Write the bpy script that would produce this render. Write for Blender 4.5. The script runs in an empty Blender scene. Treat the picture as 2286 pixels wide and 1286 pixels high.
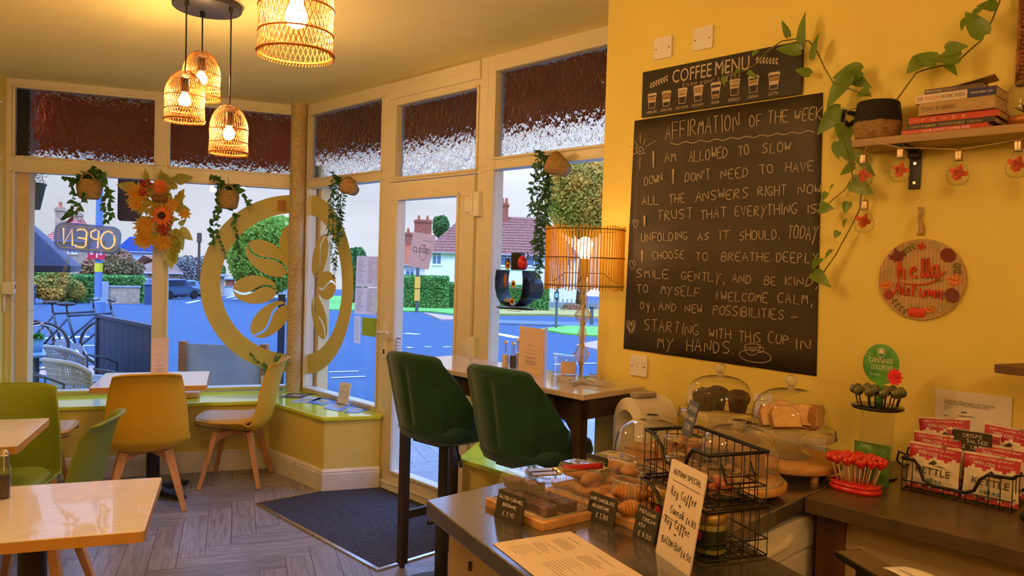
import bpy, bmesh, math, random
from mathutils import Vector, Matrix
C = bpy.context.scene.collection
SC = bpy.context.scene
R = random.Random(7)
PI = math.pi
sin, cos = math.sin, math.cos
# ---------------------------------------------------------------- camera
FPX, CX, CY, H = 1700.0, 1143.0, 643.0, 1.48
_pt, _rl = 0.0282159, -0.0297431
_fw = Vector((0, cos(_pt), -sin(_pt))); _r0 = Vector((1, 0, 0)); _u0 = _r0.cross(_fw)
_r = cos(_rl) * _r0 - sin(_rl) * _u0
_u = sin(_rl) * _r0 + cos(_rl) * _u0
cam = bpy.data.objects.new('camera', bpy.data.cameras.new('camera')); C.objects.link(cam)
cam.data.sensor_width = 36.0; cam.data.lens = FPX / 2286.0 * 36.0
cam.data.clip_start = 0.05; cam.data.clip_end = 600
m = Matrix.Identity(4)
for i in range(3):
    m[i][0], m[i][1], m[i][2] = _r[i], _u[i], -_fw[i]
m[2][3] = H
cam.matrix_world = m
SC.camera = cam
# ---------------------------------------------------------------- colour management, world, lights
SC.view_settings.view_transform = 'Standard'
SC.view_settings.look = 'None'
SC.view_settings.gamma = 1.0
SC.view_settings.exposure = 0.0
SC.view_settings.use_curve_mapping = False
SC.cycles.max_bounces = 9
SC.cycles.diffuse_bounces = 4
SC.cycles.glossy_bounces = 4
SC.cycles.transmission_bounces = 8
SC.cycles.transparent_max_bounces = 24
SC.cycles.caustics_reflective = False
SC.cycles.caustics_refractive = False
SC.cycles.sample_clamp_indirect = 6.0
SC.cycles.use_denoising = True
W = bpy.data.worlds.new('sky'); SC.world = W
W.use_nodes = True
nt = W.node_tree; nt.nodes.clear()
def N(nt, t, **k):
    n = nt.nodes.new(t)
    for a, b in k.items():
        setattr(n, a, b)
    return n
tc = N(nt, 'ShaderNodeTexCoord'); sep = N(nt, 'ShaderNodeSeparateXYZ')
nt.links.new(tc.outputs['Generated'], sep.inputs[0])
ramp = N(nt, 'ShaderNodeValToRGB'); nt.links.new(sep.outputs['Z'], ramp.inputs[0])
e = ramp.color_ramp.elements
e[0].position = 0.0; e[0].color = (0.86, 0.88, 0.98, 1)
e[1].position = 1.0; e[1].color = (1.3, 2.7, 7.0, 1)
x = ramp.color_ramp.elements.new(0.22); x.color = (0.84, 0.90, 1.06, 1)
x = ramp.color_ramp.elements.new(0.42); x.color = (1.1, 2.0, 4.8, 1)
noi = N(nt, 'ShaderNodeTexNoise'); noi.inputs['Scale'].default_value = 3.2; noi.inputs['Detail'].default_value = 5
mp = N(nt, 'ShaderNodeMapping'); mp.inputs['Scale'].default_value = (1, 1, 3.5)
nt.links.new(tc.outputs['Generated'], mp.inputs[0]); nt.links.new(mp.outputs[0], noi.inputs[0])
cl = N(nt, 'ShaderNodeMapRange'); cl.inputs[1].default_value = 0.3; cl.inputs[2].default_value = 0.75
cl.inputs[3].default_value = 0.86; cl.inputs[4].default_value = 1.12
nt.links.new(noi.outputs[0], cl.inputs[0])
# clouds are brighter towards +x, where the cover is thinner
az = N(nt, 'ShaderNodeMapRange'); az.inputs[1].default_value = -0.5; az.inputs[2].default_value = 0.0
az.inputs[3].default_value = 0.80; az.inputs[4].default_value = 1.12
nt.links.new(sep.outputs['X'], az.inputs[0])
mu = N(nt, 'ShaderNodeMath', operation='MULTIPLY'); nt.links.new(cl.outputs[0], mu.inputs[0]); nt.links.new(az.outputs[0], mu.inputs[1])
bg = N(nt, 'ShaderNodeBackground'); nt.links.new(ramp.outputs[0], bg.inputs[0]); nt.links.new(mu.outputs[0], bg.inputs[1])
wo = N(nt, 'ShaderNodeOutputWorld'); nt.links.new(bg.outputs[0], wo.inputs[0])
SUN = bpy.data.lights.new('sun', 'SUN'); SUN.energy = 2.2; SUN.angle = 0.5; SUN.color = (1, 0.97, 0.93)
so = bpy.data.objects.new('sun', SUN); C.objects.link(so); so.rotation_euler = (math.radians(38), 0, math.radians(-25))
BULB = 560.0            # radiance of every lamp bulb in the cafe
WARM = (1.0, 0.56, 0.22)
# ---------------------------------------------------------------- geometry of the place
A1 = math.radians(20.086); A2 = math.radians(-46.150)
M1 = Matrix.Rotation(A1, 4, 'Z'); M2 = Matrix.Rotation(A2, 4, 'Z')
def ray(x, y):
    return _fw + _r * ((x - CX) / FPX) - _u * ((y - CY) / FPX)
def F(x, y, z=0.0):                      # the point at height z seen at that place of the photograph
    q = ray(x, y); q = q * ((z - H) / q.z); return Vector((q.x, q.y, z))
def PL(x, y, M, c):
    q = M.inverted() @ ray(x, y); q = q * (c / q.y); q.z += H; return q
def P2(x, y, c=2.55): return PL(x, y, M2, c)     # on the plane parallel to the street door, local coordinates
def P1(x, y, c=6.07): return PL(x, y, M1, c)
def G(x, y, d):                          # at horizontal distance d
    q = ray(x, y); q = q * (d / math.hypot(q.x, q.y)); return Vector((q.x, q.y, q.z + H))
def L1(x, y, z=0): return M1 @ Vector((x, y, z))
def L2(x, y, z=0): return M2 @ Vector((x, y, z))
def to1(v): return M1.inverted() @ v
def to2(v): return M2.inverted() @ v
# ---------------------------------------------------------------- mesh builder
class MB:
    def __init__(s): s.v = []; s.f = []; s.m = []; s.sm = []; s.M = None
    def add(s, vs, fs, mi=0, smooth=False, M=None):
        o = len(s.v); MM = M if M is not None else s.M
        for p in vs:
            p = Vector(p)
            s.v.append(MM @ p if MM is not None else p)
        for f in fs:
            s.f.append([i + o for i in f]); s.m.append(mi); s.sm.append(smooth)
        return s
    def box(s, c, d, mi=0, M=None, rz=0.0):
        x, y, z = d[0] / 2, d[1] / 2, d[2] / 2
        vs = [(-x, -y, -z), (x, -y, -z), (x, y, -z), (-x, y, -z), (-x, -y, z), (x, -y, z), (x, y, z), (-x, y, z)]
        T = Matrix.Translation(c) @ Matrix.Rotation(rz, 4, 'Z')
        if M is not None: T = M @ T
        elif s.M is not None: T = s.M @ T
        return s.add(vs, [(0, 3, 2, 1), (4, 5, 6, 7), (0, 1, 5, 4), (1, 2, 6, 5), (2, 3, 7, 6), (3, 0, 4, 7)], mi, False, T)
    def b2(s, a, b, mi=0, M=None):           # box by two corners
        c = [(a[i] + b[i]) / 2 for i in range(3)]; d = [abs(b[i] - a[i]) for i in range(3)]
        return s.box(c, d, mi, M)
    def rbox(s, c, d, r=0.01, n=3, mi=0, M=None):     # box with rounded vertical edges and flat top
        x, y = d[0] / 2, d[1] / 2; poly = []
        for (sx, sy, a0) in ((1, 1, 0), (-1, 1, PI / 2), (-1, -1, PI), (1, -1, 1.5 * PI)):
            for k in range(n + 1):
                a = a0 + k * PI / 2 / n
                poly.append((c[0] + sx * (x - r) + r * cos(a), c[1] + sy * (y - r) + r * sin(a)))
        return s.prism(poly, c[2] - d[2] / 2, c[2] + d[2] / 2, mi, M)
    def prism(s, poly, z0, z1, mi=0, M=None, smooth=False):
        n = len(poly)
        vs = [(p[0], p[1], z0) for p in poly] + [(p[0], p[1], z1) for p in poly]
        fs = [tuple(range(n - 1, -1, -1)), tuple(range(n, 2 * n))] + [(i, (i + 1) % n, n + (i + 1) % n, n + i) for i in range(n)]
        return s.add(vs, fs, mi, smooth, M)
    def tube(s, pts, r, n=6, mi=0, closed=False, caps=True, M=None, smooth=True):
        pts = [Vector(p) for p in pts]; k = len(pts)
        rs = r if isinstance(r, (list, tuple)) else [r] * k
        vs = []; t0 = None; up = None
        for i, p in enumerate(pts):
            if closed: t = pts[(i + 1) % k] - pts[i - 1]
            else: t = pts[min(i + 1, k - 1)] - pts[max(i - 1, 0)]
            if t.length < 1e-9: t = Vector((0, 0, 1))
            t.normalize()
            if up is None:
                up = Vector((0, 0, 1)) if abs(t.z) < 0.9 else Vector((1, 0, 0))
            up = (up - t * up.dot(t))
            if up.length < 1e-6: up = t.orthogonal()
            up.normalize(); sd = t.cross(up)
            for j in range(n):
                a = 2 * PI * j / n + PI / n
                vs.append(p + (up * cos(a) + sd * sin(a)) * rs[i])
        fs = []
        for i in range(k if closed else k - 1):
            a, b = i * n, ((i + 1) % k) * n
            for j in range(n):
                fs.append((a + j, a + (j + 1) % n, b + (j + 1) % n, b + j))
        if caps and not closed:
            fs.append(tuple(range(n - 1, -1, -1))); fs.append(tuple((k - 1) * n + j for j in range(n)))
        return s.add(vs, fs, mi, smooth and n > 4, M)
    def bar(s, a, b, w, d, w2=None, d2=None, mi=0, M=None):   # tapering square bar
        a, b = Vector(a), Vector(b); t = (b - a).normalized()
        x = Vector((1, 0, 0)); x = (x - t * x.dot(t)).normalized(); y = t.cross(x)
        w2 = w if w2 is None else w2; d2 = d if d2 is None else d2
        vs = []
        for p, ww, dd in ((a, w, d), (b, w2, d2)):
            for sx, sy in ((-1, -1), (1, -1), (1, 1), (-1, 1)):
                vs.append(p + x * sx * ww / 2 + y * sy * dd / 2)
        return s.add(vs, [(3, 2, 1, 0), (4, 5, 6, 7), (0, 1, 5, 4), (1, 2, 6, 5), (2, 3, 7, 6), (3, 0, 4, 7)], mi, False, M)
    def lathe(s, prof, n=24, c=(0, 0, 0), mi=0, M=None, smooth=True, close=False, a0=0.0, a1=2 * PI, wob=None):
        full = abs(a1 - a0 - 2 * PI) < 1e-6; k = n if full else n + 1
        vs = []; fs = []
        for (r, z) in prof:
            for j in range(k):
                a = a0 + (a1 - a0) * j / n
                rr = r * (wob(a, z) if wob else 1)
                vs.append((c[0] + rr * cos(a), c[1] + rr * sin(a), c[2] + z))
        L = len(prof)
        for i in range(L if close else L - 1):
            p, q = i * k, ((i + 1) % L) * k
            for j in range(n):
                j2 = (j + 1) % k
                fs.append((p + j, p + j2, q + j2, q + j))
        return s.add(vs, fs, mi, smooth, M)
    def cyl(s, c, r, h, n=20, mi=0, M=None, r2=None):
        r2 = r if r2 is None else r2
        vs = [(c[0] + r * cos(2 * PI * j / n), c[1] + r * sin(2 * PI * j / n), c[2]) for j in range(n)]
        vs += [(c[0] + r2 * cos(2 * PI * j / n), c[1] + r2 * sin(2 * PI * j / n), c[2] + h) for j in range(n)]
        s.add(vs, [tuple(range(n - 1, -1, -1)), tuple(range(n, 2 * n))], mi, False, M)
        return s.add(vs, [(j, (j + 1) % n, n + (j + 1) % n, n + j) for j in range(n)], mi, True, M)
    def ell(s, c, r, n=12, k=8, mi=0, M=None, jit=0.0, rnd=R):
        vs = [(c[0], c[1], c[2] - r[2])]; fs = []
        for i in range(1, k):
            ph = -PI / 2 + PI * i / k
            for j in range(n):
                a = 2 * PI * j / n; q = 1 + (rnd.uniform(-jit, jit) if jit else 0)
                vs.append((c[0] + r[0] * q * cos(ph) * cos(a), c[1] + r[1] * q * cos(ph) * sin(a), c[2] + r[2] * q * sin(ph)))
        vs.append((c[0], c[1], c[2] + r[2])); t = len(vs) - 1
        for j in range(n): fs.append((0, 1 + (j + 1) % n, 1 + j)); fs.append((t, 1 + (k - 2) * n + j, 1 + (k - 2) * n + (j + 1) % n))
        for i in range(k - 2):
            for j in range(n):
                a = 1 + i * n; b = a + n
                fs.append((a + j, a + (j + 1) % n, b + (j + 1) % n, b + j))
        return s.add(vs, fs, mi, True, M)
    def grid(s, fn, nu, nv, mi=0, M=None, smooth=True, thick=0.0):
        vs = [Vector(fn(i / nu, j / nv)) for i in range(nu + 1) for j in range(nv + 1)]
        k = nv + 1
        fs = [(i * k + j, (i + 1) * k + j, (i + 1) * k + j + 1, i * k + j + 1) for i in range(nu) for j in range(nv)]
        if thick:
            nr = [Vector((0, 0, 0)) for _ in vs]
            for f in fs:
                q = (vs[f[1]] - vs[f[0]]).cross(vs[f[3]] - vs[f[0]])
                for i in f: nr[i] += q
            o = len(vs)
            vs = vs + [v - n_.normalized() * thick if n_.length > 1e-12 else v for v, n_ in zip(vs, nr)]
            fs = fs + [tuple(i + o for i in reversed(f)) for f in fs]
            loop = [i * k for i in range(nu + 1)] + [nu * k + j for j in range(1, nv + 1)] + [i * k + nv for i in range(nu - 1, -1, -1)] + [j for j in range(nv - 1, 0, -1)]
            for a, b in zip(loop, loop[1:] + loop[:1]): fs.append((a, a + o, b + o, b))
        return s.add(vs, fs, mi, smooth, M)
    def plate(s, poly, t, mi=0, M=None):     # outline in x,z with thickness t towards -y
        n = len(poly)
        vs = [(p[0], 0, p[1]) for p in poly] + [(p[0], -t, p[1]) for p in poly]
        fs = [tuple(range(n - 1, -1, -1)), tuple(range(n, 2 * n))] + [(i, (i + 1) % n, n + (i + 1) % n, n + i) for i in range(n)]
        return s.add(vs, fs, mi, False, M)
    def leaf(s, p, d, nrm, L, Wd, mi=0, fold=0.12, heart=False):
        p = Vector(p); d = Vector(d).normalized(); nrm = Vector(nrm)
        sd = d.cross(nrm)
        if sd.length < 1e-5: sd = d.orthogonal()
        sd.normalize(); n2 = sd.cross(d)
        if heart: pr = [(-.10, .18), (0.0, .40), (.22, .5), (.5, .40), (.78, .2)]
        else: pr = [(.06, .12), (.25, .4), (.5, .48), (.75, .28)]
        vs = [p]; 
        for a, b in pr:
            dr = -n2 * L * 0.22 * a * a
            vs.append(p + d * L * a + sd * Wd * b + n2 * Wd * fold * b * 2 + dr)
            vs.append(p + d * L * max(a, 0) * 1.0 + dr)
            vs.append(p + d * L * a - sd * Wd * b + n2 * Wd * fold * b * 2 + dr)
        vs.append(p + d * L - n2 * L * .22)
        fs = [(0, 1, 2), (0, 2, 3)]; k = len(pr)
        for i in range(k - 1):
            a = 1 + 3 * i; fs += [(a, a + 3, a + 4, a + 1), (a + 1, a + 4, a + 5, a + 2)]
        a = 1 + 3 * (k - 1); t = len(vs) - 1
        fs += [(a, t, a + 1), (a + 1, t, a + 2)]
        return s.add(vs, fs, mi, True)
    def mesh(s, me, M, mi=0):
        return s.add([v.co for v in me.vertices], [tuple(p.vertices) for p in me.polygons], mi, False, M)
    def build(s, name, mats, parent=None, loc=None, rz=None, bevel=0.0, mw=None, seg=2):
        me = bpy.data.meshes.new(name)
        me.from_pydata([tuple(v) for v in s.v], [], s.f)
        if not isinstance(mats, (list, tuple)): mats = [mats]
        for q in mats: me.materials.append(q)
        me.polygons.foreach_set('material_index', s.m)
        me.polygons.foreach_set('use_smooth', s.sm)
        me.update()
        o = bpy.data.objects.new(name, me); C.objects.link(o)
        if parent is not None: o.parent = parent
        if mw is not None: o.matrix_world = mw
        if loc is not None: o.location = loc
        if rz is not None: o.rotation_euler = (0, 0, rz)
        if bevel:
            b = o.modifiers.new('edge', 'BEVEL'); b.width = bevel; b.segments = seg; b.limit_method = 'ANGLE'; b.angle_limit = 0.6
            b.harden_normals = False
        return o
def tag(o, label, cat, group=None, kind=None):
    o['label'] = label; o['category'] = cat
    if group: o['group'] = group
    if kind: o['kind'] = kind
    return o
def thing(name, label, cat, loc=(0, 0, 0), rz=0.0, group=None, mw=None):
    o = bpy.data.objects.new(name, None); C.objects.link(o); o.empty_display_size = 0.05
    if mw is not None: o.matrix_world = mw
    else: o.location = loc; o.rotation_euler = (0, 0, rz)
    return tag(o, label, cat, group)
def struct(o, label=None):
    o['kind'] = 'structure'
    if label: o['label'] = label
    return o
def dup(root, label, loc=None, rz=None, group=None, mw=None):
    r = root.copy(); C.objects.link(r)
    if mw is not None: r.matrix_world = mw
    if loc is not None: r.location = loc
    if rz is not None: r.rotation_euler = (0, 0, rz)
    r['label'] = label
    if group: r['group'] = group
    for ch in list(root.children):
        c = ch.copy(); C.objects.link(c); c.parent = r
        for g in list(ch.children):
            d = g.copy(); C.objects.link(d); d.parent = c
    return r
# ---------------------------------------------------------------- lettering
_txt = {}
def glyphs(text):
    if text not in _txt:
        cu = bpy.data.curves.new('t', 'FONT'); cu.body = text; cu.size = 1.0; cu.resolution_u = 2
        o = bpy.data.objects.new('t', cu); C.objects.link(o)
        dg = bpy.context.evaluated_depsgraph_get()
        me = bpy.data.meshes.new_from_object(o.evaluated_get(dg))
        bpy.data.objects.remove(o); bpy.data.curves.remove(cu)
        xs = [v.co.x for v in me.vertices] or [0]; _txt[text] = (me, min(xs), max(xs))
    return _txt[text]
def write(mb, text, x0, z0, x1, z1, h, y=-0.001, mi=0, shear=0.0, M=None, rev=False):
    """printed text in the x,z plane: baseline from (x0,z0) to (x1,z1), capital height h"""
    me, a, b = glyphs(text)
    L = math.hypot(x1 - x0, z1 - z0); sx = L / (b - a); an = math.atan2(z1 - z0, x1 - x0); sz = h / 0.70
    T = Matrix(((cos(an), 0, -sin(an), x0), (0, 1, 0, y), (sin(an), 0, cos(an), z0), (0, 0, 0, 1)))
    Q = Matrix(((sx, shear * sz, 0, -a * sx), (0, 0, 1, 0), (0, sz, 0, 0), (0, 0, 0, 1)))
    mb.mesh(me, (M @ T @ Q) if M is not None else ((mb.M @ T @ Q) if mb.M is not None else T @ Q), mi)
SF = {'A': "0 0 3 10 6 0;1 4 5 4", 'B': "0 0 0 10 4 10 5 8 4 5 0 5;4 5 6 3 5 0 0 0", 'C': "6 9 4 10 1 9 0 5 1 1 4 0 6 1", 'D': "0 0 0 10 4 9 6 5 4 1 0 0",
      'E': "6 10 0 10 0 0 6 0;0 5 4 5", 'F': "6 10 0 10 0 0;0 5 5 5", 'G': "6 9 3 10 0 7 0 3 3 0 6 1 6 4 3 4", 'H': "0 0 0 10;6 0 6 10;0 5 6 5",
      'I': "1 0 1 10", 'J': "5 10 5 2 3 0 0 1", 'K': "0 0 0 10;6 10 0 4 6 0", 'L': "0 10 0 0 6 0", 'M': "0 0 1 10 3 4 5 10 6 0", 'N': "0 0 0 10 6 0 6 10",
      'O': "3 10 0 8 0 2 3 0 6 2 6 8 3 10", 'P': "0 0 0 10 5 9 5 6 0 5", 'R': "0 0 0 10 5 9 5 6 0 5 6 0", 'S': "6 9 3 10 0 8 1 6 5 4 6 2 3 0 0 1",
      'T': "0 10 6 10;3 10 3 0", 'U': "0 10 0 2 3 0 6 2 6 10", 'V': "0 10 3 0 6 10", 'W': "0 10 1 0 3 7 5 0 6 10", 'X': "0 0 6 10;0 10 6 0", 'Y': "0 10 3 5 6 10;3 5 1 -3",
      'Z': "0 10 6 10 0 0 6 0", '.': "1 0 1 1", ',': "2 1 1 -3", "'": "1 10 1 7", '-': "0 4 5 4", '!': "1 10 1 3;1 1 1 0", '&': "6 0 1 7 2 10 4 8 0 3 2 0 6 4", '+': "0 4 6 4;3 7 3 1",
      '%': "0 0 6 10;1 9 2 8;5 2 4 1", '0': "3 10 0 8 0 2 3 0 6 2 6 8 3 10", '1': "1 8 3 10 3 0", '2': "0 8 3 10 6 8 0 0 6 0", '3': "0 10 6 10 2 6 6 3 3 0 0 1", '4': "4 0 4 10 0 4 6 4",
      '5': "6 10 0 10 0 6 5 5 5 1 0 0", '6': "5 10 0 4 2 0 6 2 4 5 0 4", '8': "3 10 0 8 6 3 3 0 0 3 6 8 3 10", '9': "6 7 3 5 0 8 3 10 6 8 5 0", '\u00a3': "6 9 4 10 2 8 2 0;0 0 6 0;0 5 4 5",
      '\u2022': "1 4 1.6 4.4 1 4.8 .6 4.4 1 4",
      'a': "5 5 2 6 0 3 2 0 5 2 5 6 5 0", 'c': "5 5 2 6 0 3 2 0 5 1", 'd': "5 5 2 6 0 3 2 0 5 2 5 10 5 0", 'e': "0 3 5 4 3 6 0 4 1 1 3 0 5 1", 'f': "1 -4 3 8 5 10 5 7 2 3 4 -4 1 -4",
      'g': "5 5 2 6 0 3 2 1 5 3 5 6 4 -4 1 -4 1 -2 5 1", 'i': "1 6 1 0 2 0;1 8 1 9", 'l': "0 0 2 10 1 9 1 1 3 0", 'n': "0 6 0 0 0 4 3 6 4 4 4 0 5 0", 'o': "3 6 0 4 1 0 4 0 5 3 3 6 5 5", 'h': "0 0 2 10 0 8 0 0 2 6 4 5 4 0 5 0",
      'r': "0 6 0 0 1 5 4 6", 't': "2 9 1 1 3 0;0 6 4 6", 'u': "0 6 0 1 2 0 5 2 5 6 5 0", 'm': "0 6 0 0 1 5 3 5 3 0 4 5 6 5 6 0", 'w': "0 6 1 0 3 5 5 0 6 6", 'k': "0 0 0 10;4 6 0 3 4 0", 'y': "0 6 2 1;5 6 1 -4", 's': "4 5 1 6 1 4 4 2 2 0 0 1", 'b': "0 10 0 0 4 0 5 3 2 6 0 4"}
NARROW = "I.,'!1il"
def hand(mb, text, x0, z0, x1, z1, h, w=0.004, y=-0.0012, mi=0, jit=0.35, rnd=R, M=None):
    """hand lettering: ribbons in the x,z plane, baseline from (x0,z0) to (x1,z1), capital height h"""
    adv = []
    for ch in text:
        adv.append(4.5 if ch == ' ' else (3.4 if ch in NARROW else 8.4))
    tot = sum(adv) - 2.0
    L = math.hypot(x1 - x0, z1 - z0); an = math.atan2(z1 - z0, x1 - x0); sx = L / tot; sz = h / 10.0
    cxn = 0.0
    for ch, ad in zip(text, adv):
        if ch in SF:
            dy = rnd.uniform(-jit, jit) * 1.2; hs = 1 + rnd.uniform(-jit, jit) * .25; sk = rnd.uniform(-.1, .1) * jit * 2
            for st in SF[ch].split(';'):
                n = [float(q) for q in st.split()]
                pts = []
                for i in range(0, len(n), 2):
                    px = n[i] + rnd.uniform(-jit, jit) + n[i + 1] * sk; pz = n[i + 1] * hs + rnd.uniform(-jit, jit) + dy
                    X = (cxn + px) * sx; Z = pz * sz
                    pts.append((x0 + X * cos(an) - Z * sin(an), z0 + X * sin(an) + Z * cos(an)))
                ribbon(mb, pts, w, y, mi, M)
        cxn += ad
def ribbon(mb, pts, w, y, mi=0, M=None):
    if len(pts) > 3:                      # round the stroke a little
        q = [pts[0]]
        for a, b in zip(pts, pts[1:]):
            q += [(a[0] * .75 + b[0] * .25, a[1] * .75 + b[1] * .25), (a[0] * .25 + b[0] * .75, a[1] * .25 + b[1] * .75)]
        pts = q + [pts[-1]]
    vs = []; k = len(pts)
    for i, p in enumerate(pts):
        a = pts[max(i - 1, 0)]; b = pts[min(i + 1, k - 1)]
        dx, dz = b[0] - a[0], b[1] - a[1]; l = math.hypot(dx, dz) or 1
        vs.append((p[0] - dz / l * w / 2, y, p[1] + dx / l * w / 2)); vs.append((p[0] + dz / l * w / 2, y, p[1] - dx / l * w / 2))
    mb.add(vs, [(2 * i, 2 * i + 1, 2 * i + 3, 2 * i + 2) for i in range(k - 1)], mi, False, M)
# ---------------------------------------------------------------- materials
_mats = {}
def mat(name, col, rough=0.5, metal=0.0, var=0.0, scale=20.0, bump=0.0, emit=0.0, trans=0.0, ior=1.45, sheen=0.0, stretch=(1, 1, 1), alpha=1.0, coat=0.0, spec=0.5, col2=None, detail=3.0, lo=.35, hi=.65, ecol=None):
    if name in _mats: return _mats[name]
    M = bpy.data.materials.new(name); M.use_nodes = True; _mats[name] = M
    nt = M.node_tree; b = nt.nodes['Principled BSDF']
    b.inputs['Base Color'].default_value = (*col, 1); b.inputs['Roughness'].default_value = rough; b.inputs['Metallic'].default_value = metal
    b.inputs['Transmission Weight'].default_value = trans; b.inputs['IOR'].default_value = ior; b.inputs['Coat Weight'].default_value = coat
    b.inputs['Specular IOR Level'].default_value = spec; b.inputs['Alpha'].default_value = alpha
    if sheen: b.inputs['Sheen Weight'].default_value = sheen; b.inputs['Sheen Roughness'].default_value = .4
    if emit:
        b.inputs['Emission Color'].default_value = (*(ecol or col), 1); b.inputs['Emission Strength'].default_value = emit
    if var or bump or col2:
        t = N(nt, 'ShaderNodeTexCoord'); mp = N(nt, 'ShaderNodeMapping'); mp.inputs['Scale'].default_value = stretch
        nz = N(nt, 'ShaderNodeTexNoise'); nz.inputs['Scale'].default_value = scale; nz.inputs['Detail'].default_value = detail
        nt.links.new(t.outputs['Object'], mp.inputs[0]); nt.links.new(mp.outputs[0], nz.inputs[0])
        if var or col2:
            rp = N(nt, 'ShaderNodeValToRGB'); nt.links.new(nz.outputs[0], rp.inputs[0])
            c2 = col2 or tuple(min(1, q * (1 + var)) for q in col); c1 = col if col2 else tuple(q * (1 - var) for q in col)
            rp.color_ramp.elements[0].color = (*c1, 1); rp.color_ramp.elements[1].color = (*c2, 1)
            rp.color_ramp.elements[0].position = lo; rp.color_ramp.elements[1].position = hi
            nt.links.new(rp.outputs[0], b.inputs['Base Color'])
        if bump:
            bp = N(nt, 'ShaderNodeBump'); bp.inputs['Strength'].default_value = bump; bp.inputs['Distance'].default_value = 0.01
            nt.links.new(nz.outputs[0], bp.inputs['Height']); nt.links.new(bp.outputs[0], b.inputs['Normal'])
    return M
def glass_sheet(name, tint=(1, 1, 1), refl=1.0, rough=0.02, milk=0.0, milkcol=(.9, .9, .9)):
    """thin sheet of glass or clear plastic: see-through with a Fresnel reflection"""
    if name in _mats: return _mats[name]
    M = bpy.data.materials.new(name); M.use_nodes = True; _mats[name] = M
    nt = M.node_tree; nt.nodes.clear()
    tr = N(nt, 'ShaderNodeBsdfTransparent'); tr.inputs[0].default_value = (*tint, 1)
    gl = N(nt, 'ShaderNodeBsdfGlossy'); gl.inputs['Roughness'].default_value = rough
    fr = N(nt, 'ShaderNodeFresnel'); fr.inputs[0].default_value = 1.45
    ml = N(nt, 'ShaderNodeMath', operation='MULTIPLY'); ml.inputs[1].default_value = refl
    mx = N(nt, 'ShaderNodeMixShader'); out = N(nt, 'ShaderNodeOutputMaterial')
    ge = N(nt, 'ShaderNodeNewGeometry'); fr2 = N(nt, 'ShaderNodeMath', operation='SUBTRACT'); fr2.inputs[0].default_value = 1.0; fr2.use_clamp = True
    nt.links.new(ge.outputs['Backfacing'], fr2.inputs[1]); fm = N(nt, 'ShaderNodeMath', operation='MULTIPLY')
    nt.links.new(fr.outputs[0], fm.inputs[0]); nt.links.new(fr2.outputs[0], fm.inputs[1])
    nt.links.new(fm.outputs[0], ml.inputs[0]); nt.links.new(ml.outputs[0], mx.inputs[0])
    base = tr
    if milk:
        df = N(nt, 'ShaderNodeBsdfDiffuse'); df.inputs[0].default_value = (*milkcol, 1)
        mm = N(nt, 'ShaderNodeMixShader'); mm.inputs[0].default_value = milk
        nt.links.new(tr.outputs[0], mm.inputs[1]); nt.links.new(df.outputs[0], mm.inputs[2]); base = mm
    nt.links.new(base.outputs[0], mx.inputs[1]); nt.links.new(gl.outputs[0], mx.inputs[2]); nt.links.new(mx.outputs[0], out.inputs[0])
    return M
def leafmat(name, col, trans=.45, **k):
    M = mat(name, col, **k)
    if 'tl' in M: return M
    M['tl'] = 1; nt = M.node_tree; b = nt.nodes['Principled BSDF']; t = N(nt, 'ShaderNodeBsdfTranslucent'); t.inputs[0].default_value = (*[min(1, c * 1.5) for c in col], 1)
    if b.inputs['Base Color'].links: nt.links.new(b.inputs['Base Color'].links[0].from_socket, t.inputs[0])
    mx = N(nt, 'ShaderNodeMixShader'); mx.inputs[0].default_value = trans
    nt.links.new(b.outputs[0], mx.inputs[1]); nt.links.new(t.outputs[0], mx.inputs[2]); nt.links.new(mx.outputs[0], nt.nodes['Material Output'].inputs[0])
    return M
def wood(name, c1, c2, rough=0.5, scale=3.0, stretch=(1, 12, 12), coat=0.0):
    return mat(name, c1, rough, col2=c2, scale=scale, stretch=stretch, detail=6, coat=coat, bump=0.02)
YEL = mat('yellow wall paint', (.80, .66, .17), .75, var=.03, scale=2.0, bump=.03)
CEIL = mat('ceiling paint', (.88, .76, .34), .85, var=.02, scale=1.5)
UPVC = mat('cream window frame', (.74, .68, .52), .35, var=.02, scale=3)
WHITEP = mat('white gloss paint', (.80, .77, .70), .45, var=.06, scale=9)
SILLP = mat('yellow gloss sill paint', (.70, .84, .05), .12, var=.04, scale=3, coat=.6)
GLASS = glass_sheet('window glass', (.97, .98, .99), 1.0, .0)
BLACKM = mat('black metal', (.012, .011, .010), .45, metal=.0, var=.2, scale=30)
BLACKP = mat('black powder coat', (.02, .018, .016), .5)
CHROME = mat('polished steel', (.75, .73, .70), .2, metal=1.0)
PAPER = mat('white paper', (.80, .76, .74), .7)
PAPT = leafmat('white paper on glass', (.78, .74, .73), .5, rough=.7)
INK = mat('black ink', (.03, .025, .02), .7)
GREYINK = mat('grey ink', (.25, .22, .21), .7)
CHALK = mat('chalk', (.62, .60, .55), .95)
BRASSY = mat('thin brown print', (.30, .15, .06), .7)
CLEARP = glass_sheet('clear plastic', (.94, .94, .94), 2.6, .05, .08, (.95, .95, .95))
CLEARG = glass_sheet('clear glass', (.97, .97, .96), 2.0, .02, .015)
WHITEPL = mat('white plastic', (.80, .78, .76), .4)
SLATE = mat('slate chalk card', (.035, .033, .032), .6, var=.2, scale=40)
BAMBOO = wood('bamboo wood', (.52, .27, .10), (.62, .36, .15), .45)
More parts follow.
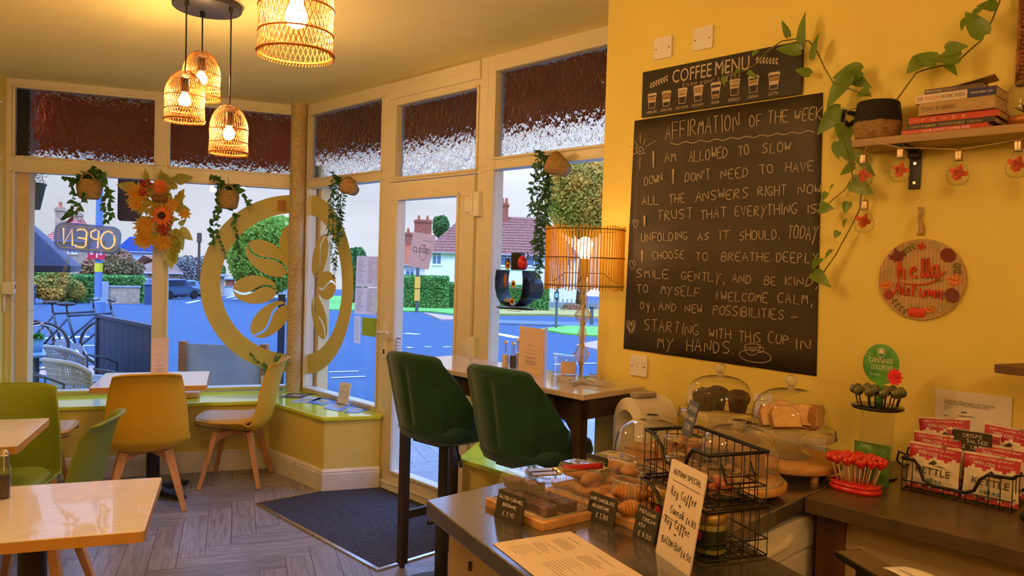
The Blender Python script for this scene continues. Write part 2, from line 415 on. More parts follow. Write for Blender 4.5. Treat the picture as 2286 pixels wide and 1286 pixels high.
# ================================================================ the setting
ZC = 2.66
def offset(pts, d):                      # offset an open polyline to its right-hand side
    out = []
    n = len(pts)
    for i in range(n):
        p = Vector(pts[i][:2])
        def nr(a, b):
            q = (Vector(b[:2]) - Vector(a[:2])).normalized(); return Vector((q.y, -q.x))
        if i == 0: q = nr(pts[0], pts[1]); out.append(p + q * d)
        elif i == n - 1: q = nr(pts[-2], pts[-1]); out.append(p + q * d)
        else:
            a, b = nr(pts[i - 1], pts[i]), nr(pts[i], pts[i + 1]); mm = (a + b).normalized()
            out.append(p + mm * d / max(.3, mm.dot(a)))
    return out
room = [L1(-1.47, -2.6), L1(-1.47, 6.9), L2(-6.0, 3.6), L2(3.4, 3.6), L2(3.4, -.6)]
# ---- floor: herringbone planks, one mesh with plank coordinates in its UV map
def floor_mesh():
    w, Lk = .125, .625
    vs, fs, uvs, rnd = [], [], [], random.Random(3)
    def quad(x0, y0, x1, y1, along_x):
        g = .0012
        o = len(vs)
        for p in ((x0 + g, y0 + g), (x1 - g, y0 + g), (x1 - g, y1 - g), (x0 + g, y1 - g)):
            q = L1(p[0], p[1], 0); vs.append((q.x, q.y, 0.0))
        fs.append((o, o + 1, o + 2, o + 3))
        r = rnd.uniform(0, 40)
        a = [(x0, y0), (x1, y0), (x1, y1), (x0, y1)]
        for p in a:
            u, v = (p[0] - x0, p[1] - y0) if along_x else (p[1] - y0, p[0] - x0)
            uvs.append((u + r, v + int(r) * 3.0))
    # staircase rows of a herringbone; corner seen at (.264, 4.392)
    ox, oy = .264, 4.392
    for j in range(-60, 61):
        for i in range(-14, 15):
            x = ox + j * w + i * Lk * 1.0 ; y = oy + j * w - i * Lk * 1.0
            bx, by = x, y
            if -4.5 < bx < 5.5 and -3.6 < by < 6.6:
                quad(bx, by, bx + Lk, by + w, True)
            ax, ay = x + Lk - 0 * w, y - Lk + w
            if -4.5 < ax < 5.5 and -3.6 < ay < 6.6:
                quad(ax, ay, ax + w, ay + Lk, False)
    me = bpy.data.meshes.new('floor'); me.from_pydata(vs, [], fs)
    ul = me.uv_layers.new(name='plank')
    for k, q in enumerate(uvs): ul.data[k].uv = q
    return me
FL = bpy.data.materials.new('grey oak herringbone planks'); FL.use_nodes = True
nt = FL.node_tree; b = nt.nodes['Principled BSDF']; b.inputs['Roughness'].default_value = .36
uv = N(nt, 'ShaderNodeUVMap'); uv.uv_map = 'plank'
mp = N(nt, 'ShaderNodeMapping'); mp.inputs['Scale'].default_value = (2.2, 26, 1)
nz = N(nt, 'ShaderNodeTexNoise'); nz.inputs['Scale'].default_value = 1.4; nz.inputs['Detail'].default_value = 8; nz.inputs['Distortion'].default_value = 1.6
nt.links.new(uv.outputs[0], mp.inputs[0]); nt.links.new(mp.outputs[0], nz.inputs[0])
rp = N(nt, 'ShaderNodeValToRGB'); nt.links.new(nz.outputs[0], rp.inputs[0])
rp.color_ramp.elements[0].position = .3; rp.color_ramp.elements[0].color = (.155, .148, .146, 1)
rp.color_ramp.elements[1].position = .62; rp.color_ramp.elements[1].color = (.29, .285, .29, 1)
wn = N(nt, 'ShaderNodeTexNoise'); wn.inputs['Scale'].default_value = .35; nt.links.new(uv.outputs[0], wn.inputs[0])
mr = N(nt, 'ShaderNodeMapRange'); mr.inputs[1].default_value = .3; mr.inputs[2].default_value = .7; mr.inputs[3].default_value = .78; mr.inputs[4].default_value = 1.2
nt.links.new(wn.outputs[0], mr.inputs[0])
mm = N(nt, 'ShaderNodeMix', data_type='RGBA', blend_type='MULTIPLY'); mm.inputs[0].default_value = 1
nt.links.new(rp.outputs[0], mm.inputs[6]); nt.links.new(mr.outputs[0], mm.inputs[7]); nt.links.new(mm.outputs[2], b.inputs['Base Color'])
bp = N(nt, 'ShaderNodeBump'); bp.inputs['Strength'].default_value = .08; bp.inputs['Distance'].default_value = .003
nt.links.new(nz.outputs[0], bp.inputs['Height']); nt.links.new(bp.outputs[0], b.inputs['Normal'])
fme = floor_mesh(); fme.materials.append(FL)
fl = bpy.data.objects.new('floor', fme); C.objects.link(fl); struct(fl, 'grey oak herringbone plank floor')
sub = MB(); sub.prism([(p.x, p.y) for p in room][::-1], -.12, -.004)
struct(sub.build('floor_base', mat('dark floor joint', (.05, .04, .035), .9)))
# ---- ceiling, walls
mb = MB(); mb.prism([(p.x, p.y) for p in room][::-1], ZC, ZC + .3)
struct(mb.build('ceiling', CEIL), 'cream painted ceiling')
mb = MB(); mb.b2((-1.72, -2.6, 0), (-1.47, 6.5, ZC), M=M1); struct(mb.build('wall_left', YEL), 'yellow side wall')
mb = MB(); mb.b2((-2.11, 2.55, 0), (3.4, 3.0, ZC), M=M2); struct(mb.build('wall_right', YEL), 'yellow wall behind the counter')
a, b_ = L1(-1.47, -2.5), L2(3.2, 2.6)
mb = MB(); d = (b_ - a).to_2d().normalized(); n_ = Vector((d.y, -d.x))
mb.prism([(a.x, a.y), (a.x + n_.x * .2, a.y + n_.y * .2), (b_.x + n_.x * .2, b_.y + n_.y * .2), (b_.x, b_.y)], 0, ZC); struct(mb.build('wall_back', YEL), 'yellow back wall')
# ---- low wall and sill along both windows
CO = L1(.41, 6.075)
low = [L1(-1.47, 5.635), Vector((-1.695, 5.379, 0)), Vector((-1.176, 4.856, 0)), Vector((-.840, 4.975, 0))]
back = [L2(-4.205, 2.92), L2(-5.31, 2.92), L1(-1.47, 6.12)]
mb = MB(); mb.prism([(p.x, p.y) for p in low + back], 0, .455)
struct(mb.build('wall_window', YEL), 'low yellow wall under the corner window')
mb = MB()
so_ = offset(low, .022)
mb.prism([(p.x, p.y) for p in so_] + [(p.x, p.y) for p in back], .455, .482)
struct(mb.build('trim_1', SILLP, bevel=.006), 'glossy yellow window sill around the corner')
def skirting(name, line, label):
    mb = MB()
    prof = [(.0, 0), (.018, 0), (.018, .112), (.014, .118), (.016, .126), (.010, .134), (.004, .142), (0, .142)]
    rows = [[(p.x, p.y, z) for p in offset(line, d)] for d, z in prof]
    k = len(line); vs = [q for r in rows for q in r]
    mb.add(vs, [(i * k + j, i * k + j + 1, (i + 1) * k + j + 1, (i + 1) * k + j) for i in range(len(prof) - 1) for j in range(k - 1)])
    struct(mb.build(name, WHITEP), label)
skirting('baseboard_window', low, 'cream skirting board below the corner window')
skirting('baseboard_left', [L1(-1.47, -2.6), L1(-1.47, 5.6)], 'cream skirting board on the side wall')
mb = MB(); mb.prism([(-2.11, 2.555), (-2.11, 2.92), (-3.24, 2.92), (-3.19, 2.86), (-2.99, 2.555)][::-1], 0, .455, M=M2); struct(mb.build('wall_door', YEL), 'low yellow wall right beside the door')
mb = MB(); mb.prism([(-2.112, 2.53), (-2.112, 2.92), (-3.25, 2.92), (-3.205, 2.84), (-3.0, 2.53)][::-1], .455, .482, M=M2); struct(mb.build('trim_2', SILLP, bevel=.006), 'glossy sill beside the door')
# ---- window and door frames
def frame(mb, y0, y1, holes, x0, x1, z0, z1):
    """a sheet of frame bars with rectangular openings and small glazing beads"""
    xs = sorted({x0, x1} | {h[0] for h in holes} | {h[1] for h in holes}); zs = sorted({z0, z1} | {h[2] for h in holes} | {h[3] for h in holes})
    for i in range(len(xs) - 1):
        for j in range(len(zs) - 1):
            cx, cz = (xs[i] + xs[i + 1]) / 2, (zs[j] + zs[j + 1]) / 2
            if not any(h[0] < cx < h[1] and h[2] < cz < h[3] for h in holes):
                mb.b2((xs[i], y0, zs[j]), (xs[i + 1], y1, zs[j + 1]))
def beads(mb, y0, holes, w=.014, t=.012):
    for (a, b, c, d) in holes:
        for (p, q) in (((a - w, c - w), (a, d + w)), ((b, c - w), (b + w, d + w)), ((a - w, c - w), (b + w, c)), ((a - w, d), (b + w, d + w))):
            mb.b2((p[0], y0 - t, p[1]), (q[0], y0, q[1]))
def pane(parent, h, y, m, name='pane'):
    mb = MB(); mb.b2((h[0] - .01, y, h[2] - .01), (h[1] + .01, y + .006, h[3] + .01)); return mb.build(name, m, parent)
# obscured rippled glass of the top lights
RIP = bpy.data.materials.new('rippled obscure glass'); RIP.use_nodes = True
nt = RIP.node_tree; nt.nodes.clear()
t = N(nt, 'ShaderNodeTexCoord'); vz = N(nt, 'ShaderNodeTexNoise'); vz.inputs['Scale'].default_value = 42; vz.inputs['Detail'].default_value = 2
mp = N(nt, 'ShaderNodeMapping'); mp.inputs['Scale'].default_value = (1, 1, .55); nt.links.new(t.outputs['Object'], mp.inputs[0]); nt.links.new(mp.outputs[0], vz.inputs[0])
bp = N(nt, 'ShaderNodeBump'); bp.inputs['Strength'].default_value = 1.0; bp.inputs['Distance'].default_value = .035; nt.links.new(vz.outputs[0], bp.inputs['Height'])
rf = N(nt, 'ShaderNodeBsdfRefraction'); rf.inputs['IOR'].default_value = 1.35; rf.inputs['Roughness'].default_value = .22; rf.inputs[0].default_value = (.9, .9, .9, 1)
gl = N(nt, 'ShaderNodeBsdfGlossy'); gl.inputs['Roughness'].default_value = .10
fr = N(nt, 'ShaderNodeFresnel'); fr.inputs[0].default_value = 1.5
for q in (rf, gl, fr): nt.links.new(bp.outputs[0], q.inputs['Normal'])
mx = N(nt, 'ShaderNodeMixShader'); out = N(nt, 'ShaderNodeOutputMaterial')
nt.links.new(fr.outputs[0], mx.inputs[0]); nt.links.new(rf.outputs[0], mx.inputs[1]); nt.links.new(gl.outputs[0], mx.inputs[2]); nt.links.new(mx.outputs[0], out.inputs[0])
def rip_pane(parent, h, y):
    mb = MB(); mb.add([(h[0] - .01, y, h[2] - .01), (h[1] + .01, y, h[2] - .01), (h[1] + .01, y, h[3] + .01), (h[0] - .01, y, h[3] + .01)], [(0, 1, 2, 3)]); return mb.build('obscured_pane', RIP, parent)
VINYL = mat('frosted olive window vinyl', (.60, .52, .17), .7, spec=.2)
def bean(mb, cx, cz, L, Wd, ang, y, clipx=None):
    """two halves of a coffee bean outline with an S-shaped gap"""
    ca, sa = cos(ang), sin(ang); n = 20
    def cs(u): return .055 * Wd / .2 * sin(u * PI) * .55
    for sg in (1, -1):
        p = []
        for i in range(n + 1):
            u = -1 + 2 * i / n; v = sg * Wd / 2 * math.sqrt(max(0, 1 - u * u)); p.append((u * L / 2, v))
        for i in range(n, -1, -1):
            u = -1 + 2 * i / n; e = Wd / 2 * math.sqrt(max(0, 1 - u * u)); v = min(max(cs(u) + sg * .008, -e), e); p.append((u * L / 2, v))
        vs = [(cx + q[0] * ca - q[1] * sa, cz + q[0] * sa + q[1] * ca) for q in p]
        k = n + 1
        if clipx: vs = [((min(q[0], clipx[1]) if clipx[1] is not None else q[0]) if clipx[0] is None else max(q[0], clipx[0]), q[1]) for q in vs]
        mb.add([(q[0], y, q[1]) for q in vs], [(i, i + 1, 2 * k - 2 - i, 2 * k - 1 - i) for i in range(n)])
def ring(mb, cx, cz, r0, r1, y, a0, a1, n=48):
    vs = []
    for i in range(n + 1):
        a = a0 + (a1 - a0) * i / n
        vs += [(cx + r0 * cos(a), y, cz + r0 * sin(a)), (cx + r1 * cos(a), y, cz + r1 * sin(a))]
    mb.add(vs, [(2 * i, 2 * i + 2, 2 * i + 3, 2 * i + 1) for i in range(n)])
def win(name, M, y, holes_top, holes_low, x0, x1, z0, z1, label):
    mb = MB(); hs = holes_top + holes_low; frame(mb, y, y + .07, hs, x0, x1, z0, z1); beads(mb, y, hs)
    o = mb.build(name, UPVC, bevel=.004, mw=M); struct(o, label)
    for h in holes_top: rip_pane(o, h, y + .035)
    for h in holes_low: pane(o, h, y + .03, GLASS)
    return o
win1 = win('window_1', M1, 6.07, [(-1.418, -.555, 2.137, 2.598), (-.450, .390, 2.132, 2.582)], [(-1.418, -.555, .515, 2.026), (-.450, .398, .515, 2.02)], -1.47, .44, .482, ZC, 'wide cream window facing the street')
mb = MB(); yv = 6.095
ring(mb, .45, 1.295, .545, .685, yv, PI / 2 + .08, 3 * PI / 2 - .08); mb.build('ring_decal', VINYL, win1)
for (cx, cz, L, Wd, an) in ((.241, 1.487, .37, .225, -.62), (.153, 1.246, .32, .215, 0), (.267, 1.02, .35, .205, .78)):
    mb = MB(); bean(mb, cx, cz, L, Wd, an, yv); mb.build('bean_decal', VINYL, win1)
mb = MB(); mb.lathe([(.0, 0), (.1, 0)], 20, c=(0, 0, 0)); 
mb = MB(); mb.add([(.398, yv, 1.48), (.335, yv, 1.545), (.318, yv, 1.62), (.345, yv, 1.71), (.398, yv, 1.76)], [(0, 1, 2, 3, 4)]); mb.build('bean_decal', VINYL, win1)
win2 = win('window_2', M2, 2.88, [(-5.250, -4.284, 2.096, 2.572)], [(-5.250, -4.284, .518, 2.024)], -5.345, -4.205, .482, ZC, 'cream window right beside the corner post')
mb = MB(); yv = 2.905
ring(mb, -5.32, 1.295, .535, .685, yv, -PI / 2 + .105, PI / 2 - .105); mb.build('ring_decal', VINYL, win2)
for (cx, cz, L, Wd, an) in ((-5.105, 1.513, .35, .20, 1.10), (-5.0, 1.30, .27, .21, .02), (-5.095, 1.055, .35, .19, -1.02)):
    mb = MB(); bean(mb, cx, cz, L, Wd, an, yv); mb.build('bean_decal', VINYL, win2)
win3 = win('window_3', M2, 2.88, [(-3.165, -2.19, 2.087, 2.566)], [(-3.165, -2.19, .52, 2.018)], -3.24, -2.11, .482, ZC, 'cream window between the door and the yellow wall')
# ---- street door
mb = MB(); frame(mb, 2.88, 2.95, [(-4.195, -3.312, 0.0, 2.008), (-4.115, -3.325, 2.036, 2.498)], -4.205, -3.24, 0, ZC); beads(mb, 2.88, [(-4.115, -3.325, 2.036, 2.498)])
mb.b2((-4.20, 2.865, 2.545), (-3.30, 2.88, ZC - .01)); mb.b2((-4.20, 2.87, 2.60), (-3.30, 2.86, 2.62))
door = mb.build('door_1', UPVC, bevel=.004, mw=M2); struct(door, 'cream half-glazed street door and its frame')
rip_pane(door, (-4.115, -3.325, 2.036, 2.498), 2.915)
mb = MB(); gh = (-4.06, -3.462, .135, 1.884)
frame(mb, 2.862, 2.925, [gh], -4.19, -3.318, .055, 2.0); beads(mb, 2.862, [gh], .02, .01)
leaf_o = mb.build('door_leaf', UPVC, door, bevel=.004)
pane(leaf_o, gh, 2.89, GLASS)
mb = MB(); mb.b2((-4.195, 2.845, 0), (-3.31, 2.93, .045)); mb.b2((-4.19, 2.84, .045), (-3.315, 2.86, .058), 0); mb.build('threshold', WHITEP, door, bevel=.003)
mb = MB(); mb.b2((-4.168, 2.845, .86), (-4.135, 2.862, 1.09)); mb.tube([(-4.152, 2.85, 1.03), (-4.152, 2.80, 1.03), (-4.14, 2.79, 1.03), (-4.04, 2.792, 1.035)], .009, 8)
mb.box((-4.152, 2.842, .90), (.012, .006, .03), 1); mb.build('door_handle', [WHITEP, BLACKM], leaf_o, bevel=.002)
for z in (1.83, 1.0):
    mb = MB(); mb.b2((-3.385, 2.85, z - .045), (-3.315, 2.863, z + .045)); mb.b2((-3.312, 2.85, z - .07), (-3.262, 2.883, z + .07)); mb.cyl((-3.316, 2.848, z - .06), .011, .12, 10); mb.build('hinge', WHITEP, door, bevel=.003)
# ---- corner post clad in woven cloth, trunking over it
POSTM = mat('woven beige post cover', (.52, .40, .20), .85, var=.25, scale=60, stretch=(1, 1, 2.6), bump=.25)
mb = MB(); pc = Vector((-1.648, 5.80, 0)); mb.cyl((pc.x, pc.y, .482), .060, ZC - .482, 24)
struct(mb.build('trim_3', POSTM), 'round corner post wrapped in woven beige cloth')
# ---- outer reveals and the painted fascia above the windows
FASC = mat('dull red painted fascia', (.85, .12, .03), .6, var=.35, scale=5, stretch=(1, 1, 6))
CRM = mat('cream masonry paint', (.85, .62, .30), .8, var=.05, scale=6)
mb = MB(); mb.b2((-1.9, 6.14, 0), (-1.345, 6.30, 2.75), M=M1); struct(mb.build('trim_4', CRM), 'cream outer wall end outside the wide window')
mb = MB(); mb.b2((-5.46, 2.97, 0), (P2(737, 600, 3.06).x, 3.06, 2.2), M=M2); struct(mb.build('trim_5', CRM), 'cream outer pier behind the corner window')
mb = MB(); mb.b2((-3.0, 6.62, 2.2), (.62, 6.72, 3.1), M=M1); struct(mb.build('trim_6', FASC), 'dull red shop fascia above the wide window')
mb = MB(); mb.b2((-6.2, 3.22, 2.285), (-1.4, 3.32, 3.1), M=M2); struct(mb.build('trim_7', FASC), 'dull red shop fascia above the street door')
for zz_ in (2.50, 2.13):
    bb = thing('blind_bracket', '%s small pale bracket on the side wall by the wide window' % ('upper' if zz_ > 2.3 else 'lower'), 'bracket', mw=M1 @ Matrix.Translation((-1.47, 5.86, zz_)))
    mb = MB(); mb.b2((0, -.02, -.06), (.006, .02, .06)); mb.build('back_plate', WHITEP, bb); mb = MB(); mb.b2((.006, -.015, -.05), (.03, .015, -.04)); mb.build('hook', WHITEP, bb)
# ---- sunken entrance mat
MATM = mat('dark blue ribbed mat', (.022, .026, .040), .95, col2=(.060, .066, .085), scale=90, stretch=(1, 1, 1), bump=.4)
mt = thing('entrance_mat', 'dark blue-grey ribbed mat sunk in the floor before the street door', 'doormat', mw=M2)
mb = MB(); mb.b2((-4.31, 2.085, .0), (-3.04, 2.845, .006)); mb.build('mat_pile', MATM, mt)
mb = MB(); mb.b2((-4.33, 2.065, .0), (-3.02, 2.085, .008)); mb.b2((-4.33, 2.085, .0), (-4.31, 2.50, .008)); mb.b2((-3.04, 2.085, 0), (-3.02, 2.84, .008)); mb.build('edge_strip', CHROME, mt)
# ================================================================ furniture and lamps
TS = SUN
OAKLEG = wood('beech chair leg', (.50, .24, .09), (.60, .32, .13), .45, 4, (10, 10, 1))
YSH = mat('mustard yellow plastic', (.66, .40, .022), .5, spec=.3)
YPAD = mat('pale yellow vinyl', (.68, .48, .16), .5, spec=.3)
GSH = mat('olive green plastic', (.20, .27, .022), .42)
GPAD = mat('olive green vinyl', (.20, .27, .03), .4)
def smoothstep(t): return t * t * (3 - 2 * t)
def chair_parts(root, shell, pad):
    prof = [(.238, .432), (.208, .424), (.12, .388), (.0, .354), (-.10, .342), (-.170, .352), (-.222, .405), (-.248, .51), (-.272, .64), (-.302, .76), (-.322, .808), (-.342, .818)]
    hw = [.150, .190, .222, .234, .238, .236, .232, .226, .212, .192, .180, .165]
    def prf(u):
        k = u * (len(prof) - 1); i = min(int(k), len(prof) - 2); f = k - i
        return [prof[i][q] * (1 - f) + prof[i + 1][q] * f for q in (0, 1)], hw[i] * (1 - f) + hw[i + 1] * f
    def fn(u, v):
        (y, z), w = prf(u); s = v * 2 - 1
        e = abs(s) ** 2.6
        lift = .080 * e * smoothstep(min(1, max(0, (u - .05) / .3))) * (1 - smoothstep(min(1, max(0, (u - .35) / .25))))
        fwd = .075 * e * smoothstep(min(1, max(0, (u - .30) / .25))) * (1 - .35 * smoothstep(min(1, max(0, (u - .8) / .2))))
        top = -.022 * (abs(s) ** 4) * max(0, (u - .8) / .2) + .004
        nose = -.03 * (abs(s) ** 3) * max(0, 1 - u / .1)
        return (s * w, y + fwd + nose * .6, z + lift + top - .0)
    mb = MB(); mb.grid(fn, 40, 22, thick=-.012); s_ = mb.build('seat_shell', shell, root)
    md = s_.modifiers.new('soft', 'SUBSURF'); md.levels = 1; md.render_levels = 1
    def shz(y):
        for p, q in zip(prof, prof[1:]):
            if p[0] >= y >= q[0]: return p[1] + (q[1] - p[1]) * (p[0] - y) / max(1e-6, p[0] - q[0])
        return .45
    def fp(u, v):
        y = .222 - .375 * u; s = v * 2 - 1
        w = .200 * (1 - (abs(2 * u - 1) ** 6) * .30)
        edge = max(0, (1 - abs(s) ** 6) * (1 - abs(2 * u - 1) ** 8))
        return (s * w, y, .418 + .028 * edge ** .5 + .016 * smoothstep(max(0, min(1, (u - .6) / .4))) + .010 * max(0, 1 - u / .2))
    mb = MB(); mb.grid(fp, 18, 16, thick=.034); mb.build('seat_pad', pad, root)
    for sx in (-1, 1):
        for sy in (-1, 1):
            mb = MB(); mb.bar((sx * .115, sy * .105 - .01, .350), (sx * .205, sy * .185 - .01, 0), .05, .036, .028, .024); mb.build('leg', OAKLEG, root, bevel=.003)
    mb = MB()
    for an in (.74, -.74):
        T = Matrix.Translation((0, -.01, 0)) @ Matrix.Rotation(an, 4, 'Z')
        pl = [(-.165, .348), (-.165, .285), (-.12, .305), (-.05, .322), (.05, .322), (.12, .305), (.165, .285), (.165, .348)]
        mb.plate([(p[0], p[1]) for p in pl][::-1], .026, M=T @ Matrix.Translation((0, .013, 0)))
    mb.build('cross_brace', OAKLEG, root, bevel=.002)
def chair(x, y, face, label, col='yellow', src={}):
    """face: direction the sitter looks, degrees from the wide window's normal, anticlockwise"""
    p = L1(x, y, 0); rz = A1 + math.radians(face)
    if col not in src:
        t = thing('cafe_chair', label, 'chair', p, rz, 'tub chairs at the small tables')
        chair_parts(t, YSH if col == 'yellow' else GSH, YPAD if col == 'yellow' else GPAD); src[col] = t; return t
    return dup(src[col], label, p, rz)
chair(-.47, 4.94, 6, 'mustard yellow tub chair with its back to us, at the table under the window')
chair(.03, 5.345, 90 - 13, 'mustard yellow tub chair seen from the side, nearest the corner post')
chair(-1.11, 5.20, -88, 'mustard yellow tub chair against the side wall, its pale seat showing beyond the green chairs')
chair(-.42, 2.02, 2, 'mustard yellow tub chair cut off at the bottom edge, only its curved top showing')
chair(-1.0, 4.05, 178, 'olive green tub chair facing us with its seat under the middle table', 'green')
chair(-.755, 3.52, 84, 'olive green tub chair seen edge-on, turned sideways at the middle table', 'green')
TOPW = mat('pale ash laminate', (.86, .82, .76), .20, var=.05, scale=7, stretch=(1, 9, 1), coat=.6)
EDGEW = mat('tan laminate edge', (.55, .31, .09), .4)
def pedestal(x, y, w, d, label, src={}):
    p = L1(x, y, 0)
    t = thing('pedestal_table', label, 'table', p, A1, 'square pedestal tables')
    mb = MB(); mb.rbox((0, 0, .709), (w, d, .022), .012, 3); o = mb.build('tabletop', [TOPW], t, bevel=.002)
    mb = MB(); mb.rbox((0, 0, .703), (w + .002, d + .002, .030), .013, 3); mb.v = [Vector((q.x, q.y, min(q.z, .7175))) for q in mb.v]; mb.build('edge_band', EDGEW, o)
    mb = MB(); mb.cyl((0, 0, .02), .038, .67, 24); mb.box((0, 0, .68), (.3, .3, .012)); mb.build('column', BLACKP, t)
    mb = MB()
    for k in range(4):
        T = Matrix.Rotation(PI / 4 + k * PI / 2, 4, 'Z')
        pl = [(.02, .012), (.02, .06), (.12, .045), (.255, .03), (.275, .012)]
        mb.plate([(q[0], q[1]) for q in pl], .05, M=T @ Matrix.Translation((0, .025, 0)))
        mb.cyl((.25, 0, 0), .018, .013, 10, M=T)
    mb.build('foot_cross', BLACKP, t, bevel=.004)
    return t
pedestal(-.45, 5.16, .62, .60, 'ash-topped pedestal table standing before the wide window')
pedestal(-1.10, 3.72, .63, .56, 'ash-topped pedestal table between the two olive green chairs')
pedestal(-.545, 2.575, .65, .55, 'ash-topped pedestal table closest to us')
# ---- bar table
MARB = mat('pale stone-effect top', (.62, .54, .44), .10, col2=(.50, .40, .29), scale=2.4, stretch=(1, 3, 1), detail=6, coat=.5)
BRN = mat('dark brown metal', (.035, .022, .014), .5)
ZB = 1.012
bt = thing('bar_table', 'narrow high bar table with stone-effect top and dark metal legs', 'table', mw=M2)
mb = MB(); mb.rbox((-2.435, 2.338, ZB - .011), (1.20, .385, .022), .006, 2); mb.build('tabletop', MARB, bt, bevel=.003)
mb = MB(); mb.b2((-3.01, 2.165, .91), (-1.86, 2.185, .988)); mb.b2((-3.01, 2.49, .91), (-1.86, 2.51, .988)); mb.b2((-3.01, 2.165, .91), (-2.99, 2.51, .988)); mb.b2((-1.88, 2.165, .91), (-1.86, 2.51, .988))
mb.build('apron', BRN, bt)
for x in (-2.99, -1.88):
    for y in (2.185, 2.49):
        mb = MB(); mb.b2((x - .02, y - .02, .02), (x + .02, y + .02, .988)); mb.cyl((x, y, 0), .014, .02, 10)
        sx = 1 if x < -2.4 else -1
        mb.plate([(x + sx * .018, .985), (x + sx * .018, .80), (x + sx * .03, .86), (x + sx * .06, .895), (x + sx * .12, .91), (x + sx * .12, .985)][::sx], .006, M=Matrix.Translation((0, y - .014 if y < 2.3 else y + .02, 0)))
        mb.build('leg', BRN, bt, bevel=.002)
mb = MB(); mb.b2((-3.0, 2.185, .235), (-2.98, 2.49, .275)); mb.b2((-1.89, 2.185, .235), (-1.87, 2.49, .275)); mb.b2((-3.0, 2.48, .235), (-1.87, 2.50, .275)); mb.build('stretcher', BRN, bt)
# ---- bar stools
VELV = mat('dark green velvet', (.004, .052, .026), .75, var=.25, scale=6, sheen=.25)
VELD = mat('teal green velvet seat', (.006, .050, .050), .7, var=.2, scale=8, sheen=.3)
def stool(x, y, face, label, src=[]):
    p = L2(x, y, 0); rz = A2 + math.radians(face)
    if src: return dup(src[0], label, p, rz)
    t = thing('bar_stool', label, 'bar stool', p, rz, 'green velvet bar stools'); src.append(t)
    def fn(u, v):
        a = (u * 2 - 1) * 1.45; s = abs(a)
        zt = 1.10 - .015 * s - .20 * smoothstep(min(1, max(0, (s - .55) / .95))); zb = .745 + .01 * min(1, s)
        z = zb + (zt - zb) * v
        h = (z - .745) / .355
        rx = .19 + .065 * h ** .8; ry = .19 + .075 * h
        if s > 1.2: ry *= 1 + .15 * (s - 1.2)
        x = rx * sin(a) * (1.02); y = -ry * cos(a)
        c = .010 * math.exp(-(a / .07) ** 2) * (1 if .12 < v < .85 else 0)
        fac = .012 * math.exp(-((s - .75) / .12) ** 2)
        q = 1 + (fac - c) / .2
        return (x * q, y * q, z - (.02 * (s / 1.45) ** 8))
    mb = MB(); mb.grid(fn, 76, 16, thick=.034)
    o = mb.build('shell_back', VELV, t)
    md = o.modifiers.new('soft', 'SUBSURF'); md.levels = 1; md.render_levels = 1
    mb = MB()
    def w(a, z): return 1 + .05 * cos(4 * a) * -1
    mb.lathe([(0, .655), (.16, .655), (.205, .675), (.222, .71), (.212, .745), (.17, .762), (.09, .768), (0, .768)], 40, c=(0, .03, .04), wob=w)
    for k in range(5):
        a = [(-.17 + .085 * k, yv, .77 - (abs(-.17 + .085 * k) ** 2) * .4 - (yv ** 2) * .3) for yv in (-.12, -.04, .04, .12, .19)]
    mb.build('seat', VELD, t)
    mb = MB()
    for k in (-1, 0, 1):
        mb.tube([(k * .075, yv, (.8105) - .25 * max(0, abs(yv - .03) - .08)) for yv in (-.10, -.03, .05, .13, .19)], .0025, 5); mb.tube([(xv, .03 + k * .075, (.8105) - .25 * max(0, abs(xv) - .08)) for xv in (-.16, -.08, 0, .08, .16)], .0025, 5)
    mb.build('quilting', VELV, t)
    mb = MB(); mb.cyl((0, 0, .03), .030, .38, 20); mb.cyl((0, 0, .40), .024, .29, 20); mb.box((0, 0, .688), (.2, .2, .012)); mb.build('gas_column', BLACKP, t)
    mb = MB(); mb.lathe([(0, 0), (.20, 0), (.205, .006), (.19, .012), (.06, .03), (0, .034)], 40); mb.build('base', BLACKP, t)
    mb = MB(); mb.tube([(.0, .02, .685), (.10, -.02, .682), (.21, -.10, .64)], .005, 6); mb.tube([(.17, -.07, .657), (.225, -.112, .632)], .008, 8); mb.build('lever', BLACKP, t)
    mb = MB(); mb.tube([(.0, 0, .26), (0, .12, .26)], .012, 8); mb.tube([(.15 * cos(q / 12 * PI), .05 + .15 * sin(q / 12 * PI), .26) for q in range(13)], .011, 8); mb.build('footrest', BLACKP, t)
    return t
stool(-2.665, 2.165, 4, 'dark green velvet bar stool, the farther of the pair, beside the street door')
stool(-2.135, 2.185, 2, 'dark green velvet bar stool, the nearer of the pair, in front of the rattan lamp')
# ---- rattan pendant lamps
RAT = bpy.data.materials.new('woven rattan cane'); RAT.use_nodes = True
nt = RAT.node_tree; b = nt.nodes['Principled BSDF']; b.inputs['Base Color'].default_value = (.42, .19, .036, 1); b.inputs['Roughness'].default_value = .5
tl = N(nt, 'ShaderNodeBsdfTranslucent'); tl.inputs[0].default_value = (.46, .20, .04, 1); mx = N(nt, 'ShaderNodeMixShader'); mx.inputs[0].default_value = .35
nt.links.new(b.outputs[0], mx.inputs[1]); nt.links.new(tl.outputs[0], mx.inputs[2]); nt.links.new(mx.outputs[0], nt.nodes['Material Output'].inputs[0])
BULBM = mat('lit bulb glass', (1, .9, .7), .3, emit=BULB, ecol=WARM)
PLATE = mat('dark grey metal canopy', (.05, .05, .055), .5)
SK = .83                                 # shade scale
def shade_r(z):                          # outline of the shade: radius at height above its rim
    if z < .135: return .101 + .002 * cos(z * 40)
    q = (z - .135) / .125; return .028 + (.101 - .028) * math.sqrt(max(0, 1 - min(1, q) ** 1.6))
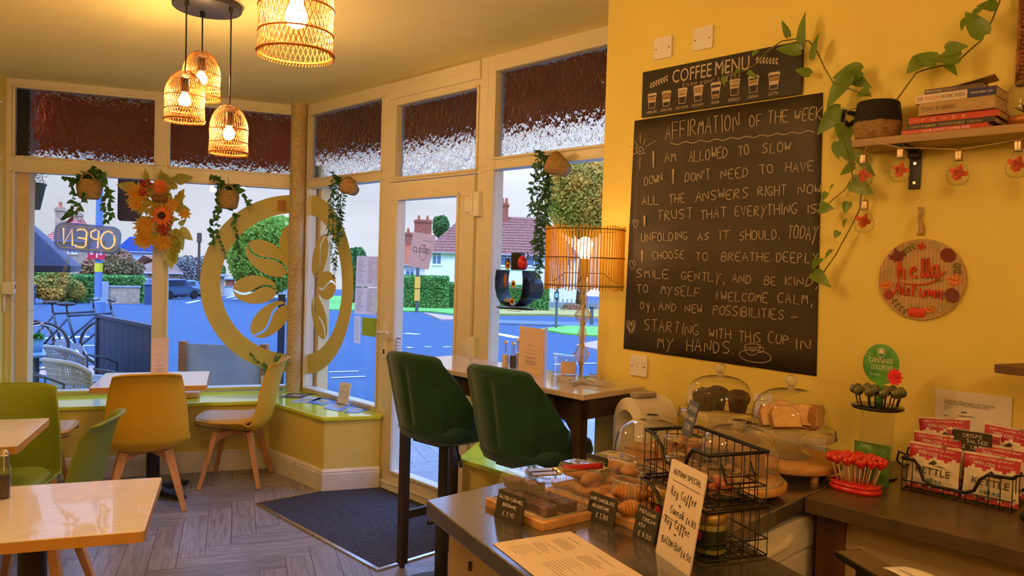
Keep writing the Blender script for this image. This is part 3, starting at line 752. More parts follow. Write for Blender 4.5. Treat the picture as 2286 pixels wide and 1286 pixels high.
def shade_mesh():
    mb = MB(); n = 44
    for dr in (1, -1):
        for k in range(n):
            pts = []
            for i in range(9):
                z = .0 + .258 * i / 8; tw = 1.15 * min(1, (.17 - z) / .17) if z < .17 else 0
                a = 2 * PI * k / n + dr * tw * .55
                r = shade_r(z) + dr * .0012; pts.append((r * cos(a), r * sin(a), z))
            mb.tube(pts, .0013, 3, caps=False)
    for z in (.0, .055, .125): mb.tube([(shade_r(z) * 1.015 * cos(2 * PI * i / 36), shade_r(z) * 1.015 * sin(2 * PI * i / 36), z + .002) for i in range(36)], .0028 if z else .004, 5, closed=True)
    mb.tube([(.034 * cos(2 * PI * i / 16), .034 * sin(2 * PI * i / 16), .258) for i in range(16)], .003, 5, closed=True)
    for k in range(70):
        a = 2 * PI * k / 70; mb.tube([(.101 * cos(a), .101 * sin(a), .004), (.104 * cos(a + .05), .104 * sin(a + .05), -.008)], .0014, 3)
    return mb
def bulb_mb():
    mb = MB(); mb.lathe([(0, -.055), (.014, -.052), (.025, -.042), (.030, -.026), (.029, -.012), (.018, .012), (.013, .022), (0, .022)], 20); return mb
_sh = []
def pendant_cluster(center, drops, label, rot=0.0):
    t = thing('pendant_cluster', label, 'pendant light', center, rot, 'rattan pendant clusters')
    mb = MB(); mb.lathe([(0, -.028), (.148, -.028), (.152, -.024), (.152, 0), (0, 0)], 48); mb.build('ceiling_plate', PLATE, t)
    for (x, y, zr) in drops:              # zr: height of the rim
        zl = zr - center[2]
        mb = MB(); mb.cyl((x, y, -.055), .011, .028, 12); mb.tube([(x, y, -.04), (x + .002, y, zl * .5), (x, y, zl + .255 * SK)], .0035, 6); mb.build('cord', BLACKM, t)
        if not _sh:
            s = shade_mesh().build('shade', RAT, t); _sh.append(s.data)
            b = bulb_mb().build('bulb', BULBM, s); _sh.append(b.data)
            h = MB(); h.cyl((0, 0, .15), .020, .075, 16); h.box((0, 0, .225), (.07, .006, .004)); h.box((0, 0, .225), (.006, .07, .004)); h = h.build('lamp_holder', BLACKM, s); _sh.append(h.data)
        else:
            s = bpy.data.objects.new('shade', _sh[0]); C.objects.link(s); s.parent = t
            b = bpy.data.objects.new('bulb', _sh[1]); C.objects.link(b); b.parent = s
            h = bpy.data.objects.new('lamp_holder', _sh[2]); C.objects.link(h); h.parent = s
        s.location = (x, y, zl); s.scale = (SK, SK, SK); b.location = (0, 0, .128)
    return t
pts = [((414, 6), (407, 268)), ((452, 34), (453, 220)), ((523, 23), (516, 342))]
ctr = (F(387, 10, 2.645) + F(538, 20, 2.645)) / 2; ctr.z = ZC
dr = []
for (tx, ty), (bx, by) in pts:
    q = F(tx, ty, 2.615); z = G(bx, by, math.hypot(q.x, q.y)).z
    v = Vector((q.x - ctr.x, q.y - ctr.y, 0))
    if v.length > .138: v *= .138 / v.length
    dr.append((v.x, v.y, z))
pendant_cluster(ctr, dr, 'three small rattan pendants hung at different heights from one round ceiling plate')
q = G(660, 122, 1.86)
pendant_cluster(Vector((q.x - .06, q.y - .10, ZC)), [(.06, .10, q.z), (-.11, -.02, q.z + .24), (.09, -.08, q.z + .36)], 'large-looking rattan pendant close to us, cut off at the top')
pendant_cluster(Vector((.15, -.75, ZC)), [(.06, .10, 2.02), (-.11, -.02, 2.2), (.09, -.08, 2.3)], 'unseen rattan pendant cluster added behind the viewer to light the room')  # no such cluster in view; put in to light the room
pendant_cluster(Vector((1.15, -.25, ZC)), [(.06, .10, 2.02), (-.11, -.02, 2.2), (.09, -.08, 2.3)], 'unseen rattan pendant cluster added behind the viewer to light the yellow wall')  # extra cluster out of view, put in to brighten the counter wall
# ---- lamp on the bar table
CRY = glass_sheet('clear crystal', (.93, .93, .92), 4.0, .02, .26)
SHD = bpy.data.materials.new('split cane lampshade'); SHD.use_nodes = True
nt = SHD.node_tree; b = nt.nodes['Principled BSDF']; b.inputs['Base Color'].default_value = (.64, .42, .05, 1)
tl = N(nt, 'ShaderNodeBsdfTranslucent'); tl.inputs[0].default_value = (.88, .60, .07, 1); mx = N(nt, 'ShaderNodeMixShader'); mx.inputs[0].default_value = .5
nt.links.new(b.outputs[0], mx.inputs[1]); nt.links.new(tl.outputs[0], mx.inputs[2]); nt.links.new(mx.outputs[0], nt.nodes['Material Output'].inputs[0])
lp = F(1296, 856, ZB); lp.z = ZB
lt = thing('table_lamp', 'crystal column lamp with a glowing cane drum shade on the bar table', 'lamp', lp)
zo = 1.402 - ZB
mb = MB()
for k in range(74):
    a = 2 * PI * k / 74; r = .158
    mb.bar((r * cos(a), r * sin(a), zo - .006 + .004 * sin(k * 5)), (r * cos(a), r * sin(a), zo + .246 + .004 * sin(k * 7)), .0046, .0046)
sh = mb.build('lamp_shade', SHD, lt)
mb = MB()
for z in (zo + .01, zo + .122, zo + .234): mb.tube([(.1625 * cos(2 * PI * i / 48), .1625 * sin(2 * PI * i / 48), z) for i in range(48)], .0018, 5, closed=True)
for k in range(3):
    a = 2 * PI * k / 3 + .4; mb.tube([(.155 * cos(a), .155 * sin(a), zo + .02), (.09 * cos(a), .09 * sin(a), zo + .06), (.02 * cos(a), .02 * sin(a), zo + .06)], .0018, 5)
mb.build('shade_wire', mat('dark wire', (.06, .03, .012), .6), sh)
mb = MB(); mb.ell((0, 0, zo + .175), (.031, .031, .032), 20, 12); mb.cyl((0, 0, zo + .12), .022, .035, 16, r2=.029); mb.build('bulb', mat('lit table lamp bulb', (1, .9, .7), .3, emit=40, ecol=WARM), lt)
mb = MB(); mb.cyl((0, 0, .02), .0075, zo + .06, 12); mb.cyl((0, 0, zo + .05), .016, .07, 16); mb.cyl((0, 0, zo + .045), .022, .006, 16)
for z in (.085, .155, .245, .315): mb.cyl((0, 0, z - .005), .012, .012, 14)
mb.build('stem', CHROME, lt)
mb = MB()
def gem(z, r, h, n=8): mb.lathe([(.006, z - h), (r * .45, z - h), (r, z), (r * .45, z + h), (.006, z + h)], n, smooth=False)
gem(.12, .034, .032); gem(.2, .02, .042, 6); gem(.28, .036, .03); gem(.345, .02, .03, 6); gem(.392, .034, .022)
mb.build('crystal', CRY, lt)
mb = MB(); mb.box((0, 0, .012), (.05, .05, .024))
for k in range(4):
    a = PI / 4 + k * PI / 2 + .2; T = Matrix.Rotation(a, 4, 'Z'); mb.box((.065, 0, .012), (.085, .03, .02), M=T); mb.box((.115, 0, .012), (.026, .045, .026), M=T)
mb.build('crystal_base', CRY, lt, bevel=.002)
# ---- tower fan
fp = L2(-1.755, 2.315, 0)
ft = thing('bladeless_fan', 'white arch-shaped bladeless tower fan by the end of the bar table', 'fan', fp, A2 - .25)
mb = MB()
def arch(r, z0, zc): return [(-r, z0)] + [(r * cos(PI - PI * i / 16), zc + r * 1.15 * sin(PI - PI * i / 16)) for i in range(17)] + [(r, z0)]
o_, i_ = arch(.088, .30, .895), arch(.058, .36, .885)
n = len(o_); D = .17
vs = [(p[0], y, p[1]) for y in (0, D) for p in o_] + [(p[0] * .97, y, p[1]) for y in (-.012, D) for p in i_]
fs = []
for k in range(n - 1):
    fs += [(k, k + 1, n + k + 1, n + k), (2 * n + k, 3 * n + k, 3 * n + k + 1, 2 * n + k + 1), (k, 2 * n + k, 2 * n + k + 1, k + 1), (n + k, n + k + 1, 3 * n + k + 1, 3 * n + k)]
mb.add(vs, fs, 0, True)
fo = mb.build('air_loop', mat('white fan plastic', (.78, .74, .68), .35), ft); md = fo.modifiers.new('s', 'EDGE_SPLIT'); md.split_angle = .8
mb = MB(); mb.cyl((0, .085, .03), .095, .33, 32); mb.cyl((0, .085, 0), .12, .03, 32, r2=.115); mb.build('motor_base', mat('white fan plastic', (.78, .74, .68), .35), ft)
mb = MB(); mb.rbox((0, .07, 1.006), (.05, .11, .016), .02, 4); mb.build('remote_control', mat('grey plastic', (.35, .31, .27), .4), ft, bevel=.003)
# ================================================================ counter
ZT = .90
LAM = mat('dark slate laminate worktop', (.070, .066, .064), .20, var=.25, scale=14, detail=6, coat=.5)
LAMB = mat('brown slate laminate worktop', (.090, .065, .045), .28, var=.2, scale=14, detail=6)
PANEL = mat('beige cabinet panel', (.42, .33, .22), .5, var=.04, scale=5)
DKW = mat('dark stained wood', (.09, .035, .012), .5, var=.3, scale=6, stretch=(8, 8, 1))
LAM.node_tree.nodes['Principled BSDF'].inputs['Coat Weight'].default_value = 1.0; LAM.node_tree.nodes['Principled BSDF'].inputs['Coat IOR'].default_value = 1.6; LAM.node_tree.nodes['Principled BSDF'].inputs['Coat Roughness'].default_value = .12
top = [(-1.473, 1.145), (-.45, .857), (.15, .69), (.15, 1.13), (-.62, 1.418), (-.775, 1.478), (-.868, 1.53), (-.888, 1.935), (-.888, 2.545), (-1.46, 2.545)]
wt = thing('worktop', 'dark slate-look worktop of the serving counter carrying the cakes', 'worktop', mw=M2)
mb = MB(); mb.prism(top, ZT - .04, ZT); mb.build('slab', LAM, wt, bevel=.003)
ct = thing('counter_cabinet', 'beige panelled cabinet under the cake counter', 'cabinet', mw=M2)
ins = [(-1.43, 1.185), (-.45, .895), (.12, .73), (.12, 1.10), (-.64, 1.38), (-.80, 1.44), (-.92, 1.49), (-.92, 1.54), (-1.42, 1.54)]
mb = MB(); mb.prism(ins, .0, ZT - .0405); mb.build('body', PANEL, ct)
mb = MB()
for k in range(2):
    p = Vector((-1.3 + .5 * k, 1.141 - .146 * k, .78)); mb.cyl((p.x, p.y, .78), .004, .02, 8)
mb.build('cover_cap', BRN, ct)
wb = thing('worktop', 'brown slate-look worktop along the yellow wall carrying the crisps', 'worktop', mw=M2)
mb = MB(); mb.b2((-.884, 1.932, ZT - .04), (1.3, 2.545, ZT)); mb.build('slab', LAMB, wb, bevel=.003)
cb = thing('base_cabinet', 'brown base cabinet under the wall worktop', 'cabinet', mw=M2)
mb = MB(); mb.b2((-.80, 2.0, .0), (1.3, 2.52, ZT - .0405)); mb.build('body', PANEL, cb)
mb = MB(); mb.b2((-.872, 1.985, .0), (-.80, 2.52, ZT - .0405)); mb.build('end_panel', DKW, cb)
dw = thing('dishwasher', 'white undercounter dishwasher with a recessed grip', 'dishwasher', mw=M2)
mb = MB(); mb.b2((-1.42, 1.55, .02), (-.93, 2.12, .845)); mb.b2((-.93, 1.555, .10), (-.905, 2.115, .74)); mb.build('body', WHITEPL, dw, bevel=.01)
mb = MB(); mb.b2((-.93, 1.555, .745), (-.90, 2.115, .835)); mb.tube([(-.90, 1.66, .80), (-.897, 1.70, .785), (-.897, 1.86, .785), (-.90, 1.90, .80)], .012, 8); mb.build('control_strip', WHITEPL, dw, bevel=.008)
mb = MB()
for k in range(6):
    a = 2 * PI * k / 6
mb.b2((-1.40, 1.6, 0), (-1.0, 2.1, .022)); mb.build('plinth', BLACKP, dw)
# ---------------------------------------------------------------- cake boxes
def box_lid(root, w, d, h, z):
    mb = MB(); a, b = w / 2, d / 2; i = .014
    mb.add([(-a, -b, z), (a, -b, z), (a, b, z), (-a, b, z), (-a + i, -b + i, z + h), (a - i, -b + i, z + h), (a - i, b - i, z + h), (-a + i, b - i, z + h)],
           [(0, 1, 5, 4), (1, 2, 6, 5), (2, 3, 7, 6), (3, 0, 4, 7), (4, 5, 6, 7)])
    o = mb.build('lid', CLEARP, root, bevel=.010, seg=3)
    mb = MB(); mb.tube([(-a, -b, z + .002), (a, -b, z + .002), (a, b, z + .002), (-a, b, z + .002)], .0028, 5, closed=True)
    vs = []; 
    for sg in (-1, 1):
        p = [(.045 * cos(q * PI / 8), sg * (.006 + .018 * sin(q * PI / 8)), z + h + .0015) for q in range(9)]
        mb.tube(p, .0018, 5)
    mb.build('lid_rim', glass_sheet('plastic rim', (.8, .8, .78), 3, .1, .25), root)
def cake_box(s, c, w, d, rot, label, board=.0):
    t = thing('cake_box', label, 'cake box', L2(s, c, ZT), A2 + rot, 'clear lidded cake boxes on bamboo boards')
    mb = MB(); mb.rbox((0, 0, .009), (w, d, .018), .008, 3); mb.tube([(-w / 2 + .012, -d / 2 + .012, .018), (w / 2 - .012, -d / 2 + .012, .018), (w / 2 - .012, d / 2 - .012, .018), (-w / 2 + .012, d / 2 - .012, .018)], .002, 4, closed=True)
    mb.build('board', BAMBOO, t, bevel=.002)
    box_lid(t, w - .026, d - .026, .072, .0182)
    return t
b1 = cake_box(-1.237, 1.300, .220, .165, -.11, 'clear cake box of dark brownies, nearest the counter corner')
b2 = cake_box(-1.228, 1.456, .190, .118, -.02, 'clear cake box of pale pastries under the red-handled tongs')
b3 = cake_box(-1.068, 1.420, .125, .092, -.02, 'clear cake box of filled shell pastries behind the dark chocolate card')
b4 = cake_box(-1.232, 1.594, .185, .130, -.02, 'clear cake box of biscuits at the back, beside the tower fan')
b5 = cake_box(-1.080, 1.525, .100, .100, -.02, 'clear cake box half hidden behind the wire basket')
BROWNIE = mat('chocolate brownie', (.060, .018, .008), .5, var=.5, scale=60, bump=.6)
BTOP = mat('cracked brownie crust', (.16, .055, .025), .4, var=.5, scale=50, bump=.8)
PASTRY = mat('golden pastry', (.58, .27, .07), .55, col2=(.42, .15, .03), scale=30, bump=.5)
CREAMF = mat('cream filling', (.75, .60, .40), .6, var=.05, scale=30)
def on_box(b, x, y, z): return b.matrix_world_ if False else (Matrix.Translation(b.location) @ Matrix.Rotation(b.rotation_euler[2], 4, 'Z')) @ Vector((x, y, z))
pro = None
spots = [(-.072, -.035, 0), (-.025, -.038, 0), (.022, -.036, 0), (.068, -.036, 0), (-.07, .018, 0), (-.022, .02, 0), (.025, .022, 0), (.07, .02, 0), (-.07, -.022, 1), (-.022, .0, 1)]
for i, (x, y, lv) in enumerate(spots):
    p = on_box(b1, x, y, .0185 + .0265 * lv); rz = A2 + R.uniform(-.2, .2)
    lab = 'dark chocolate brownie square inside the box nearest the counter corner'
    if pro is None:
        pro = thing('brownie', lab, 'brownie', p, rz, 'brownies in the clear box')
        mb = MB(); mb.box((0, 0, .0105), (.040, .038, .021)); mb.build('crumb', BROWNIE, pro, bevel=.003)
        mb = MB(); mb.grid(lambda u, v: ((u - .5) * .041, (v - .5) * .039, .0215 + .004 * sin(u * 9) * cos(v * 8) * .6), 8, 8, thick=.003); mb.build('crust', BTOP, pro)
    else: dup(pro, lab, p, rz)
def pastry(kind):
    mb = MB()
    if kind == 0:
        for k in range(9):
            u = k / 8; mb.lathe([(0, -.004), (.005 + .016 * sin(u * PI * .9 + .25), -.003), (.005 + .016 * sin(u * PI * .9 + .25), .003), (0, .004)], 10, M=Matrix.Translation((-.028 + .056 * u, 0, .018)) @ Matrix.Rotation(PI / 2, 4, 'Y'))
    elif kind == 1: mb.ell((0, 0, .014), (.030, .026, .014), 12, 7, jit=.05)
    else: mb.tube([(-.035, 0, .012), (-.015, .006, .014), (.015, .006, .014), (.035, -.002, .011)], [.008, .013, .013, .007], 8)
    return mb
pp = {}
def pastries(box, spots, kind, label, group, name='pastry'):
    for (x, y, z, r) in spots:
        p = on_box(box, x, y, .0188 + z)
        if kind not in pp:
            o = pastry(kind).build(name, PASTRY, None, loc=p, rz=A2 + r); tag(o, label, 'pastry', group); pp[kind] = o
        else:
            o = pp[kind].copy(); C.objects.link(o); o.location = p; o.rotation_euler = (0, 0, A2 + r); o['label'] = label; o['group'] = group
pastries(b2, [(-.055, -.02, 0, .3), (0, -.022, 0, 2.9), (.052, -.018, 0, .4), (-.05, .022, 0, 1), (.01, .024, 0, 2), (.055, .026, .0, 1.2), (.02, 0, .026, 1.6), (-.03, .0, .026, .5)], 2, 'pale twisted pastry in the clear box under the tongs', 'twisted pastries')
pastries(b3, [(-.030, -.018, 0, 0), (.026, -.019, 0, 1.0), (-.030, .018, 0, .4), (.028, .018, 0, -.4), (0, -.006, .03, .9), (.02, .012, .03, .2)], 0, 'ridged shell pastry in the box behind the dark chocolate card', 'shell pastries')
pastries(b4, [(-.055, -.025, 0, 0), (0, -.028, 0, 1), (.055, -.025, 0, 2), (-.05, .028, 0, 1), (.005, .03, 0, 0), (.055, .028, 0, 1), (-.02, 0, .026, 1), (.035, 0, .026, 2)], 1, 'golden round biscuit in the box beside the tower fan', 'round biscuits')
pastries(b5, [(-.018, -.02, 0, 0), (.02, -.02, 0, 1), (-.018, .02, 0, .4), (.02, .02, 0, .3)], 1, 'golden round biscuit in the box behind the wire basket', 'round biscuits behind the basket')
# ---- tongs
T0 = F(1181, 1056, 1.004); T1 = F(1342, 1046, 1.004); ax = (T1 - T0); Lg = ax.length; rz = math.atan2(ax.y, ax.x)
RED = mat('red silicone grip', (.32, .008, .012), .45)
GOLDM = mat('brushed steel tongs', (.55, .45, .33), .3, metal=1.0)
tg = thing('serving_tongs', 'steel serving tongs with scalloped heads and red grips lying on a cake box', 'tongs', T0 + Vector((0, 0, .001)), rz)
for sg, yo in ((1, .0), (-1, -.022)):
    mb = MB()
    n = 14; o_ = []
    for k in range(n + 1):
        u = k / n; o_.append((-.002 + .068 * u, yo + .013 + .0035 * abs(sin(u * 18))))
    for k in range(n, -1, -1):
        u = k / n; o_.append((-.002 + .068 * u, yo - .013 - .0035 * abs(sin(u * 18))))
    mb.prism(o_, .0, .004)
    mb.grid(lambda u, v: (.06 + (Lg - .06) * u, yo * (1 - u) + (v - .5) * .018, .003 + .006 * sin(v * PI)), 8, 6, thick=.0015)
    mb.build('arm', GOLDM, tg)
    mb = MB(); mb.grid(lambda u, v: (.085 + (Lg - .085) * u, yo * (1 - (.085 / Lg + (1 - .085 / Lg) * u)) + (v - .5) * .023, .004 + .009 * sin(v * PI)), 8, 6, thick=.005); mb.build('grip', RED, tg)
# ---------------------------------------------------------------- chalk cards
def card(pl, pr, h, lines, label, tilt=.22, M_=SLATE, ink=CHALK, z=None, w=.0016, name='price_card', foot=True, rnd_h=.9):
    """a small card standing on its lower edge from pl to pr (world points), leaning back"""
    d = pr - pl; Wd = d.length; rz = math.atan2(d.y, d.x)
    mw = Matrix.Translation(pl) @ Matrix.Rotation(rz, 4, 'Z') @ Matrix.Rotation(-tilt, 4, 'X')
    t = thing(name, label, 'price card', mw=mw)
    mb = MB(); mb.plate([(.003, 0), (Wd - .003, 0), (Wd, .003), (Wd, h - .003), (Wd - .003, h), (.003, h), (0, h - .003), (0, .003)], .003, M=Matrix.Translation((0, .003, 0))); mb.build('board', M_, t)
    if foot:
        mb = MB(); mb.box((Wd / 2, .018, .006), (Wd * .6, .03, .003)); mb.build('stand', M_, t)
    mb = MB()
    for (tx, x0, x1, zz, ch) in lines: hand(mb, tx, x0 * Wd, zz * h, x1 * Wd, zz * h, ch * h, w, -.0006)
    mb.build('lettering', ink, t)
    return t
FW = M2.to_3x3() @ Vector((0, -.016, 0))
card(F(1113.5, 1151, ZT) + FW, F(1173, 1174, ZT) + FW, .064, [('SALTED CARAMEL', .06, .95, .74, .11), ('BROWNIE', .25, .75, .50, .11), ('\u00a3 2.95', .30, .72, .2, .15)], 'slate card reading salted caramel brownie before the brownie box')
card(F(1317.6, 1154, ZT) + FW, F(1377, 1177, ZT) + FW, .064, [('DARK CHOCOLATE', .05, .93, .74, .11), ('ARAGOSTINE', .15, .78, .50, .11), ('\u00a3 2.80', .35, .78, .2, .15)], 'slate card reading dark chocolate, between two cake boxes')
card(F(1411, 1196, ZT), F(1458, 1221, ZT), .070, [('PISTACHIO', .12, .85, .80, .10), ('CREAM', .32, .90, .60, .10), ('45%', .18, .5, .40, .10), ('\u00a3 8.50', .25, .85, .12, .14)], 'slate card reading pistachio cream beside the autumn special board')
card(L2(-1.10, 1.515, ZT + .092), L2(-1.045, 1.505, ZT + .092), .04, [('COOKIE', .1, .8, .5, .2), ('\u00a3 2.20', .2, .8, .15, .2)], 'small slate card lying on the lid between the boxes', tilt=.9, foot=False) if False else None
p = F(1318, 1052, .96)
card(F(1302, 1063, .93), F(1350, 1078, .93), .062, [('BISCUITS', .1, .9, .62, .18), ('\u00a3 2.50', .3, .75, .25, .2)], 'slate card tucked behind the red tongs before the biscuit box', tilt=.15)
card(L2(-1.235, 1.655, ZT), L2(-1.165, 1.648, ZT), .062, [('LEMON &', .1, .8, .60, .2), ('CAKE', .35, .9, .2, .22)], 'slate card reading lemon and cake before the small plastic cloche')
card(L2(-.905, 2.02, ZT + .07), L2(-.885, 2.10, ZT + .07), .06, [('\u00a3 4', .3, .7, .4, .3)], 'slate card at the edge of the big plastic cloche', tilt=.2) if False else None
# ---------------------------------------------------------------- black wire basket, two tiers
WIRE = mat('black coated wire', (.010, .008, .007), .4)
pL, pN = to2(F(1428, 1168, ZT)), to2(F(1572, 1262, ZT)); bd = (pN - pL).to_2d(); bw = bd.length; brz = math.atan2(bd.y, bd.x) + A2
bo = L2(pL.x, pL.y, ZT)
bk = thing('wire_basket', 'black two-tier wire basket holding dessert cups and jars on the cake counter', 'basket', bo, brz)
BD = .150
def tier(z0, h, lip, inset):
    mb = MB(); a = inset
    def rim(z): return [(a, a, z), (bw - a, a, z), (bw - a, BD - a, z), (a, BD - a, z)]
    mb.tube([(a, BD - a, z0 + h), (bw - a, BD - a, z0 + h), (bw - a, a, z0 + h), (bw - a - .055, a, z0 + h), (bw - a - .072, a, z0 + h - lip * .4), (bw - a - .085, a, z0 + h - lip), (a + .085, a, z0 + h - lip), (a + .072, a, z0 + h - lip * .4), (a + .035, a, z0 + h), (a, a, z0 + h)], .0042, 6, closed=True)
    mb.build('rim', WIRE, bk)
    mb = MB()
    for z in (z0 + .002, z0 + .035): mb.tube(rim(z), .0016, 5, closed=True)
    nx = 9
    for k in range(nx + 1):
        x = a + (bw - 2 * a) * k / nx; lo = (lip if .085 < x - a < bw - 2 * a - .085 else 0)
        mb.tube([(x, a, z0 + h - lo), (x, a, z0), (x, BD - a, z0), (x, BD - a, z0 + h)], .0014, 5)
    for k in range(1, 5):
        y = a + (BD - 2 * a) * k / 5
        mb.tube([(a, y, z0 + h), (a, y, z0), (bw - a, y, z0), (bw - a, y, z0 + h)], .0014, 5)
    mb.build('wires', WIRE, bk)
tier(.004, .100, .035, .0)
tier(.112, .105, .05, .004)
mb = MB()
for x in (0.004, bw - .004):
    for y in (.02, BD - .02): mb.tube([(x, y, .1), (x, y, .118)], .003, 5)
mb.tube([(bw, .03, .20), (bw + .022, .03, .165), (bw + .022, .10, .165), (bw, .10, .20)], .0026, 6); mb.tube([(bw, .035, .185), (bw + .024, .03, .18), (bw + .024, .10, .18), (bw, .1, .185)], .0016, 6)
mb.build('handle', WIRE, bk)
BT = Matrix.Translation(bo) @ Matrix.Rotation(brz, 4, 'Z')
GLJ = mat('gold jar lid', (.62, .45, .16), .35, metal=.8)
JAR = mat('dark green jar label', (.022, .030, .018), .4)
PIST = mat('pistachio cream', (.28, .25, .06), .5, var=.2, scale=40)
REDL = mat('red label patch', (.45, .03, .02), .5)
jl = ['pistachio cream jar with a gold lid near the front right of the basket', 'pistachio cream jar with a gold lid near the left end of the basket']
jl = ['gold-lidded jar with a red patch in the lower tier, beside the special board', 'gold-lidded jar in the lower tier above the pistachio cream card']
jt = None
for k, (x, y) in enumerate([(bw - .048, .045), (.045, .05)]):
    P = BT @ Vector((x, y, .007))
    if jt is None:
        jt = thing('glass_jar', jl[0], 'jar', P, brz, 'gold-lidded jars in the wire basket')
        mb = MB(); mb.lathe([(0, 0), (.028, 0), (.032, .004), (.032, .055), (.029, .062), (0, .062)], 28); mb.build('jar_body', PIST, jt)
        mb = MB(); mb.lathe([(.0325, .012), (.0325, .05)], 28); mb.build('label_band', JAR, jt)
        mb = MB(); mb.lathe([(.033, .03), (.033, .046)], 6, a0=-PI / 2 - .4, a1=-PI / 2 + .4); mb.build('label_patch', REDL, jt)
        mb = MB(); mb.lathe([(.0305, .062), (.033, .064), (.033, .083), (.030, .085), (.024, .0835), (.0, .0835)], 28); mb.build('lid', GLJ, jt)
    else: dup(jt, jl[k], P, brz)
CUPP = glass_sheet('clear dessert cup', (.93, .93, .92), 2.0, .05, .06)
CANN = mat('cannoli shell', (.50, .22, .06), .55, col2=(.35, .12, .03), scale=50, bump=.5)
REDB = mat('red berry topping', (.45, .10, .04), .35, var=.5, scale=70)
cl_ = ['clear dessert cup of cannoli under the offer card', 'clear dessert cup of cannoli in the middle of the upper tier', 'clear dessert cup with red topping at the end of the upper tier', 'clear dessert cup stacked under the topmost one by the offer card']
for k, (x, y, z) in enumerate([(.055, .08, .165), (bw * .5, .085, .117), (bw - .06, .075, .117), (.058, .078, .117)]):
    P = BT @ Vector((x, y, z))
    t = thing('dessert_cup', cl_[k], 'dessert cup', P, brz, 'dessert cups in the wire basket')
    mb = MB(); mb.lathe([(0, 0), (.030, 0), (.033, .004), (.043, .036), (.046, .038)], 24); mb.build('cup', CUPP, t)
    mb = MB(); mb.lathe([(.047, .039), (.045, .043), (.040, .047), (.0, .047)], 24); mb.tube([(.047 * cos(q * PI / 12), .047 * sin(q * PI / 12), .039) for q in range(24)], .0015, 5, closed=True); mb.build('lid', CUPP, t)
    mb = MB()
    for q in range(3):
        an = q * 1.1 + k; mb.lathe([(.004, -.022), (.0105, -.020), (.0105, .020), (.004, .022)], 10, M=Matrix.Translation((.012 * cos(an * 2), .014 * sin(an * 2), .014 + .008 * q)) @ Matrix.Rotation(an, 4, 'Z') @ Matrix.Rotation(PI / 2, 4, 'Y'))
    mb.build('cannoli', REDB if k == 2 else CANN, t)
pl = BT @ Vector((.035, .078, .214)); pr = BT @ Vector((.095, .062, .214))
card(pl, pr, .078, [('OFFER!!!', .2, .95, .74, .12), ('DSF CANNOLI', .05, .95, .46, .11), ('\u00a3 5.00', .25, .75, .18, .15)], 'slate card reading offer, standing on top of the dessert cups', tilt=.25, M_=mat('blue grey slate card', (.06, .075, .10), .5))
# special board leaning on the basket
WB = mat('white wipe board', (.78, .68, .62), .4)
a_, b_ = F(1463, 1233, ZT), F(1538, 1288, ZT)
card(a_, b_, .196, [('AUTUMN SPECIAL', .12, .92, .86, .055), ('\u2022', .04, .09, .66, .07), ('Reg. Coffee', .16, .88, .65, .085), ('+', .42, .5, .56, .05), ('Cannoli', .22, .60, .47, .08), ('\u00a34.80', .68, .95, .455, .06), ('\u2022', .03, .08, .355, .07), ('Reg. Coffee', .12, .84, .345, .085), ('+', .42, .5, .265, .05), ('BACON BAP', .12, .70, .15, .07), ('\u00a36.50', .70, .97, .13, .06)],
     'white wipe board reading autumn special, leaning on the wire basket', tilt=.16, M_=WB, ink=INK, w=.0017, name='special_board', foot=False)
so_ = [o for o in C.objects if o.name.startswith('special_board')][0]; so_['category'] = 'board'
mb = MB(); Wd = (b_ - a_).length
for z0, x0, x1 in ((.80, .15, .92), (.415, .06, .72)): ribbon(mb, [(x0 * Wd, z0 * .196), (x1 * Wd, (z0 - .005) * .196)], .0012, -.0006)
mb.build('ruled_line', INK, so_)
# ---- menu sheet on the counter
pts = [F(1099.6, 1214.8, ZT), F(1270.7, 1188.2, ZT)]
u_ = (pts[1] - pts[0]); Wm = .19; rz = math.atan2(u_.y, u_.x)
mo = thing('menu_sheet', 'cream printed menu sheet lying flat on the counter corner', 'menu', pts[0] + Vector((0, 0, .0006)), rz)
mb = MB(); mb.b2((0, -.297, 0), (Wm, 0, .0012)); mb.build('sheet', mat('cream card', (.70, .58, .45), .6), mo)
mb = MB()
rr = random.Random(5)
TP = Matrix.Translation((0, 0, .0016)) @ Matrix.Rotation(-PI / 2, 4, 'X')     # x,z drawing plane laid flat
def para(mb, x0, x1, z0, n, dz, w, M_, mi=0, cent=False):
    for k in range(n):
        q = rr.uniform(.55, 1)
        a, b = (x0, x0 + (x1 - x0) * q) if not cent else ((x0 + x1) / 2 - (x1 - x0) * q / 2, (x0 + x1) / 2 + (x1 - x0) * q / 2)
        ribbon(mb, [(a, z0 - k * dz), (b, z0 - k * dz)], w, 0, mi, M_)
TQ = Matrix.Translation((.005, -.005, .0016)) @ Matrix.Rotation(-PI / 2, 4, 'Z') @ Matrix.Rotation(-PI / 2, 4, 'X')   # text runs across the sheet
for (y0, x0) in ((.02, .02),): pass
def flat(mb, items, M_): 
    for (tx, x0, z0, x1, h) in items: write(mb, tx, x0, z0, x1, z0, h, 0, 0, M=M_)
TW = Matrix.Translation((0, 0, .0016)) @ Matrix(((0, 0, -1, Wm - .012), (-1, 0, 0, -.012), (0, 1, 0, 0), (0, 0, 0, 1)))
TW = Matrix.Translation((Wm - .012, -.012, .0016)) @ Matrix(((0, 0, 1, 0), (-1, 0, 0, 0), (0, 1, 0, 0), (0, 0, 0, 1)))
write(mb, 'Breakfast', .02, -.016, .075, -.016, .006, 0, 0, M=TW); para(mb, .02, .09, -.03, 6, .005, .0016, TW); write(mb, 'Toasties & Wraps', .02, -.075, .09, -.075, .005, 0, 0, M=TW); para(mb, .02, .085, -.084, 4, .006, .0016, TW); para(mb, .02, .085, -.115, 7, .007, .0014, TW)
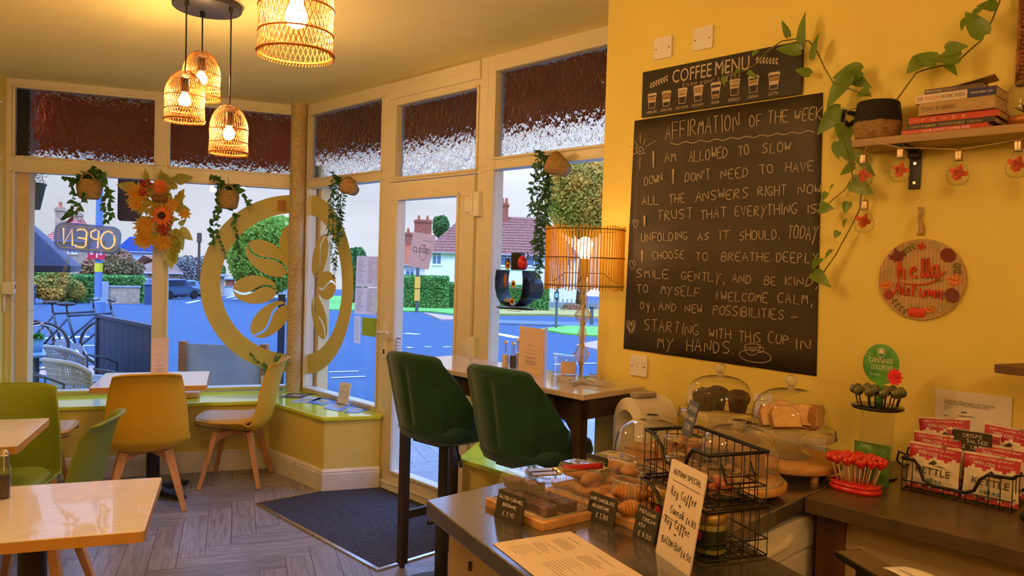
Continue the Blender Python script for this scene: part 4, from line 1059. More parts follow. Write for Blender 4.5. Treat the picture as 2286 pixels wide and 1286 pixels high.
write(mb, 'Cakes & Sweets', .13, -.016, .19, -.016, .006, 0, 0, M=TW); para(mb, .12, .2, -.03, 6, .005, .0016, TW); para(mb, .12, .2, -.07, 9, .008, .0014, TW)
para(mb, .22, .28, -.02, 14, .008, .0014, TW)
mb.build('print', GREYINK, mo)
# ---------------------------------------------------------------- cloches and cake stands
def dome_prof(r, h): return [(r, 0), (r * 1.0, .012), (r * .985, h * .3), (r * .93, h * .55), (r * .80, h * .78), (r * .55, h * .93), (r * .28, h * .985), (0, h)]
def round_board(t, r, z, th=.02, feet=True):
    mb = MB(); mb.lathe([(0, z), (r - .003, z), (r, z + .003), (r, z + th - .003), (r - .003, z + th), (0, z + th)], 48)
    if feet:
        for k in range(4): a = PI / 4 + k * PI / 2 + .3; mb.cyl((r * .8 * cos(a), r * .8 * sin(a), 0), .012, z, 10)
    mb.build('board', BAMBOO, t)
def cloche(s, c, r, h, label):
    t = thing('cake_cloche', label, 'cake cloche', L2(s, c, ZT), A2, 'plastic cloches on round bamboo boards')
    round_board(t, r + .018, .018, .02)
    mb = MB(); mb.lathe([(r + .008, .0384), (r + .004, .044), (r, .05)] + [(a, b + .05) for a, b in dome_prof(r - .002, h)], 44); mb.build('dome', CLEARP, t)
    mb = MB(); mb.tube([((r + .008) * cos(q * PI / 20), (r + .008) * sin(q * PI / 20), .041) for q in range(40)], .003, 6, closed=True); mb.build('dome_rim', glass_sheet('plastic rim', (.8, .8, .78), 3, .1, .25), t); mb = MB(); mb.cyl((0, 0, .0495 + h), .018, .013, 16); mb.build('knob', glass_sheet('plastic rim', (.8, .8, .78), 3, .1, .25), t)
    return t
c1 = cloche(-1.278, 1.80, .108, .105, 'small clear plastic cloche over slices, behind the left end of the basket'.replace('left', 'far'))
c2 = cloche(-1.025, 1.835, .108, .128, 'large clear plastic cloche over a crumbly cake, between basket and glass stands')
STRUD = mat('crumbly cake', (.45, .24, .09), .8, col2=(.20, .085, .03), scale=45, bump=.8)
for (cl, x, y, an, lab) in ((c1, -.03, -.02, .3, 'cake wedge under the small cloche, towards the tower fan'), (c1, .035, .02, 1.6, 'cake wedge under the small cloche, towards the basket'), (c2, .03, .03, .7, 'crumbly cake wedge under the large cloche, the taller piece'), (c2, -.035, -.02, 2.6, 'flat pale slice under the large cloche')):
    big = cl is c2 and x > 0
    p = L2(-1.278 if cl is c1 else -1.025, 1.80 if cl is c1 else 1.835, ZT + .0385)
    rzz = A2 + an
    q = p + Vector((x, y, 0))
    t = thing('cake_slice', lab, 'cake', q, rzz)
    hh = .075 if big else (.03 if cl is c2 else .05)
    mb = MB(); pl_ = [(-.04, -.035), (.045, -.03), (.05, .03), (-.035, .04)]; mb.prism(pl_, 0, hh * .85); mb.build('crumb', STRUD if big else PASTRY, t, bevel=.006)
    mb = MB(); mb.grid(lambda u, v: (-.042 + .095 * u, -.038 + .076 * v, hh * .86 + .008 * sin(u * PI) * sin(v * PI) + R.uniform(-.002, .002)), 8, 8, thick=.004); mb.build('crust', STRUD, t)
GLST = glass_sheet('pressed glass', (.92, .90, .86), 3.4, .08, .14, (.95, .92, .85))
def stand(s, c, z, r, label, boardr):
    t = thing('cake_stand', label, 'cake stand', L2(s, c, ZT), A2, 'pressed glass cake stands with domes')
    round_board(t, boardr, .022, .022)
    zb = .0445; zp = z - ZT
    mb = MB(); mb.lathe([(0, zb), (.062, zb), (.058, zb + .012), (.040, zb + .02), (.030, zb + .045), (.030, zp - .03), (.045, zp - .012), (r * .6, zp - .004), (r, zp), (r + .004, zp - .022), (r + .001, zp - .024), (r - .004, zp + .003), (0, zp + .003)], 48, wob=lambda a, zz: 1 + .012 * sin(a * 24)); mb.build('pedestal_plate', GLST, t)
    mb = MB(); mb.lathe([(a, b + zp + .004) for a, b in dome_prof(r - .018, .112)], 44); mb.build('dome', CLEARG, t)
    mb = MB(); mb.ell((0, 0, zp + .004 + .112 + .024), (.017, .017, .017), 16, 10); mb.cyl((0, 0, zp + .114), .010, .01, 12); mb.build('knob', CRY, t)
    return t
sA = stand(-1.335, 2.255, 1.022, .130, 'glass domed cake stand of chocolate muffins, farther along the wall', .135)
sB = stand(-1.040, 2.155, 1.028, .128, 'glass domed cake stand of sponge slices, beside the red lollipops', .148)
MUF = mat('dark chocolate muffin', (.045, .020, .010), .7, var=.5, scale=70, bump=.9)
MUFC = mat('brown muffin case', (.06, .028, .014), .6)
pm = None
for (x, y, lab) in ((-.055, -.02, 'chocolate muffin under the farther glass dome, towards the tower fan'), (.0, .03, 'chocolate muffin at the back under the farther glass dome'), (.05, -.04, 'chocolate muffin with a torn pink-topped case at the front of the dome')):
    p = L2(-1.335, 2.255, 1.0255) + Vector((x, y, 0))
    if pm is None:
        pm = thing('muffin', lab, 'muffin', p, 0, 'muffins under the glass dome')
        mb = MB(); mb.lathe([(0, 0), (.026, 0), (.034, .042), (.033, .044)], 32, wob=lambda a, z: 1 + .03 * sin(a * 16)); mb.build('case', MUFC, pm)
        mb = MB(); mb.ell((0, 0, .046), (.041, .041, .028), 16, 10, jit=.06); mb.build('top', MUF, pm)
    else: dup(pm, lab, p, .8 * x * 30)
p = L2(-1.335, 2.255, 1.0255) + Vector((.05, -.04, .07))
mb = MB(); mb.plate([(-.02, 0), (.02, 0), (.024, .014), (.01, .01), (0, .018), (-.012, .01), (-.022, .014)], .002); tag(mb.build('paper_scrap', mat('pink paper', (.62, .22, .14), .7), loc=p - Vector((.0, .0, .012)), rz=.4), 'pink paper scrap on top of the front muffin', 'paper')
SPG = mat('vanilla sponge', (.80, .52, .26), .85, var=.08, scale=60, bump=.3)
SPC = mat('brown sponge crust', (.34, .14, .05), .7)
ps = None
for (x, y, a, ti, lab) in ((-.03, -.045, .15, .5, 'sponge slice at the front under the nearer dome'), (-.055, -.015, .2, .45, 'sponge slice behind the front one, towards the far stand'), (.035, -.005, -.3, .4, 'sponge slice leaning at the middle of the nearer dome'), (.07, .01, .9, .0, 'sponge slice end piece at the wall side of the nearer dome'), (-.01, .045, .1, .5, 'sponge slice at the back under the nearer dome')):
    p = L2(-1.04, 2.155, 1.0325) + Vector((x, y, 0))
    mw = Matrix.Translation(p) @ Matrix.Rotation(a, 4, 'Z') @ Matrix.Rotation(-ti, 4, 'X')
    o_ = [(-.042, 0), (.042, 0), (.043, .042), (.03, .058), (.0, .064), (-.03, .058), (-.043, .042)]
    if ps is None:
        ps = thing('sponge_slice', lab, 'cake slice', mw=mw, group='sponge slices under the glass dome')
        mb = MB(); mb.plate(o_, .022); mb.build('crumb', SPG, ps)
        mb = MB(); n = len(o_)
        vs = [(q[0] * 1.02, .0005, q[1] * 1.02 - .0005) for q in o_] + [(q[0] * 1.02, -.0225, q[1] * 1.02 - .0005) for q in o_]
        mb.add(vs, [(i, (i + 1) % n, n + (i + 1) % n, n + i) for i in range(n)]); mb.build('crust', SPC, ps)
    else: dup(ps, lab, mw=mw)
# ---------------------------------------------------------------- lollipops
RCND = mat('red heart lollipop', (.60, .022, .012), .18, coat=.6, var=.3, scale=80)
RAC = mat('red acrylic', (.62, .012, .018), .2, coat=.5)
STK = mat('white paper stick', (.72, .62, .52), .6)
GRN = mat('grey green wrapped lollipop', (.10, .11, .055), .25, var=.6, scale=60, coat=.5)
BAC = mat('black acrylic', (.012, .012, .010), .15)
lo = L2(-.825, 2.110, ZT)
ls = thing('lollipop_stand', 'red oval acrylic stand full of red lollipops', 'display stand', lo, A2)
mb = MB(); mb.lathe([(0, 0), (.066, 0), (.068, .004), (.068, .010), (.064, .012), (.064, .014), (.066, .016), (.066, .022), (0, .022)], 40, wob=lambda a, z: 1 - .28 * sin(a) ** 2); mb.build('base_plate', RAC, ls)
def pops(prof, P0, spots, heads, hm, sm, label, group, name, sr=.002, hh=.055, heart=False):
    first = prof
    for (x, y, h, tx, ty) in spots:
        mw = Matrix.Translation(P0 + Vector((x, y, 0))) @ Matrix.Rotation(tx, 4, 'X') @ Matrix.Rotation(ty, 4, 'Y')
        if first is None:
            first = thing(name, label, 'lollipop', mw=mw, group=group)
            mb = MB(); mb.tube([(0, 0, 0), (0, 0, hh)], sr, 6); mb.build('stick', sm, first)
            mb = MB()
            if heart:
                mb.ell((-.0055, 0, hh + .008), (.009, .0075, .010), 10, 7); mb.ell((.0055, 0, hh + .008), (.009, .0075, .010), 10, 7); mb.ell((0, 0, hh + .002), (.008, .007, .010), 10, 7)
            else: mb.ell((0, 0, hh + .009), (.0135, .0135, .0135), 12, 8)
            mb.build('candy', hm, first)
        else: dup(first, label, mw=mw)
    return first
sp = []
for ring_, n, r, h in ((0, 1, 0, .02), (1, 7, .024, .015), (2, 13, .048, 0)):
    for k in range(n):
        a = 2 * PI * k / n + ring_ * .4; x, y = r * cos(a), r * .74 * sin(a)
        q = Matrix.Rotation(A2, 3, 'Z') @ Vector((x, y, 0)); sp.append((q.x, q.y, 0, -q.y * 6.5 + R.uniform(-.08, .08), q.x * 6.5))
pops(None, lo + Vector((0, 0, .0225)), [(x, y, h, tx, ty) for x, y, h, tx, ty in sp], 0, RCND, STK, 'red heart lollipop on a white stick in the red stand', 'red lollipops in the red stand', 'heart_lollipop', .002, .058, True)
go = L2(-.850, 2.310, ZT); zt = 1.098 - ZT
gs = thing('lollipop_tower', 'clear tower with a black tray of wrapped lollipops and a green disc sign', 'display stand', go, A2)
mb = MB(); mb.lathe([(.045, 0), (.045, zt)], 32); mb.build('clear_tube', glass_sheet('clear acrylic tube', (.95, .95, .93), 1.5, .03, .04), gs)
mb = MB(); mb.lathe([(0, zt), (.070, zt), (.072, zt + .004), (.070, zt + .008), (0, zt + .008)], 40); mb.build('tray', BAC, gs); mb = MB(); mb.cyl((0, 0, 0), .06, .006, 32); mb.build('base', BAC, gs)
GS = mat('green sign card', (.05, .25, .06), .5, col2=(.14, .42, .10), scale=25)
STAR = mat('fluorescent red star', (.85, .03, .06), .6)
mb = MB(); n = 40; SM = Matrix.Translation((-.012, .045, zt + .125)); mb.plate([(.052 * cos(2 * PI * k / n), .060 * sin(2 * PI * k / n)) for k in range(n)], .002, M=SM); mb.box((-.012, .045, zt + .035), (.02, .002, .07)); sg = mb.build('disc_sign', GS, gs)
mb = MB(); write(mb, 'CANNABIS', -.034, .004, .034, .004, .015, -.0026, M=SM); write(mb, 'LOLLIPOPS', -.026, -.016, .034, -.016, .014, -.0026, M=SM); write(mb, 'THE ORIGINAL', -.03, -.034, .0, -.034, .005, -.0026, M=SM)
ring_pts = [(.0105 * cos(2 * PI * k / 20), .034 + .0135 * sin(2 * PI * k / 20)) for k in range(21)]; ribbon(mb, ring_pts, .0014, -.0026, M=SM)
mb.add([SM @ Vector((x, -.0026, z)) for x, z in ((-.007, .032), (-.004, .030), (0, .034), (.004, .030), (.007, .032), (.006, .042), (0, .045), (-.006, .042))], [tuple(range(8))])
ribbon(mb, [(-.038 + .007 * cos(2 * PI * k / 12), .026 + .007 * sin(2 * PI * k / 12)) for k in range(13)], .001, -.0026, M=SM)
mb.build('sign_print', PAPER, sg)
mb = MB(); st = []
for k in range(22): r_ = .024 if k % 2 == 0 else .017; st.append((r_ * cos(2 * PI * k / 22), r_ * 1.15 * sin(2 * PI * k / 22)))
SM2 = Matrix.Translation((.030, .040, zt + .092)); mb.plate(st, .0015, M=SM2); pst = mb.build('price_star', STAR, gs)
mb = MB(); hand(mb, '\u00a3 3.50', -.013, -.005, .013, -.003, .010, .0012, -.002, M=SM2); mb.build('price', mat('dark red ink', (.25, .0, .02), .6), pst)
sp = []
for n, r in ((5, .022), (11, .052)):
    for k in range(n):
        a = 2 * PI * k / n + r * 9; q = Vector((r * cos(a), r * sin(a), 0)); sp.append((q.x, q.y, 0, -q.y * 5, q.x * 5))
pops(None, go + Vector((0, 0, zt + .0085)), sp, 0, GRN, BLACKM, 'wrapped grey-green lollipop on a dark stick in the clear tower', 'wrapped lollipops in the tower', 'wrapped_lollipop', .0018, .036)
# green packet at the foot of the tower
def bag_fn(w, h, t):
    def bul(u, v): return t * (max(0, sin(PI * u)) ** .7) * (max(0, sin(PI * min(1, max(0, (v - .06) / .88)))) ** .6)
    return bul
def bag(root, w, h, t, mats, split, name='packet'):
    bul = bag_fn(w, h, t); mb = MB(); nu, nv = 14, 20
    for sg in (-1, 1):
        vs, fs, mi = [], [], []
        for i in range(nu + 1):
            for j in range(nv + 1):
                u, v = i / nu, j / nv; x = (u - .5) * w * (1 - .05 * sin(PI * v)); cr = .0022 * sin(u * 23 + v * 9) * sin(v * 17 - u * 5)
                vs.append((x, sg * (bul(u, v) + cr * (1 if .08 < v < .92 and 0 < u < 1 else 0)) + .004 * sin(u * 7) * (v > .92 or v < .08), v * h))
        k = nv + 1; o = len(mb.v); mb.v += [Vector(q) for q in vs]
        for i in range(nu):
            for j in range(nv):
                f = [i * k + j, (i + 1) * k + j, (i + 1) * k + j + 1, i * k + j + 1]
                if sg > 0: f.reverse()
                v = (j + .5) / nv; jag = split[0] + .025 * (((i * 7) % 5) - 2) / 2
                mb.f.append([q + o for q in f]); mb.m.append(1 if jag < v < split[1] else (2 if v < split[2] + .02 * (i % 3) else 0)); mb.sm.append(True)
    return mb.build(name, mats, root), bul
def on_bag(mb, bul, w, h):
    for i, p in enumerate(mb.v):
        u, v = p.x / w + .5, p.z / h
        mb.v[i] = Vector((p.x, -bul(min(1, max(0, u)), min(1, max(0, v))) - .0028, p.z))
GP = mat('green foil packet', (.06, .16, .03), .35, var=.4, scale=22)
gt = thing('green_packet', 'green foil packet leaning at the foot of the lollipop tower', 'packet', mw=Matrix.Translation(L2(P2(1943, 1040, 2.212).x, 2.212, ZT)) @ Matrix.Rotation(A2 + .06, 4, 'Z') @ Matrix.Rotation(-.12, 4, 'X'))
o_, bul = bag(gt, 0.100, .112, .008, [GP, GP, GP], (.7, .8, .0), 'foil')
mb = MB(); ribbon(mb, [(.022 + .011 * cos(2 * PI * k / 14), .062 + .011 * sin(2 * PI * k / 14)) for k in range(15)], .0022, 0); write(mb, 'CBD', .014, .058, .030, .058, .006); on_bag(mb, bul, .105, .115); mb.build('print', BLACKM, gt)
# ---------------------------------------------------------------- crisps
cl = to2(F(2012, 1093, ZT)); cr = to2(F(2256, 1148, ZT))
cw = cr.x - cl.x; CD = .165
kb = thing('crisps_basket', 'black wire basket full of crisp packets on the wall worktop', 'basket', L2(cl.x, cl.y, ZT), A2)
mb = MB()
zr = .088
mb.tube([(0, CD, zr), (cw, CD, zr), (cw, 0, zr), (cw - .055, 0, zr - .003), (cw - .072, 0, zr - .018), (cw - .085, 0, zr - .05), (cw - .105, 0, zr - .06), (.075, 0, zr - .06), (.055, 0, zr - .05), (.042, 0, zr - .015), (.028, 0, zr), (0, 0, zr)], .0045, 7, closed=True)
mb.build('rim', WIRE, kb)
mb = MB()
for z in (.003, .028): mb.tube([(0, 0, z), (cw, 0, z), (cw, CD, z), (0, CD, z)], .0016, 5, closed=True)
for k in range(11):
    x = cw * k / 10; f = zr if (x < .035 or x > cw - .06) else zr - .06
    mb.tube([(x, 0, f), (x, 0, .002), (x, CD, .002), (x, CD, zr)], .0014, 5)
for k in range(1, 5): y = CD * k / 5; mb.tube([(0, y, zr), (0, y, .002), (cw, y, .002), (cw, y, zr)], .0014, 5)
mb.build('wires', WIRE, kb)
for x, s in ((0, -1), (cw, 1)):
    mb = MB(); mb.tube([(x, .04, zr), (x + s * .026, .045, zr + .006), (x + s * .03, .045, zr - .02), (x + s * .012, .045, zr - .035), (x + s * .012, .12, zr - .035), (x + s * .03, .12, zr - .02), (x + s * .026, .12, zr + .006), (x, .125, zr)], .003, 6); mb.build('handle', WIRE, kb)
BW = mat('white crisp packet', (.72, .64, .52), .42, var=.04, scale=30)
BR = mat('crimson crisp packet band', (.42, .012, .045), .4)
BX = mat('crimson packet foot', (.40, .05, .06), .4, var=.5, scale=60)
bags = [(.066, .034, .0, .0, 'crisp packet at the front of the basket, beside the red lollipops'), (.203, .030, .0, .02, 'crisp packet at the front of the basket, at the far end from the lollipops'),
        (.062, .080, .024, .02, 'crisp packet in the second row, beside the red lollipops'), (.208, .078, .018, -.03, 'crisp packet in the second row behind the front one, away from the lollipops'), (.135, .112, .040, .0, 'crisp packet behind the salted crisps card'),
        (.066, .140, .062, .25, 'crisp packet at the back corner by the lollipop tower, tilted'), (.212, .138, .062, -.12, 'crisp packet at the back, below the certificate')]
bp0 = None; bw_, bh_ = .130, .124
for (x, y, z, a, lab) in bags:
    mw = Matrix.Translation(L2(cl.x + x, cl.y + y, ZT + .006 + z)) @ Matrix.Rotation(A2 + a * .4, 4, 'Z') @ Matrix.Rotation(-.12, 4, 'X') @ Matrix.Rotation(-a * .4, 4, 'Y')
    if bp0 is None:
        bp0 = thing('crisp_packet', lab, 'crisp packet', mw=mw, group='crisp packets in the wire basket')
        o_, bul = bag(bp0, bw_, bh_, .0155, [BW, BR, BX], (.70, .95, .06), 'foil')
        mb = MB(); write(mb, 'KETTLE', -.040, .046, .044, .042, .018); 
        mb.add([(.0, 0, .066), (.02, 0, .068), (.038, 0, .064), (.02, 0, .0705)], [(0, 1, 2, 3)]); mb.add([(-.01, 0, .072), (.004, 0, .071), (.012, 0, .077), (.004, 0, .084), (-.002, 0, .079)], [(0, 1, 2, 3, 4)])
        on_bag(mb, bul, bw_, bh_); mb.build('brand_print', INK, bp0)
        mb = MB(); write(mb, 'WIN \u00a3200', -.040, .096, .010, .094, .009); write(mb, 'ENJOY A SUMMER OF SPORT', -.050, .109, .050, .109, .005); write(mb, 'kettle.co', .026, .097, .048, .097, .004); ribbon(mb, [(.018, .101), (.02, .096), (.022, .101)], .0012, 0); on_bag(mb, bul, bw_, bh_); mb.build('offer_print', PAPER, bp0)
        mb = MB(); hand(mb, 'salted', -.020, .024, .024, .023, .012, .0018, 0); on_bag(mb, bul, bw_, bh_); mb.build('flavour_print', mat('teal ink', (.05, .20, .24), .6), bp0)
    else: dup(bp0, lab, mw=mw)
card(L2(cl.x + .092, cl.y + .088, ZT + .118), L2(cl.x + .188, cl.y + .088, ZT + .118), .055, [('CRISPS', .28, .75, .70, .17), ('SALTED', .38, .90, .45, .17), ('\u00a3 1.80', .28, .78, .15, .17)], 'slate card reading crisps salted, above the crisp packets', tilt=.12, M_=mat('brown black card', (.030, .024, .016), .6))
# ---- odds and ends near the till
q = P2(2278, 1160, 2.28); mo2 = L2(q.x, q.y, ZT)
t = thing('black_knob', 'small glossy black knob cut off at the frame edge on the wall worktop', 'knob', L2(to2(F(2288, 1172, ZT)).x + .02, to2(F(2288, 1172, ZT)).y, ZT), A2)
mb = MB(); mb.ell((0, 0, .022), (.032, .024, .022), 20, 12); mb.build('body', BAC, t)
mb = MB(); mb.tube([(-.02, -.01, .034), (.0, 0, .044), (.02, .008, .036)], .003, 6); mb.build('seam', BLACKM, t)
e0 = F(1925, 1226, .965); e1 = F(2075, 1300, .965); d = (e1 - e0); rz = math.atan2(d.y, d.x)
t = thing('card_terminal', 'dark hand-held till terminal propped up at the bottom edge of the view', 'terminal', e0, rz)
mb = MB(); T = Matrix.Rotation(.06, 4, 'Y'); mb.rbox((.09, -.03, -.006), (.19, .062, .012), .006, 3, M=T); mb.build('body', BAC, t, bevel=.002)
mb = MB(); mb.b2((.004, -.058, .0003), (.18, -.002, .0012), M=T); mb.build('screen', mat('dull screen', (.10, .075, .05), .3), t)
mb = MB(); mb.cyl((.001, 0, -.010), .004, .012, 8, M=T); mb.build('corner_cap', CHROME, t)
mb = MB(); mb.prism([(.04, -.05), (.16, -.05), (.16, -.01), (.04, -.01)], -(.965 - ZT) + .0005, -.02); mb.build('stand', BLACKP, t)
t = thing('receipt_paper', 'cream paper slips lying on the till terminal at the bottom edge', 'paper', F(2012, 1272, .968) + Vector((0, 0, .0)), rz + .1)
mb = MB(); mb.grid(lambda u, v: (u * .09, -.055 * v + .01, .004 + .006 * sin(u * 3 + v)), 8, 5, thick=.0008); mb.build('slip', PAPER, t)
mb = MB(); para(mb, .01, .08, -.012, 3, .012, .002, Matrix.Translation((0, 0, .012)) @ Matrix.Rotation(PI / 2, 4, 'X') @ Matrix.Rotation(PI, 4, 'X')) if False else mb.b2((.02, -.03, .0115), (.07, -.028, .0118)); mb.build('print', GREYINK, t)
# ================================================================ on the yellow wall
WY = 2.549
MW = M2 @ Matrix.Translation((0, WY, 0))
def wz(px, py, c=2.55): q = P2(px, py, c); return q.x, q.z
def wthing(name, label, cat, group=None): return thing(name, label, cat, mw=MW, group=group)
cbd = wthing('chalkboard', 'tall black chalkboard sheet of chalk handwriting on the yellow wall', 'chalkboard')
c4 = [wz(1418, 270), wz(1838, 207), wz(1823, 840), wz(1393, 778)]
mb = MB()
def cbf(u, v):
    x = (c4[0][0] * (1 - v) + c4[3][0] * v) * (1 - u) + (c4[1][0] * (1 - v) + c4[2][0] * v) * u
    z = (c4[0][1] * (1 - v) + c4[3][1] * v) * (1 - u) + (c4[1][1] * (1 - v) + c4[2][1] * v) * u
    return (x, -.003 - .0012 * sin(u * 31) * v, z)
mb.grid(cbf, 24, 12, thick=-.0025); mb.build('sheet', mat('chalkboard black vinyl', (.030, .022, .014), .55, col2=(.050, .038, .024), scale=3, detail=6), cbd)
mb = MB()
def chalk(text, a, b, capx, w=.0034, jit=.4):
    (x0, z0), (x1, z1) = wz(*a), wz(*b); h = wz(a[0], a[1] - capx)[1] - z0
    hand(mb, text, x0, z0, x1, z1, h, w, -.0062, 0, jit)
chalk('AFFIRMATION', (1488, 312), (1652, 290), 34); chalk('OF', (1676, 284), (1702, 280), 26); chalk('THE', (1716, 277), (1761, 272), 26); chalk('WEEK', (1776, 270), (1836, 268), 26)
ribbon(mb, [wz(1498 + k * 17, 322 - k * 1.55 + (4 if k % 2 else -3)) for k in range(20)][:], .003, -.0062)
def bigI(x, y0, y1): 
    for d in (-1.5, 0, 1.5): ribbon(mb, [wz(x + d, y0), wz(x + d * .5, y1)], .004, -.0062)
bigI(1461, 338, 375); chalk('AM', (1487, 364), (1512, 360), 21); chalk('ALLOWED', (1540, 361), (1626, 353), 24); chalk('TO', (1652, 350), (1674, 345), 22); chalk('SLOW', (1704, 342), (1766, 339), 22)
chalk('DOWN.', (1441, 414), (1486, 408), 21); bigI(1505, 378, 411); chalk("DON'T", (1532, 407), (1588, 401), 21); chalk('NEED', (1612, 400), (1672, 395), 21); chalk('TO', (1700, 392), (1729, 386), 20); chalk('HAVE', (1756, 384), (1818, 382), 20)
chalk('ALL', (1437, 458), (1472, 456), 21); chalk('THE', (1496, 455), (1531, 452), 21); chalk('ANSWERS', (1556, 450), (1672, 442), 22); chalk('RIGHT', (1694, 439), (1758, 435), 22); chalk('NOW.', (1784, 433), (1842, 432), 20)
bigI(1441, 482, 506); chalk('TRUST', (1470, 493), (1548, 487), 21); chalk('THAT', (1566, 490), (1624, 485), 22); chalk('EVERYTHING', (1642, 484), (1781, 478), 22); chalk('IS', (1803, 477), (1826, 475), 18)
chalk('UNFOLDING', (1434, 540), (1537, 536), 18); chalk('AS', (1561, 537), (1585, 536), 16); chalk('IT', (1608, 535), (1632, 533), 18); chalk('SHOULD.', (1653, 538), (1742, 533), 22); chalk('TODAY,', (1760, 532), (1832, 536), 30)
bigI(1436, 559, 585); chalk('CHOOSE', (1459, 580), (1530, 576), 17); chalk('TO', (1556, 581), (1583, 582), 18); chalk('BREATHE', (1613, 582), (1721, 584), 19); chalk('DEEPLY', (1735, 585), (1828, 588), 22)
chalk('SMILE', (1424, 619), (1495, 622), 18); chalk('GENTLY,', (1523, 624), (1618, 630), 19); chalk('AND', (1637, 630), (1678, 634), 19); chalk('BE', (1708, 635), (1735, 636), 19); chalk('KIND,', (1755, 636), (1824, 641), 18)
chalk('TO', (1424, 654), (1449, 654), 18); chalk('MYSELF.', (1478, 655), (1570, 663), 19); chalk('I', (1597, 668), (1602, 668), 18); chalk('WELCOME', (1613, 671), (1717, 676), 20); chalk('CALM,', (1737, 676), (1814, 680), 21)
chalk('joy,', (1418, 690), (1462, 690), 24); chalk('AND', (1474, 691), (1511, 695), 18); chalk('NEW', (1531, 697), (1570, 700), 18); chalk('POSSIBILITIES', (1594, 702), (1752, 713), 21); chalk('-', (1768, 714), (1786, 713), 14)
chalk('STARTING', (1441, 736), (1562, 750), 24); chalk('WITH', (1585, 752), (1634, 758), 19); chalk('THIS', (1652, 762), (1701, 766), 22); chalk('CUP', (1716, 765), (1763, 772), 24); chalk('IN', (1778, 780), (1810, 784), 26)
chalk('MY', (1471, 777), (1505, 780), 26); chalk('HANDS.', (1535, 784), (1640, 790), 26)
# drawings: sun, hearts, cup on a saucer
for k in range(11):
    a = k * .62; rr_ = 4 + k * .9
ribbon(mb, [wz(1432 + (2 + k * .7) * cos(k * .8), 335 + (2 + k * .8) * sin(k * .8)) for k in range(14)], .003, -.0062)
for dx, dy, e in ((0, -22, 42), (-18, -6, 34), (-14, 10, 30), (-1, 26, 42), (12, 10, 22), (20, -12, 44), (10, -20, 30), (-12, -18, 28)): ribbon(mb, [wz(1432 + dx * .6, 335 + dy * .6), wz(1432 + dx * e / 25, 335 + dy * e / 25)], .0025, -.0062)
def heart(x, y, s, n=1):
    for q in range(n):
        g = s * (1 - q * .25); ribbon(mb, [wz(x + g * a, y + g * b * 1.5) for a, b in ((0, -.35), (.35, -.75), (.7, -.5), (.6, 0), (0, .8), (-.6, 0), (-.7, -.5), (-.35, -.75), (0, -.35), (.1, .0))], .0026, -.0062)
heart(1421, 500, 9); heart(1414, 592, 10); heart(1411, 730, 15, 3)
ribbon(mb, [wz(1688 + 36 * cos(k * .35), 795 + 14 * sin(k * .35) + 4 * cos(k * .35)) for k in range(19)], .0026, -.0062)
ribbon(mb, [wz(1664, 772), wz(1668, 788), wz(1682, 794), wz(1694, 788), wz(1700, 774)], .0026, -.0062); ribbon(mb, [wz(1682 + 18 * cos(k * .35), 772 + 5 * sin(k * .35)) for k in range(19)], .0026, -.0062)
ribbon(mb, [wz(1699, 777), wz(1708, 776), wz(1706, 786), wz(1695, 787)], .0026, -.0062); ribbon(mb, [wz(1676, 774), wz(1680, 786), wz(1690, 780)], .0026, -.0062)
mb.build('lettering', mat('chalk on board', (.42, .37, .29), .95), cbd)
# coffee menu
cm = wthing('coffee_menu', 'long black coffee menu plaque of eight paper cups above the chalkboard', 'sign')
m4 = [wz(1440, 163), wz(1797, 97), wz(1797, 210), wz(1440, 263)]
x0, x1, z0, z1 = m4[0][0], m4[1][0], m4[3][1], m4[0][1]
mb = MB(); mb.b2((x0, -.014, z0), (x1, -.002, z1)); mb.build('plaque', mat('black painted plaque', (.016, .012, .008), .5), cm, bevel=.001)
mwd, mhh = x1 - x0, z1 - z0
def mp_(u, v): return x0 + u * mwd, z0 + v * mhh
mb = MB(); Y = -.0148
a, z = mp_(.215, .635); b, _ = mp_(.475, .635); write(mb, 'COFFEE', a, z, b, z, .052, Y); a, _ = mp_(.498, 0); b, _ = mp_(.705, 0); write(mb, 'MENU', a, z, b, z, .052, Y)
a, z = mp_(.29, .515); b, _ = mp_(.66, .525); hand(mb, 'know your coffee', a, z, b, z, .019, .0016, Y, jit=.15)
names = ['AMERICANO', 'CAPPUCCINO', 'FLAT WHITE', 'MACCHIATO', 'MOCHA', 'ESPRESSO', 'CORTADO', 'LATTE']
us = [.075, .178, .288, .393, .505, .622, .733, .850]
for k, (n_, u) in enumerate(zip(names, us)):
    cx, zb = mp_(u, .17)
    h_, w_ = .050, .018
    ribbon(mb, [(cx - w_ * .78, zb), (cx + w_ * .78, zb), (cx + w_ * 1.12, zb + h_), (cx - w_ * 1.12, zb + h_), (cx - w_ * .78, zb)][:2], .002, Y)
    for s in (-1, 1): ribbon(mb, [(cx + s * w_ * .78, zb), (cx + s * w_ * 1.1, zb + h_)], .0022, Y)
    mb.b2((cx - w_ * 1.25, Y, zb + h_), (cx + w_ * 1.25, Y + .0004, zb + h_ + .006)); mb.b2((cx - w_ * 1.05, Y, zb + h_ + .006), (cx + w_ * 1.05, Y + .0004, zb + h_ + .010))
    write(mb, n_, cx - .0022 * len(n_) - .006, zb - .021, cx + .0022 * len(n_) + .006, zb - .021, .011, Y)
    f0, f1 = [(.45, .9), (.3, .55), (.5, .95), (.4, .95), (.55, .8), (.5, .97), (.5, .9), (.3, .6)][k]
    ww = lambda f: w_ * (.74 + .32 * f)
    mb.add([(cx - ww(f0), Y, zb + h_ * f0), (cx + ww(f0), Y, zb + h_ * f0), (cx + ww(f1), Y, zb + h_ * f1), (cx - ww(f1), Y, zb + h_ * f1)], [(0, 1, 2, 3)])
